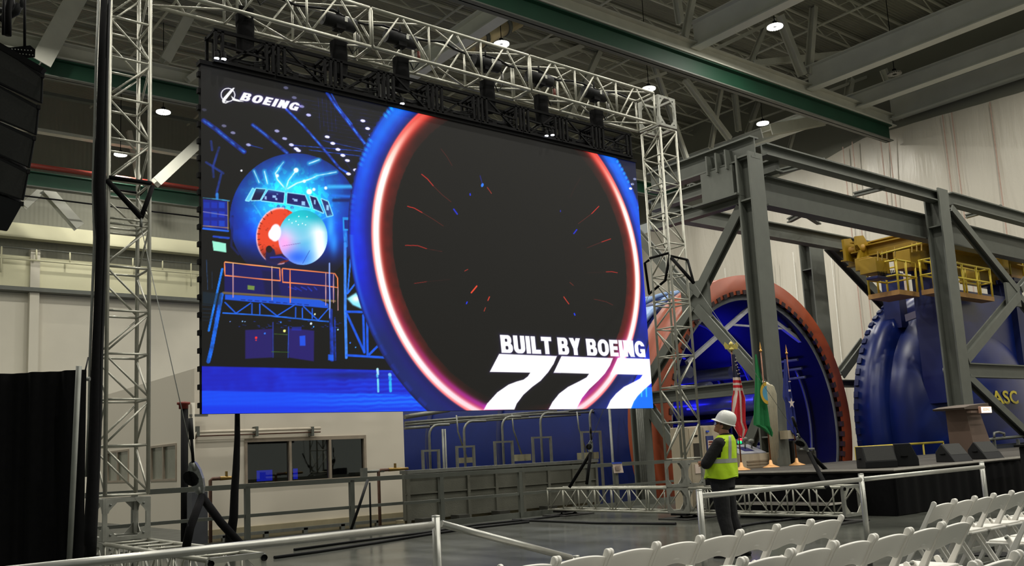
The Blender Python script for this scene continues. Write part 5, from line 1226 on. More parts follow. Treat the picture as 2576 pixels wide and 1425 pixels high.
# ------------------------------------------------------------------ pipework in front of the vessel, below the screen
t = thing('overhead_pipes', 'run of grey horizontal pipes along the blue vessel just under the screen', 'pipe', tuple(ay(1200, 1060, 20.6)))
for (pa, pb, r) in (((1018, 1050), (1130, 1032), .06), ((1018, 1064), (1400, 1034), .032), ((1018, 1070), (1330, 1046), .035), ((1018, 1078), (1080, 1074), .04), ((1080, 1070), (1480, 1030), .03), ((1130, 1032), (1420, 1029), .035), ((1150, 1052), (1500, 1037), .035), ((1200, 1060), (1460, 1044), .03)):
    MB().tube([ay(*pa, 20.4), ay(*pb, 20.4)], r, 8).build('pipe', galv, t)
for i, (x, yt, yb, side) in enumerate(((1079, 1070, 1178, 1130), (1166, 1061, 1175, 1222), (1262, 1050, 1172, 1310), (1358, 1040, 1168, 1430), (1482, 1027, 1164, 1545))):
    lab = ['leftmost', 'second from the left', 'third from the left', 'fourth from the left', 'rightmost'][i]
    Y = 19.9 if i < 4 else 19.2
    t = thing('conduit_stand', 'bent grey conduit with small frame behind the guard panel, %s' % lab, 'conduit', (ay(x, 1170, Y).x, Y, -1.1), 0, 'conduit stands behind the guard panel')
    T = ay(x, yt, Y); Bz = -1.1; Rr = ay(side, yt, Y)
    pts = [(T.x, Y, Bz), (T.x, Y, T.z-.28)] + [(T.x+.28-.28*math.cos(a), Y, T.z-.28+.28*math.sin(a)) for a in (math.pi/8, math.pi/4, 3*math.pi/8, math.pi/2)] + [(Rr.x, Y, T.z)]
    MB().tube(pts, .034, 8).build('conduit', galv, t)
    F = ay(x+4, yt+62+i*(-1), Y-.2); w = .24+.03*i
    b = MB()
    for sx in (-w, w): b.box((F.x+sx-.03, Y-.23, -1.1), (F.x+sx+.03, Y-.17, F.z))
    b.box((F.x-w+.03, Y-.225, F.z-.05), (F.x+w-.03, Y-.175, F.z-.002)); b.build('frame', galv, t)
for (x0, y0, x1, y1, lab) in ((1302, 1143, 1330, 1161, 'beige service box hanging on two conduits before the blue vessel, middle one'), (1162, 1151, 1190, 1166, 'beige service box beside the second conduit stand from the left'), (1467, 1138, 1500, 1157, 'beige service box behind the small lever hoist')):
    Y = 20.2 if x0 < 1400 else 19.35
    A, B = ay(x0, y1, Y), ay(x1, y0, Y)
    t = thing('service_box', lab, 'box', ((A.x+B.x)/2, Y, A.z), 0, 'beige service boxes')
    MB().box((A.x, Y-.1, A.z), (B.x, Y+.25, B.z)).build('box_body', mat('beige_service_box', (128, 124, 100), .6), t)
    MB().tube([(A.x+.2, Y+.05, B.z), (A.x-.05, Y+.05, B.z+.7), (A.x-.08, Y+.05, 2.55)], .022, 6).build('conduit', galv, t)
for px, l in ((1113, 'left'), (1119, 'right')):
    P = ay(px, 1080, 20.1); single(MB().tube([(P.x, 20.1, -1.1), (P.x, 20.1, P.z)], .03, 6).build('straight_conduit', galv), 'thin straight conduit between the first two conduit stands, %s one of the pair' % l, 'conduit', 'straight conduits')
P = ay(1533, 1030, 17.1); single(MB().tube([(P.x, 17.1, -1.1), (P.x, 17.1, P.z)], .035, 6).build('straight_conduit', galv), 'straight grey conduit rising to the screen above the paper notice', 'conduit', 'straight conduits')
# paper notice on the rail
A, B = ay(1541, 1166, 16.2), ay(1566, 1190, 16.2)
t = thing('paper_notice', 'sheet of paper with printed lines taped to the pit railing', 'notice', tuple(ay(1553, 1190, 16.2)))
q = [ay(1541, 1167, 16.2), ay(1564, 1166, 16.2), ay(1569, 1190, 16.2), ay(1545, 1191, 16.2)]
MB().prism(q, (0, .01, 0)).build('sheet', mat('paper', (214, 196, 182), .8), t)
MB().prism([ay(1539, 1164, 16.18), ay(1564, 1163, 16.18), ay(1564.5, 1167, 16.18), ay(1540, 1168, 16.18)], (0, .01, 0)).build('tape', mat('blue_tape', (50, 80, 190), .6), t)
b = MB()
for k in range(6): b.obb(ay(1548+k*.4, 1173+k*2, 16.17), ay(1560+k*.4, 1172.6+k*2, 16.17), .01, .012)
b.build('printed_lines', mat('printed_grey', (150, 132, 124), .8), t)
# tan control cabinets behind the right tower
def cabinet(lab, a, c, Y, dep, z0=0.0, extra=True):
    A, B = ay(*a, Y), ay(*c, Y)
    t = thing('control_cabinet', lab, 'cabinet', ((A.x+B.x)/2, Y+dep/2, z0), 0, 'tan control cabinets')
    MB().box((A.x, Y, z0), (B.x, Y+dep, A.z)).build('body', tan, t, bevel=.01)
    w = B.x-A.x; h = A.z-z0
    MB().box((A.x+.04, Y-.015, z0+.1), (B.x-.04, Y, A.z-.04)).build('door', tan, t)
    if extra:
        MB().box((A.x+w*.3, Y-.03, z0+h*.60), (A.x+w*.72, Y-.015, z0+h*.80)).build('gauge_window', mat('dark_gauge', (52, 48, 42), .3), t)
        MB().box((A.x+w*.32, Y-.03, z0+h*.88), (A.x+w*.62, Y-.015, z0+h*.90)).build('vent_slot', blackm, t)
        MB().box((A.x+w*.28, Y-.03, z0+h*.44), (A.x+w*.78, Y-.015, z0+h*.55)).build('instruction_card', mat('paper', (214, 196, 182), .8), t)
    return t
cabinet('tan control cabinet with a dark gauge window seen through the right tower', (1728, 1075), (1764, 1075), 13.3, .5)
c2_ = cabinet('tan control cabinet with a red lettered notice just left of the worker', (1764, 1072), (1808, 1070), 13.3, .5, extra=False)
A = ay(1776, 1100, 13.27); MB().box((A.x, 13.26, A.z-.32), (A.x+.24, 13.28, A.z+.02)).build('notice_board', mat('blue_notice_frame', (50, 60, 120), .6), c2_); MB().box((A.x+.03, 13.25, A.z-.3), (A.x+.21, 13.262, A.z-.08)).build('notice', mat('paper', (214, 196, 182), .8), c2_)
MB().box((A.x+.05, 13.244, A.z-.13), (A.x+.19, 13.25, A.z-.1)).box((A.x+.05, 13.244, A.z-.18), (A.x+.16, 13.25, A.z-.16)).build('red_lines', red, c2_); MB().box((A.x+.02, 13.25, A.z+.10), (A.x+.1, 13.28, A.z+.14)).build('blue_sticker', mat('blue_tape', (50, 80, 190), .6), c2_)

# ------------------------------------------------------------------ stage
STX, STY, STZ, STB = 15.33, 8.55, .83, 12.88
stg = thing('stage', 'low black skirted stage with a grey carpet top and pale edge strip', 'stage', (22, 10.5, 0))
MB().box((STX, STY, STZ-.06), (34, STB, STZ)).build('deck', carpet, stg)
strip = mat('pale_edge_strip', (200, 194, 184), .5)
MB().box((STX-.012, STY-.012, STZ-.035), (34, STY, STZ+.004)).box((STX-.012, STY, STZ-.03), (STX, STB, STZ+.004)).build('edge_strip', strip, stg)
b = MB()
def sk(u, v):
    s = u*(34-STX); return (STX+s, STY+.03+.012*math.sin(s*16)+.01*math.sin(s*7+1), (STZ-.04)*(1-v)+.01*v)
b.grid(sk, 300, 2)
def sk2(u, v):
    s = u*(STB-STY); return (STX+.03+.012*math.sin(s*16), STB-s, (STZ-.04)*(1-v)+.01*v)
b.grid(sk2, 80, 2); b.build('skirt', black, stg)
MB().box((STX+.15, STY+.15, 0), (33.9, STB-.1, STZ-.07)).build('platform_frame', blackm, stg)
t = thing('stage_steps', 'black box steps with pale edges behind the right outrigger truss', 'steps', (14.8, 10.3, 0))
for k, (x0, x1, z) in enumerate(((14.35, 14.8, .28), (14.8, 15.3, .56))):
    MB().box((x0, 9.3, 0), (x1, 11.2, z-.02)).build('riser', black, t)
    MB().box((x0, 9.3, z-.02), (x1, 11.2, z)).build('tread', carpet, t); MB().box((x0-.01, 9.28, z-.03), (x0, 11.2, z+.002)).box((x0, 9.28, z-.03), (x1, 9.3, z+.002)).build('edge_strip', strip, t)
# lectern
P = az(2440, 1152, STZ); lx, ly_ = P.x, min(P.y, 12)
L = thing('lectern', 'brown wedge shaped lectern with a wide flat top on the stage', 'lectern', (lx, ly_, STZ))
lec = mat('brown_lectern', (112, 92, 80), .7, 0, .06, 3)
b = MB(); b._add([(lx-.28, ly_-.28, STZ), (lx+.62, ly_-.28, STZ), (lx+.62, ly_+.28, STZ), (lx-.28, ly_+.28, STZ), (lx-.42, ly_-.22, STZ+1.06), (lx+.22, ly_-.22, STZ+1.06), (lx+.22, ly_+.22, STZ+1.06), (lx-.42, ly_+.22, STZ+1.06)], [(3,2,1,0),(4,5,6,7),(0,1,5,4),(1,2,6,5),(2,3,7,6),(3,0,4,7)]); b.build('body', lec, L)
lz = STZ+1.06
b = MB(); b.prism([(lx-.72, ly_-.35, lz+.0), (lx+.35, ly_-.35, lz), (lx+.45, ly_-.35, lz+.05), (lx+.42, ly_-.35, lz+.13), (lx-.45, ly_-.35, lz+.08), (lx-.75, ly_-.35, lz+.04)], (0, .7, 0)); b.build('top', mat('dark_brown_top', (88, 76, 66), .6), L)
sg = mat('lit_sign_face', (255, 236, 216), .5, emit=(255, 226, 200), es=1.3)
A = ay(2469, 1023, ly_-.5); B = ay(2498, 1040, ly_-.5)
t = thing('lit_sign', 'small lit sign with tiny dark lettering at the right end of the lectern top', 'sign', (A.x, ly_-.5, B.z))
MB().box((A.x, ly_-.48, B.z), (B.x, ly_-.42, A.z)).build('sign_box', mat('sign_box', (170, 130, 110), .5), t, bevel=.01); MB().box((A.x+.012, ly_-.484, B.z+.012), (B.x-.012, ly_-.48, A.z-.012)).build('sign_face', sg, t)
MB().box((A.x-.3, ly_-.4, B.z+.02), (A.x+.05, ly_-.3, B.z+.07)).build('sign_arm', lec, t)
cu = bpy.data.curves.new('sign_text', 'FONT'); cu.body = 'BOEING'; cu.size = .085; cu.shear = .2
co_ = bpy.data.objects.new('sign_tmp', cu); COL.objects.link(co_); bpy.context.view_layer.update()
lm = bpy.data.meshes.new_from_object(co_.evaluated_get(bpy.context.evaluated_depsgraph_get())); bpy.data.objects.remove(co_)
b = MB(); b._add([(A.x+.09+v.co.x, ly_-.487, (A.z+B.z)/2-.02+v.co.y) for v in lm.vertices], [list(p.vertices) for p in lm.polygons]); b.build('lettering', mat('dark_lettering', (96, 60, 50), .6), t)
# loudspeakers on the stage
grille = mat('dark_speaker_grille', (44, 44, 42), .8, 0, .15, 60)
def wedge(lab, px, py, w, d, h, rz, tilt=True):
    P = az(px, py, STZ)
    t = thing('stage_monitor', lab, 'loudspeaker', (P.x, max(P.y, STY+.25), STZ), rz, 'black stage monitors')
    M_ = WM[t.name]; b = MB()
    prof = [(-d/2, 0), (d/2, 0), (d/2, h*.55), (d*.15, h), (-d*.30, h*.55 if not tilt else h*.35)] if tilt else [(-d/2, 0), (d/2, 0), (d/2, h), (-d*.2, h), (-d/2, h*.3)]
    b.prism([M_ @ Vector((-w/2, y, z)) for y, z in prof], (M_.to_3x3() @ Vector((w, 0, 0)))); b.build('cabinet', blackp, t, bevel=.012)
    i0, i1 = (3, 4)
    p0, p1 = prof[3], prof[4]; q = MB()
    dy, dz = p1[0]-p0[0], p1[1]-p0[1]; nL = math.hypot(dy, dz); ny, nz = dz/nL*1, -dy/nL*1
    if nz < 0: ny, nz = -ny, -nz
    f0 = (p0[0]+dy*.06, p0[1]+dz*.06); f1 = (p0[0]+dy*.94, p0[1]+dz*.94)
    q._add([M_ @ Vector(v) for v in ((-w*.46, f0[0]+ny*.004, f0[1]+nz*.004), (w*.46, f0[0]+ny*.004, f0[1]+nz*.004), (w*.46, f1[0]+ny*.004, f1[1]+nz*.004), (-w*.46, f1[0]+ny*.004, f1[1]+nz*.004))], [(0, 1, 2, 3)])
    q.build('grille', grille, t)
    q = MB(); q.tube([M_ @ Vector((-w/2-.012, d*.1-.06, h*.45)), M_ @ Vector((-w/2-.012, d*.1+.06, h*.45))], .014, 6); q.build('handle', blackm, t)
    return t
wedge('large black loudspeaker box nearest the stage corner', 2207, 1178, .60, .40, .40, -.62, False)
wedge('black loudspeaker second from the stage corner, turned away', 2282, 1173, .40, .40, .42, .55, False)
wedge('black wedge monitor left of the lectern foot', 2402, 1162, .50, .46, .36, -.28)
wedge('black wedge monitor right of the lectern foot', 2482, 1155, .50, .46, .36, -.28)
A = ay(2549, 1120, 8.0); B = ay(2552, 1232, 8.0)
t = thing('equipment_rack', 'black covered equipment rack cut off by the right edge, standing before the stage', 'rack', (A.x+.5, 8.1, 0))
MB().box((A.x+.22, 7.75, 0), (A.x+1.1, 8.0, A.z-.05)).build('cabinet', blackp, t, bevel=.02); MB().box((A.x+.12, 7.7, A.z-.05), (A.x+1.15, 8.05, A.z)).build('lid', blackm, t, bevel=.01)
# console behind the flags
Yc = 13.0
A, B = ay(1858, 1128, Yc), ay(1950, 1128, Yc)
t = thing('control_console', 'tan control console with a sloping panel and louvred front, behind the flags', 'console', ((A.x+B.x)/2, Yc+.3, 0))
zt_ = ay(1900, 1142, Yc).z
MB().box((A.x, Yc, 0), (B.x-.02, Yc+.6, zt_)).build('body', tan, t, bevel=.01)
b = MB()
for k in range(7): b.box((A.x+.25, Yc-.012, .55+k*.07), (B.x-.3, Yc, .58+k*.07))
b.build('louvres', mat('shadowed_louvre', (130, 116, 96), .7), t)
b = MB(); b._add([(A.x, Yc, zt_+.02), (B.x-.35, Yc, zt_+.02), (B.x-.35, Yc+.5, zt_+.22), (A.x, Yc+.5, zt_+.22), (A.x, Yc+.5, zt_), (B.x-.35, Yc+.5, zt_), (A.x, Yc, zt_), (B.x-.35, Yc, zt_)], [(0,1,2,3),(0,3,4,6),(1,7,5,2),(3,2,5,4),(6,7,1,0)]); b.build('sloping_panel', mat('pale_grey_panel', (150, 150, 158), .4), t)
MB()._add([(A.x+.35, Yc+.1, zt_+.065), (A.x+.7, Yc+.1, zt_+.065), (A.x+.7, Yc+.35, zt_+.165), (A.x+.35, Yc+.35, zt_+.165)], [(0,1,2,3)]).build('display', mat('dark_blue_panel', (40, 40, 90), .3), t)
for px, py, m_ in ((1861, 1113, mat('green_signal', (20, 230, 120), .4, emit=(20, 230, 120), es=1.5)), (1862, 1107, mat('red_signal', (230, 30, 50), .4, emit=(230, 30, 50), es=1.5))):
    P = ay(px, py, Yc+.1); MB().lathe([(0, -.04), (.045, -.035), (.045, .03), (0, .04)], tuple(P), 10).build('signal_lamp', m_, t)
for px, py in ((1873, 1107), (1890, 1112)):
    P = ay(px, py, Yc+.25); MB().tube([P, (P.x, P.y, zt_+.1)], .018, 6).lathe([(0, .07), (.07, .05), (.07, -.03), (0, -.05)], tuple(P), 10).build('stalk_gauge', galv, t)
# fan of pale pipes against the column
t = thing('pipe_bank', 'bank of nine pale parallel pipes bending over beside the green flag', 'pipe', tuple(ay(1940, 1160, 12.93)))
for k in range(9):
    T = ay(1921+k*3.1, 957+k*1.0, 12.92); Bm = ay(1932+k*3.4, 1120, 12.92)
    L_ = ay(1912+k*.6, 955+k*1.6, 13.4)
    MB().tube([(Bm.x, 12.92+.01*k, .3), (T.x+.05, 12.92, T.z-.25), (T.x+.01, 12.94, T.z-.08), (T.x-.08, 12.98, T.z), L_], .02, 6).build('pipe', mat('pale_pipe', (196, 188, 164), .4, .3), t)
# black desk and case by the column
A, B = ay(1965, 1110, 13.0), ay(1990, 1110, 13.0)
A.x = max(A.x, fx(1918, 400).x+.2)
t = thing('equipment_case', 'black equipment case behind the blue flag pole', 'case', ((A.x+B.x)/2, 13.2, 0)); MB().box((A.x, 13.0, 0), (B.x, 13.5, A.z)).build('case_body', blackp, t, bevel=.02); MB().box((A.x, 12.99, A.z-.06), (B.x, 13.0, A.z-.02)).build('lid_strip', blackm, t)
A, B = ay(1996, 1108, 12.95), ay(2022, 1134, 12.95)
t = thing('tilted_console', 'dark tilted console behind the blue flag and lever hoist', 'console', ((A.x+B.x)/2, 13.1, 0))
b = MB(); b.prism([(A.x-.05, 12.95, 0), (B.x+.5, 12.95, 0), (B.x+.5, 12.95, B.z-.02), (B.x, 12.95, B.z), (A.x, 12.95, A.z)], (0, .5, 0)); b.build('console_body', mat('dark_console', (54, 50, 46), .5), t)
MB().tube([ay(2010, 1132, 12.9), ay(2047, 1130, 12.9), ay(2047, 1142, 12.9)], .03, 6).build('grab_rail', galv, t)
P = ay(1972, 1095, 12.9); t = thing('junction_unit', 'small tan junction unit fixed to the column left of the blue flag', 'box', tuple(P))
MB().box((P.x-.12, 12.7, P.z-.1), (P.x+.14, 12.93, P.z+.1)).build('unit_body', tan, t); MB().tube([(P.x+.14, 12.8, P.z), (P.x+.26, 12.8, P.z), (P.x+.26, 12.8, P.z-.1)], .03, 6).build('cable_gland', tan, t)
t = thing('rear_railing', 'grey railing and pipe stand behind the stage at the right edge, under the letters', 'railing', tuple(ay(2510, 1110, 13.5)))
MB().tube([ay(2475, 1108, 13.2), ay(2576, 1098, 13.2), ay(2640, 1092, 13.2)], .05).build('rail', graysteel, t)
for px in (2500, 2560): P = ay(px, 1106, 13.2); MB().box((P.x-.04, 13.16, 0), (P.x+.04, 13.24, P.z)).build('post', graysteel, t)
MB().tube([ay(2501, 1102, 13.1), ay(2501, 1090, 13.1), ay(2512, 1088, 13.1), ay(2526, 1091, 13.1), ay(2526, 1099, 13.1)], .04, 6).build('pipe_loop', galv, t)
MB().box((ay(2475, 1115, 13.3).x, 13.3, 0), (ay(2640, 1115, 13.3).x, 13.36, ay(2520, 1118, 13.3).z)).build('infill_panel', mat('dull_blue_panel', (44, 50, 66), .6), t)

# ------------------------------------------------------------------ flags
def flag(name, lab, base_px, top_px, outline, colour, mats, fold=.035, finial='spear', n=(130, 150), Yfix=None):
    B0 = az(*base_px, STZ)
    if B0.y > 12.7: k = 12.7/B0.y; B0 = Vector((B0.x*k, 12.7, STZ))
    hd = Vector((B0.x, B0.y, 0)).length
    def at(px, py):
        r = ray(px, py); return EYEV + r*(hd/Vector((r.x, r.y, 0)).length)
    T = at(*top_px)
    t = thing(name, lab, 'flag', (B0.x, B0.y, STZ), 0, 'flags on the stage')
    MB().lathe([(0, 0), (.19, 0), (.185, .015), (.10, .045), (.045, .08), (.03, .16), (.018, .17)], tuple(B0), 24).build('pole_base', mat('gold_pole_base', (226, 170, 110), .4, .2), t)
    MB().tube([B0+Vector((0, 0, .15)), (B0.x, B0.y, T.z-.12)], .016, 10).build('pole', wood, t)
    tp = Vector((B0.x, B0.y, T.z-.12))
    if finial == 'eagle':
        b = MB(); b.lathe([(.0, 0), (.05, .01), (.06, .05), (.02, .08), (.045, .12), (.045, .17), (.0, .22)], tuple(tp), 12)
        for s in (-1, 1): b.prism([tp+RT*(s*.02)+Vector((0, 0, .1)), tp+RT*(s*.13)+Vector((0, 0, .20)), tp+RT*(s*.16)+Vector((0, 0, .12)), tp+RT*(s*.13)+Vector((0, 0, .04)), tp+RT*(s*.05)+Vector((0, 0, .05))], Vector((FW.x, FW.y, 0))*.02)
        b.build('finial', mat('pale_gold', (196, 180, 96), .4, .4), t)
    else:
        MB().lathe([(.0, 0), (.03, .005), (.034, .04), (.012, .06), (.022, .10), (.012, .15), (.0, .24)], tuple(tp), 10).build('finial', gold, t)
    nu, nv = n; b = MB(); P = []; F = Vector((FW.x, FW.y, 0)).normalized()
    ys = [o[0] for o in outline]
    for j in range(nv+1):
        y = ys[0]+(ys[-1]-ys[0])*j/nv
        for o0, o1 in zip(outline[:-1], outline[1:]):
            if o0[0] <= y <= o1[0]+1e-6: break
        k = (y-o0[0])/(o1[0]-o0[0]); l = o0[1]+(o1[1]-o0[1])*k; r = o0[2]+(o1[2]-o0[2])*k
        for i in range(nu+1):
            u = i/nu; v = j/nv
            ph = u*9.0+v*1.4
            P.append(at(l+(r-l)*(u+.018*math.sin(ph*2)), y+5*u*(v**3)) + F*(fold*(math.sin(ph)+.4*math.sin(ph*2.3+1))*min(1, v*3)-.075))
    b._add(P, [], True)
    for j in range(nv):
        for i in range(nu):
            b.f.append([j*(nu+1)+i, j*(nu+1)+i+1, (j+1)*(nu+1)+i+1, (j+1)*(nu+1)+i]); b.mi.append(colour((i+.5)/nu, (j+.5)/nv)); b.sm.append(True)
    cl = b.build('cloth', mats, t)
    return t, at, F
cr, cwh, cnv = mat('flag_red', (190, 28, 40), .8, 0, .06, 12), mat('flag_white', (212, 196, 186), .8, 0, .05, 12), mat('flag_navy', (26, 28, 58), .8, 0, .06, 12)
def usc(u, v):
    if v < .28: return 2
    if v < .44: return int((v-.28)/.16*5.0) % 2 ^ 1
    s = u*5.2 + (v-.44)*(3.2-4.4*min(1, max(0, (u-.25)/.35)))
    return int(s+20) % 2
ft, fat, fF = flag('national_flag', 'red white and blue striped flag with an eagle finial, behind the hard hat', (1866, 1184), (1841, 870), [(893, 1838, 1847), (930, 1841, 1855), (950, 1842, 1860), (990, 1843, 1868), (1002, 1839, 1872), (1060, 1838, 1872), (1078, 1845, 1877), (1099, 1858, 1868)], usc, [cr, cwh, cnv], finial='eagle')
sb = MB()
for px, py in ((1846, 903), (1848, 911), (1850, 919), (1851, 926), (1854, 933), (1849, 935), (1856, 942), (1852, 943), (1847, 921), (1845, 912)):
    c = fat(px, py)-fF*.17; r = .017
    sb._add([c]+[c+RT*(r*(1 if k % 2 == 0 else .42)*math.sin(k*math.pi/5))+Vector((0, 0, r*(1 if k % 2 == 0 else .42)*math.cos(k*math.pi/5))) for k in range(10)], [(0, k+1, (k+1) % 10+1) for k in range(10)])
sb.build('stars', cwh, ft)
gr_ = mat('flag_green', (24, 116, 62), .8, 0, .08, 10)
gt, gat, gF = flag('green_state_flag', 'green flag with a round gold seal hanging beside the pale pipes', (1940, 1177), (1898, 874), [(893, 1897, 1901), (950, 1898, 1913), (1000, 1896, 1924), (1040, 1894, 1930), (1070, 1893, 1934), (1078, 1912, 1938), (1086, 1922, 1941), (1095, 1934, 1940)], lambda u, v: 0, [gr_], fold=.03)
c = gat(1925, 991)-gF*.17
def sealring(r0, r1, m_, name, off):
    b = MB(); n = 24; vs = []; 
    for k in range(n+1):
        a = math.pi*(.5+1.0*k/n)
        for r in (r0, r1): vs.append(c-gF*off+RT*(r*.62*math.cos(a))+Vector((0, 0, r*math.sin(a)-.0)))
    b._add(vs, [(2*k, 2*k+1, 2*k+3, 2*k+2) for k in range(n)]); b.build(name, m_, gt)
sealring(.17, .25, mat('seal_gold', (196, 160, 50), .7), 'seal_ring', 0); sealring(.0, .17, mat('seal_blue', (80, 150, 180), .7), 'seal_centre', .001); sealring(.25, .262, mat('seal_dark', (40, 60, 40), .7), 'seal_border', 0)
bt, bat, bF = flag('blue_flag', 'dark blue flag with a white star hanging right of the grey column', (2005, 1170), (1970, 880), [(905, 1970, 1976), (945, 1969, 1982), (1000, 1967, 1990), (1014, 1973, 1993), (1055, 1977, 1999), (1082, 1978, 2000), (1088, 1986, 1999), (1094, 1995, 1999)], lambda u, v: 0, [mat('flag_blue', (48, 58, 136), .8, 0, .08, 10)])
c = bat(1986, 1016)-bF*.17; b = MB(); r = .13
b._add([c]+[c+RT*(r*.6*(1 if k % 2 == 0 else .4)*math.sin(k*math.pi/5))+Vector((0, 0, r*(1 if k % 2 == 0 else .4)*math.cos(k*math.pi/5))) for k in range(10)], [(0, k+1, (k+1) % 10+1) for k in range(10)]); b.build('star', cwh, bt)
b = MB()
for y in (961, 982): b.prism([bat(1978, y)-bF*.17, bat(1984, y)-bF*.17, bat(1984, y+(2 if y < 970 else 5))-bF*.17, bat(1978, y+(2 if y < 970 else 5))-bF*.17], bF*.002)
b.build('white_marks', cwh, bt)

# ------------------------------------------------------------------ crowd barrier of aluminium tube
tube_m = mat('barrier_aluminium', (172, 172, 166), .35, .7, .05, 14)
def barrier(lab, ends, posts, y=5.0, z=1.0):
    t = thing('tube_barrier', lab, 'barrier', (posts[0], y, 0), 0, 'aluminium tube barriers')
    MB().tube([Vector(e) for e in ends], .024, 12).build('rail', tube_m, t)
    for x in posts:
        MB().tube([(x, y, .012), (x, y, z+.045)], .027, 12).build('post', tube_m, t)
        MB().lathe([(0, .015), (.027, .012), (.027, 0)], (x, y, z+.045), 12).build('post_cap', tube_m, t)
        MB().box((x-.2, y-.2, 0), (x+.2, y+.2, .012)).build('base', blackm, t)
    return t
barrier('near left barrier rail crossing the bottom of the picture in front of the left outrigger', [(-.2, 4.9, 1.0), (3.27, 4.98, 1.0)], [3.31])
barrier('dull barrier rail slanting down to the right behind the first chairs', [(3.35, 5.0, 1.0), (4.45, 5.0, .665)], [4.5], z=.62)
barrier('right barrier rail crossing in front of the worker legs', [(5.93, 5.03, 1.0), (8.3, 4.99, 1.0)], [5.90])
barrier('right barrier rail between the outrigger end and the last post', [(8.34, 4.99, 1.0), (10.88, 4.97, 1.0)], [8.34, 10.92])

# ------------------------------------------------------------------ white folding chairs
def make_chair(loc, label, group):
    t = thing('folding_chair', label, 'chair', (0, 0, 0), 0, group)
    H = .80; top = Vector((0, -.25, H-.025)); foot = Vector((0, .20, .0))
    d = (foot-top).normalized(); nrm = Vector((0, -d.z, d.y)) if False else Vector((0, d.z, -d.y))
    nrm = Vector((1, 0, 0)).cross(d).normalized()
    if nrm.y < 0: nrm = -nrm
    Hw = .208
    for s in (-1, 1):
        b = MB(); x = s*Hw
        prof = []       # side view outline of the upright, rounded at the top, wider in the middle
        for a in [math.pi*k/8 for k in range(9)]: prof.append(top - d*(.024*math.sin(a)) + nrm*(.024*math.cos(a)))
        L = (foot-top).length
        for s_, w in ((.05, -.019), (.30, -.021), (.42, -.03), (.55, -.021), (L, -.016)): prof.append(top+d*s_+nrm*w)
        for s_, w in ((L, .016), (.55, .021), (.42, .024), (.30, .021), (.05, .019)): prof.append(top+d*s_+nrm*w)
        b.prism([p+Vector((x-.012, 0, 0)) for p in prof], (.024, 0, 0)); b.build('upright', chairw, t, bevel=.005)
    # back rest: arched panel, bowed slightly
    b = MB(); nu, nv = 20, 6; V_ = []
    for side in (0, 1):
        for j in range(nv+1):
            for i in range(nu+1):
                u = -1+2*i/nu; a = 1-u*u
                s0 = .030-.036*a; s1 = .205-.048*a*a
                s_ = s0+(s1-s0)*j/nv
                V_.append(top+d*s_+nrm*(-.002-.018*a+(.008 if side else -.008))+Vector((u*(Hw-.010), 0, 0)))
    n1 = (nu+1)*(nv+1); F_ = []
    for j in range(nv):
        for i in range(nu):
            q = (j*(nu+1)+i, j*(nu+1)+i+1, (j+1)*(nu+1)+i+1, (j+1)*(nu+1)+i); F_.append(q[::-1]); F_.append(tuple(k+n1 for k in q))
    for i in range(nu): F_.append((i, i+1, i+1+n1, i+n1)); F_.append((nv*(nu+1)+i, nv*(nu+1)+i+n1, nv*(nu+1)+i+1+n1, nv*(nu+1)+i+1))
    b._add(V_, F_, True); bk = b.build('backrest', chairw, t, bevel=.004)
    c = top+d*.125+nrm*(-.034); g = MB(); vs = [c]
    for k in range(16):
        a = 2*math.pi*k/16; vs.append(c+Vector((.036*math.cos(a), 0, 0))+d*(.013*math.sin(a))+nrm*.006)
    g._add(vs, [(0, k+1, (k+1) % 16+1) for k in range(16)], True); g.build('grip_dimple', chairw, bk)
    b = MB(); b.box((-.185, -.17, .425), (.185, .21, .445)); b.build('seat', chairw, t, bevel=.008)
    b = MB(); b.box((-.165, -.15, .445), (.165, .19, .462)); b.build('seat_pad', mat('white_vinyl', (236, 233, 226), .45), t, bevel=.008)
    for s in (-1, 1):
        b = MB(); x = s*(Hw-.030)
        p0, p1 = Vector((x, .02, .49)), Vector((x, -.27, 0)); dd = (p1-p0).normalized(); nn = Vector((1, 0, 0)).cross(dd).normalized()
        pr = [p0-dd*(.022*math.sin(a))+nn*(.022*math.cos(a)) for a in [math.pi*k/6 for k in range(7)]]
        pr += [p0+dd*.1-nn*.019, p1-nn*.013, p1+nn*.013, p0+dd*.1+nn*.019]
        b.prism([p+Vector((-.010, 0, 0)) for p in pr], (.020, 0, 0)); b.build('rear_leg', chairw, t, bevel=.004)
        MB().lathe([(0, -.016), (.012, -.014), (.012, .014), (0, .016)], (x+s*.018, .02, .49), 10, 'x').build('pivot_bolt', galv, t)
    b = MB(); b.tube([(-Hw+.03, -.185, .14), (Hw-.03, -.185, .14)], .007, 6); b.build('rear_stretcher', galv, t)
    b = MB(); b.box((-Hw+.012, .085, .20), (Hw-.012, .105, .235)); b.build('front_stretcher', chairw, t, bevel=.004)
    t.location = loc
    return t
proto = None
def chairs(y, x0, pitch, n, labels, group, sx=1.0, rz=0.0):
    global proto
    for k in range(n):
        loc = (x0+pitch*(k+.5), y+.25, 0)
        if proto is None: proto = make_chair(loc, labels[k], group); o = proto
        else: o = dup(proto, loc, rz, labels[k], group, (sx, 1, 1))
ordn = ['first', 'second', 'third', 'fourth', 'fifth', 'sixth', 'seventh', 'eighth', 'ninth']
g1 = 'front row chairs, left block'
chairs(4.28, 3.25, .4435, 8, ['white folding chair at the left end of the front row, cut by the bottom edge'] + ['white folding chair in the front row of the left block, %s from its left end' % ordn[k] for k in range(1, 7)] + ['white folding chair at the aisle end of the front row, left of the base plate'], g1)
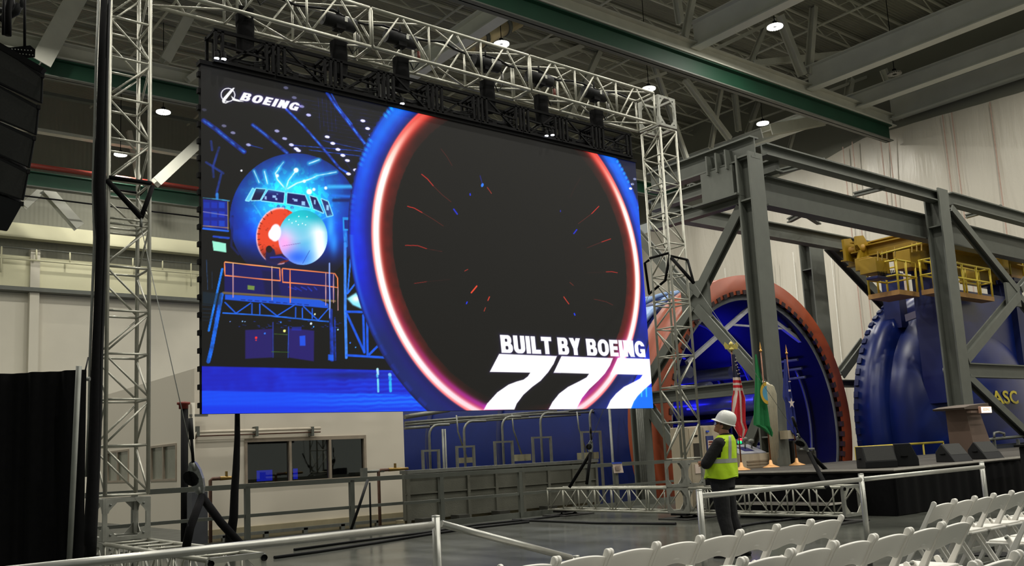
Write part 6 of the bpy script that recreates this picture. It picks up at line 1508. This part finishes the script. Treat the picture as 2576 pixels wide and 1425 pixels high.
chairs(3.26, 3.27, .4485, 8, ['white folding chair in the second row of the left block, outermost at the bottom edge'] + ['white folding chair in the second row of the left block, %s from its left end' % ordn[k] for k in range(1, 7)] + ['white folding chair at the aisle end of the second row of the left block'], 'second row chairs, left block')
chairs(2.17, 4.08, .4650, 4, ['white folding chair in the third row, lowest left one, barely showing', 'white folding chair in the third row, second from the left, showing only its top rail', 'white folding chair in the third row with its top rail at the lower right corner', 'white folding chair in the third row cut off by the right edge'], 'third row chairs')
chairs(4.24, 8.22, .405, 7, ['white folding chair at the aisle end of the front row of the right block'] + ['white folding chair in the front row of the right block, %s from the aisle' % ordn[k] for k in range(1, 7)], 'front row chairs, right block', .915)
chairs(3.40, 8.28, .42, 2, ['white folding chair with only its seat corner showing at the right edge', 'white folding chair beyond the right edge, second row of the right block'], 'second row chairs, right block', .95)

# ------------------------------------------------------------------ black drape and line array at the left
dm = black
P, Q = ad(-260, 937, 7.0), ad(216, 937, 7.0)
t = thing('black_drape', 'tall black drape hanging from a pipe frame at the lower left', 'drape', (Q.x, Q.y, 0))
dirv = (Q-P); dirv.z = 0; L = dirv.length; dirv.normalize(); nv_ = Vector((-dirv.y, dirv.x, 0))
b = MB()
def dr(u, v):
    s = u*L; w = .022*math.sin(s*22)+.012*math.sin(s*51+1); p = Vector((P.x, P.y, 0))+dirv*s+nv_*w
    z = 2.235*(1-v)+.01*v
    return (p.x-dirv.x*0, p.y, z)
b.grid(dr, 160, 6); b.build('cloth', dm, t)
top = ad(217, 935, 6.95); bot = az(177, 1560, 0) if False else Vector((top.x-.02, top.y, 0))
pb = ad(193, 1425, 6.9)
low = top+(pb-top)*(top.z/(top.z-pb.z))
top = top - Vector((FW.x, FW.y, 0))*.12; low = low - Vector((FW.x, FW.y, 0))*.12
MB().tube([top+Vector((0, 0, .03)), low], .021, 10).build('pole', galv, t)
MB().tube([Vector((P.x, P.y, 2.17))+nv_*.07, Vector((Q.x, Q.y, 2.17))+nv_*.07], .016, 8).build('top_pipe', galv, t)
MB().box((low.x-.25, low.y-.25, 0), (low.x+.25, low.y+.25, .01)).build('base', blackm, t)
MB().tube([ad(222, 900, 7.2), ad(213, 940, 7.0)], .006, 5).build('tie_line', blackm, t)
# line array
la = thing('line_array', 'curved hanging array of black loudspeaker cabinets at the upper left edge', 'loudspeaker', tuple(ad(0, 580, 8)))
rows_ = [((-70, 78), (0, 113), (110, 189), (107, 262), (0, 212), (-70, 180)), ((-70, 184), (0, 216), (100, 268), (93, 342), (0, 304), (-70, 276)), ((-70, 280), (0, 308), (89, 346), (76, 425), (0, 393), (-70, 366)), ((-70, 370), (0, 397), (74, 430), (60, 506), (0, 488), (-70, 470)), ((-70, 474), (0, 492), (58, 511), (18, 583), (0, 580), (-70, 560))]
back = ray(70, 330).normalized()*.50+Vector((RT.x, RT.y, 0))*(-.03)+Vector((0, 0, .02))
names5 = ('top', 'second', 'third', 'fourth', 'bottom')
for k, r in enumerate(rows_):
    c_ = MB().prism([ad(px, py, 8.0) for px, py in r], back).build('speaker_cabinet', blackp, la, bevel=.01)
    b = MB(); q = [ad(px, py, 7.995) for px, py in ((r[1][0], r[1][1]+6), (r[2][0]-6, r[2][1]+7), (r[3][0]-6, r[3][1]-6), (r[4][0], r[4][1]-6))]
    if k < 4: b.prism(q, back*.01); b.build('front_grille', grille, c_)
    e = ad(r[2][0]-3, r[2][1]+2, 7.98); MB().box(tuple(e-Vector((.015, .02, .02))), tuple(e+Vector((.012, .01, .015)))).build('rigging_pin', blackm, la)
b = MB(); A = ad(-60, 110, 8.1); B = ad(86, 150, 8.3)
fr_pts = [ad(20, 120, 8.2), ad(76, 114, 8.2), ad(89, 125, 8.2), ad(88, 144, 8.2), ad(60, 147, 8.2), ad(20, 130, 8.2)]
MB().prism(fr_pts, back*.12).build('flying_frame', blackm, la)
MB().obb(ad(-60, 82, 7.9), ad(110, 180, 7.9), .06, .05).build('top_bar', blackm, la)
b = MB()
for k in range(7):
    c = ad(30+k*8, 124+k*.6, 8.19); b.lathe([(0, -.002), (.006, -.002), (.006, .0)], tuple(c), 8, 'y')
    c = ad(34+k*8, 134+k*.8, 8.19); b.lathe([(0, -.002), (.006, -.002), (.006, .0)], tuple(c), 8, 'y')
b.build('frame_holes', galv, la)
for k, (a, c) in enumerate((((8, 88), (10, -20)), ((62, 116), (62, -20)))):
    MB().tube([ad(*a, 8.2), ad(*c, 8.2)], .012, 6).build('steel_cable', blackm, la)
for k, pts in enumerate((((50, 10), (40, 30), (20, 40), (0, 48)), ((58, -10), (55, 12), (30, 30), (0, 26)), ((30, -10), (34, 20), (26, 34), (30, 44)))):
    single(MB().tube([ad(x, y, 8.4) for x, y in pts], .035-.008*k, 8).build('signal_cable', blackp), 'black cable loop at the top left corner above the loudspeaker array, %s' % ('lowest', 'middle', 'shortest')[k], 'cable', 'cables above the array')
MB().tube([ad(20, 90, 8.3), ad(20, 30, 8.3), ad(28, -20, 8.3)], .03, 8).build('hoist_chain', blackm, la)

# ------------------------------------------------------------------ the worker
MP = az(1833, 1401)
man = thing('person', 'worker in white hard hat and yellow vest looking up at the screen with folded arms', 'person', (MP.x, MP.y, 0), math.radians(16))
MM = WM[man.name]
def remesh_obj(name, b, mt, voxel, smooth_it=4, xf=None):
    me = bpy.data.meshes.new(name); me.from_pydata([tuple(v) for v in b.v], [], b.f); me.update()
    o = bpy.data.objects.new(name, me); COL.objects.link(o)
    r = o.modifiers.new('r', 'REMESH'); r.mode = 'VOXEL'; r.voxel_size = voxel; r.use_smooth_shade = True
    s = o.modifiers.new('s', 'SMOOTH'); s.factor = .5; s.iterations = smooth_it
    bpy.context.view_layer.update()
    m2 = bpy.data.meshes.new_from_object(o.evaluated_get(bpy.context.evaluated_depsgraph_get())); bpy.data.objects.remove(o)
    m2.name = name; m2.materials.clear(); m2.materials.append(mt)
    for p in m2.polygons: p.use_smooth = True; p.material_index = 0
    o = bpy.data.objects.new(name, m2); COL.objects.link(o); o.parent = man; return o
def ball(b, c, r, n=14, xf=None):
    rx, ry, rz = r if isinstance(r, tuple) else (r, r, r); c = Vector(c)
    vs = []; 
    for j in range(n+1):
        ph = math.pi*j/n
        for i in range(2*n): th = math.pi*i/n; vs.append(Vector((rx*math.sin(ph)*math.cos(th), ry*math.sin(ph)*math.sin(th), rz*math.cos(ph))))
    if xf: vs = [xf @ (v+c) for v in vs]
    else: vs = [v+c for v in vs]
    b._add(vs, [(j*2*n+i, (j+1)*2*n+i, (j+1)*2*n+(i+1) % (2*n), j*2*n+(i+1) % (2*n)) for j in range(n) for i in range(2*n)])
def limb(b, pts, rs):
    b.tube(pts, rs, 14)
    for p, r in zip(pts, rs): ball(b, p, r*.99, 8)
def loft(b, secs, n=28, caps=True):
    vs = []
    for z, cx_, cy_, rx, ry in secs:
        for k in range(n):
            a = 2*math.pi*k/n; c_, s_ = math.cos(a), math.sin(a); e = .82
            vs.append((cx_+rx*math.copysign(abs(c_)**e, c_), cy_+ry*math.copysign(abs(s_)**e, s_), z))
    m_ = len(secs); fs = [(j*n+k, j*n+(k+1) % n, (j+1)*n+(k+1) % n, (j+1)*n+k) for j in range(m_-1) for k in range(n)]
    if caps: fs += [tuple(range(n))[::-1], tuple((m_-1)*n+k for k in range(n))]
    b._add(vs, fs)
HX = Matrix.Translation((0, .03, 1.625)) @ Matrix.Rotation(math.radians(17), 4, 'X') @ Matrix.Rotation(math.radians(6), 4, 'Z')
skin = mat('skin', (176, 124, 100), .55, 0, .06, 20)
hp = lambda x, y, z: HX @ Vector((x, y, z))
b = MB()
ball(b, (0, -.005, .055), (.076, .094, .105), 16, HX); ball(b, (0, .035, .0), (.058, .062, .078), 14, HX); ball(b, (0, .07, -.045), (.034, .03, .028), 10, HX)
ball(b, (0, .095, .022), (.015, .022, .022), 8, HX); ball(b, (0, .112, .012), (.014, .014, .012), 8, HX)      # nose
ball(b, (0, .088, -.022), (.026, .012, .008), 8, HX); ball(b, (0, .086, -.034), (.022, .012, .007), 8, HX)        # lips
ball(b, (0, .083, .055), (.048, .016, .012), 8, HX)
for s in (-1, 1):
    ball(b, (s*.077, -.012, .02), (.010, .020, .031), 8, HX); ball(b, (s*.045, .055, .01), (.022, .03, .025), 8, HX)
limb(b, [(0, -.02, 1.46), tuple(hp(0, -.02, -.02))], [.066, .062])
loft(b, [(.92, 0, 0, .16, .11), (1.05, 0, .01, .155, .125), (1.2, 0, .01, .15, .12), (1.35, 0, 0, .165, .11), (1.45, 0, -.01, .16, .09), (1.50, 0, -.015, .08, .06)])
SHL, ELL_, WRL = (-.195, -.01, 1.425), (-.258, .125, 1.165), (.0, .225, 1.21)
SHR, ELR, WRR = (.195, -.01, 1.425), (.255, .13, 1.175), (.03, .255, 1.165)
for sh, el, wr in ((SHL, ELL_, WRL), (SHR, ELR, WRR)):
    limb(b, [sh, tuple(Vector(sh).lerp(Vector(el), .5)), el, tuple(Vector(el).lerp(Vector(wr), .4)), wr], [.056, .050, .042, .042, .028])
def hand(b, wr, dirx, up):
    w = Vector(wr); d = Vector(dirx).normalized(); u_ = Vector(up).normalized(); n_ = d.cross(u_)
    palm = w+d*.05
    for k in range(5): ball(b, tuple(w+d*(.02+.018*k)), (.030, .016, .040) if abs(d.x) < .5 else (.024, .018, .040), 8)
    for k, (o_, L_) in enumerate(((.030, .072), (.010, .082), (-.010, .076), (-.030, .060))):
        p0 = w+d*.09+u_*o_; p1 = p0+d*L_*.5+n_*.006; p2 = p1+d*L_*.32+n_*.018; p3 = p2+d*L_*.1+n_*.022
        b.tube([p0, p1, p2, p3], [.0095, .009, .0082, .007], 8); ball(b, tuple(p3), .0072, 5)
    p0 = w+d*.03+u_*.035; b.tube([p0, p0+d*.025+u_*.022, p0+d*.055+u_*.028], [.012, .0105, .009], 8); ball(b, tuple(p0+d*.055+u_*.028), .009, 5)
hand(b, WRL, (1, -.05, .10), (0, .1, 1)); hand(b, WRR, (-1, -.10, .10), (0, .1, 1))
for s in (-1, 1): limb(b, [(s*.09, 0, .95), (s*.105, .01, .72), (s*.12, .015, .50), (s*.135, -.01, .30), (s*.145, -.02, .09)], [.085, .078, .056, .052, .04])
body = remesh_obj('body', b, skin, .0065, 3)
# hair under the helmet
b = MB(); ball(b, (0, -.022, .06), (.084, .092, .102), 16, HX)
hair = mat('short_grey_brown_hair', (74, 60, 50), .8, 0, .3, 60)
for i, v in enumerate(b.v):
    q = HX.inverted() @ Vector(v)
    if q.y > .03: q.y = .03; 
    if q.z < -.03: q.z = -.03
    b.v[i] = tuple(HX @ q)
remesh_obj('hair', b, hair, .006, 2)
# eyes and safety glasses
for s in (-1, 1):
    g = MB(); ball(g, tuple(hp(s*.031, .077, .035)), .012, 8); o = g.build('eye', mat('eye_white', (220, 214, 208), .2)); o.parent = man
    g = MB(); ball(g, tuple(hp(s*.032, .088, .037)), .005, 6); o = g.build('iris', mat('dark_iris', (50, 40, 34), .2)); o.parent = man
gl = MB()
for s in (-1, 1):
    pts = [hp(s*x, y, z) for x, y, z in ((.006, .112, .050), (.035, .110, .056), (.066, .088, .054), (.072, .070, .04), (.062, .082, .018), (.036, .102, .012), (.012, .108, .022))]
    gl.prism(pts, (HX.to_3x3() @ Vector((0, .002, 0))))
o = gl.build('glasses_lens', mat('blue_glare_lens', (200, 210, 255), .12, .3, 0, 5)); o.parent = man  # bluish glare put into the lens colour
gl = MB()
for s in (-1, 1): gl.tube([hp(s*.070, .082, .045), hp(s*.080, .03, .045), hp(s*.082, -.03, .035)], .0025, 6)
gl.tube([hp(-.008, .112, .045), hp(.008, .112, .045)], .003, 6); o = gl.build('glasses_frame', blackp); o.parent = man
# trousers
cloth_b = mat('black_trousers', (17, 17, 20), .85, 0, .15, 12, .4, 18)
b = MB(); loft(b, [(.86, 0, 0, .185, .135), (.95, 0, .0, .185, .145), (1.02, 0, .005, .18, .148), (1.05, 0, .005, .172, .14)])
for s in (-1, 1): limb(b, [(s*.088, 0, .90), (s*.105, .01, .72), (s*.118, .015, .50), (s*.135, -.008, .30), (s*.145, -.015, .10)], [.112, .105, .088, .080, .078])
remesh_obj('trousers', b, cloth_b, .009, 3)
# polo shirt
shirt = mat('black_polo_shirt', (18, 18, 19), .85, 0, .15, 14, .4, 20)
b = MB(); loft(b, [(.955, 0, .015, .198, .168), (1.05, 0, .02, .195, .165), (1.2, 0, .02, .185, .155), (1.35, 0, .0, .20, .135), (1.44, 0, -.01, .20, .112), (1.49, 0, -.015, .13, .085), (1.52, 0, -.012, .085, .078)])
for sh, el in ((SHL, ELL_), (SHR, ELR)):
    a, c = Vector(sh), Vector(el); limb(b, [tuple(a+Vector((-a.x*.3, 0, .0))), tuple(a), tuple(a.lerp(c, .5)), tuple(a.lerp(c, .93))], [.075, .078, .080, .077])
remesh_obj('polo_shirt', b, shirt, .009, 3)
b = MB(); b.lathe([(.070, 0), (.074, .02), (.066, .045), (.060, .05)], (0, -.015, 1.50), 20); b.lathe([(.085, -.005), (.074, .045), (.068, .05)], (0, -.018, 1.495), 20)
o = b.build('collar', shirt); o.parent = man
# vest : lofted shell with arm openings
vest = mat('lime_yellow_vest', (196, 236, 28), .6, 0, .05, 8, .35, 12)
tape = mat('silver_reflective_tape', (170, 172, 166), .35, .3, .06, 20)
VS = [(.985, 0, .018, .222, .198), (1.08, 0, .02, .218, .19), (1.2, 0, .022, .206, .178), (1.3, 0, .012, .200, .160), (1.38, 0, .0, .198, .142), (1.45, 0, -.008, .178, .124), (1.50, 0, -.014, .132, .100), (1.525, 0, -.014, .094, .086)]
def vsec(z):
    for a, c in zip(VS[:-1], VS[1:]):
        if a[0] <= z <= c[0]+1e-9:
            k = (z-a[0])/(c[0]-a[0]); k = k; return [p+(q-p)*k for p, q in zip(a, c)]
    return list(VS[-1])
def vpt(th, z, off=0):
    _, cx_, cy_, rx, ry = vsec(z); c_, s_ = math.cos(th), math.sin(th); e = .86
    wob = .006*math.sin(th*7+z*20)*(1.5-z)*1.4
    return Vector((cx_+(rx+off+wob)*math.copysign(abs(c_)**e, c_), cy_+(ry+off+wob)*math.copysign(abs(s_)**e, s_), z+(.012*math.sin(th*3) if z < 1.0 else 0)))
def arm_open(th, z):
    # openings at the sides (theta = 0 and pi)
    d_ = min(abs(math.atan2(math.sin(th), math.cos(th))), abs(math.atan2(math.sin(th-math.pi), math.cos(th-math.pi))))
    return z > 1.25 and d_ < (.30+ .9*(z-1.25)) and z < 1.47
nT, nZ = 96, 60; b = MB(); idx = {}
P_ = [vpt(2*math.pi*i/nT, .985+(1.525-.985)*j/nZ) for j in range(nZ+1) for i in range(nT)]
fs = []
for j in range(nZ):
    for i in range(nT):
        th = 2*math.pi*(i+.5)/nT; z = .985+(1.525-.985)*(j+.5)/nZ
        if arm_open(th, z) or (abs(th-math.pi/2) < max(0, (z-1.28))*1.6): continue
        fs.append((j*nT+i, j*nT+(i+1) % nT, (j+1)*nT+(i+1) % nT, (j+1)*nT+i))
b._add(P_, fs, True)
me_v = b.build('safety_vest', vest); me_v.parent = man
sol = me_v.modifiers.new('thick', 'SOLIDIFY'); sol.thickness = .006; sol.offset = 1
def band(name, th0, th1, z0f, z1f, n=60, par=me_v):
    b = MB(); vs = []
    for i in range(n+1):
        th = th0+(th1-th0)*i/n
        for z in (z0f, z1f): vs.append(vpt(th, z, .009))
    b._add(vs, [(2*i, 2*i+2, 2*i+3, 2*i+1) for i in range(n)], True); o = b.build(name, tape); o.parent = par; return o
band('waist_tape', 0, 2*math.pi, 1.175, 1.228)
for th in (-math.pi/2-.52, -math.pi/2+.52):
    b = MB(); vs = []; n = 20
    for j in range(n+1):
        z = 1.228+(1.515-1.228)*j/n; sh_ = th + (.0)*(z-1.2)
        for s in (-1, 1): vs.append(vpt(sh_+s*.135*(1+.9*(z-1.228)), z, .009))
    b._add(vs, [(2*j, 2*j+1, 2*j+3, 2*j+2) for j in range(n)], True); o = b.build('shoulder_tape', tape); o.parent = me_v
# hard hat
HXh = HX @ Matrix.Translation((0, -.012, .075)) @ Matrix.Rotation(math.radians(5), 4, 'X')
hat = mat('white_hard_hat', (232, 232, 226), .3, 0, .02, 5)
b = MB(); nn_ = 36; prof = [(1.0, 0), (.995, .03), (.96, .06), (.88, .09), (.72, .118), (.5, .136), (.25, .146), (.02, .149)]
vs = []
for k, (r, h) in enumerate(prof):
    for i in range(nn_):
        a = 2*math.pi*i/nn_; ridge = .004*(abs(math.cos(a)) < .22)*(.3 < r < .98)
        vs.append(HXh @ Vector((r*.112*math.cos(a), r*.138*math.sin(a)-.0, h+ridge)))
b._add(vs, [(k*nn_+i, k*nn_+(i+1) % nn_, (k+1)*nn_+(i+1) % nn_, (k+1)*nn_+i) for k in range(len(prof)-1) for i in range(nn_)], True)
hb_ = b.build('hard_hat', hat); hb_.parent = man
b = MB(); vs = []
for i in range(nn_):
    a = 2*math.pi*i/nn_; fw_ = max(0, math.sin(a))**2
    for k, (e, h) in enumerate(((0, .004), (.012+.030*fw_, -.004-.012*fw_), (.014+.032*fw_, -.010-.012*fw_), (.0, -.004))):
        vs.append(HXh @ Vector(((.112+e)*math.cos(a), (.138+e)*math.sin(a), h)))
b._add(vs, [(i*4+k, ((i+1) % nn_)*4+k, ((i+1) % nn_)*4+(k+1) % 4, i*4+(k+1) % 4) for i in range(nn_) for k in range(4)], True)
o = b.build('hat_brim', hat); o.parent = hb_
# shoes
shoe = mat('black_leather_shoe', (24, 23, 22), .45, 0, .1, 20)
for s, a, yo in ((-1, .12, .03), (1, -.2, -.02)):
    R_ = Matrix.Translation((s*.145, -.02+yo, 0)) @ Matrix.Rotation(a, 4, 'Z'); b = MB()
    for y, w, h in ((-.07, .036, .042), (-.03, .040, .052), (.03, .044, .048), (.09, .047, .036), (.14, .045, .030), (.18, .036, .026)): ball(b, (0, y, h*.95), (w, .055, h), 10, R_)
    ball(b, (0, -.02, .07), (.042, .05, .05), 10, R_)
    for i, v in enumerate(b.v):
        if v[2] < .006: b.v[i] = (v[0], v[1], .006)
    sh_o = remesh_obj('shoe', b, shoe, .007, 2)
    b = MB(); n = 20; pl = [R_ @ Vector((.050*math.cos(k*2*math.pi/n)*(1+.06*math.sin(k*2*math.pi/n)), .055+.165*math.sin(k*2*math.pi/n), .001)) for k in range(n)]
    b.prism(pl, (0, 0, .02)); o = b.build('sole', blackp); o.parent = man

# the stance: hips forward, feet and head a little behind
def settle(o):
    for ch in o.children:
        if ch.type == 'MESH':
            for v in ch.data.vertices:
                z = v.co.z
                v.co.y -= .13*max(0, z-.95) + .10*max(0, .9-z)/.9
        settle(ch)
settle(man)
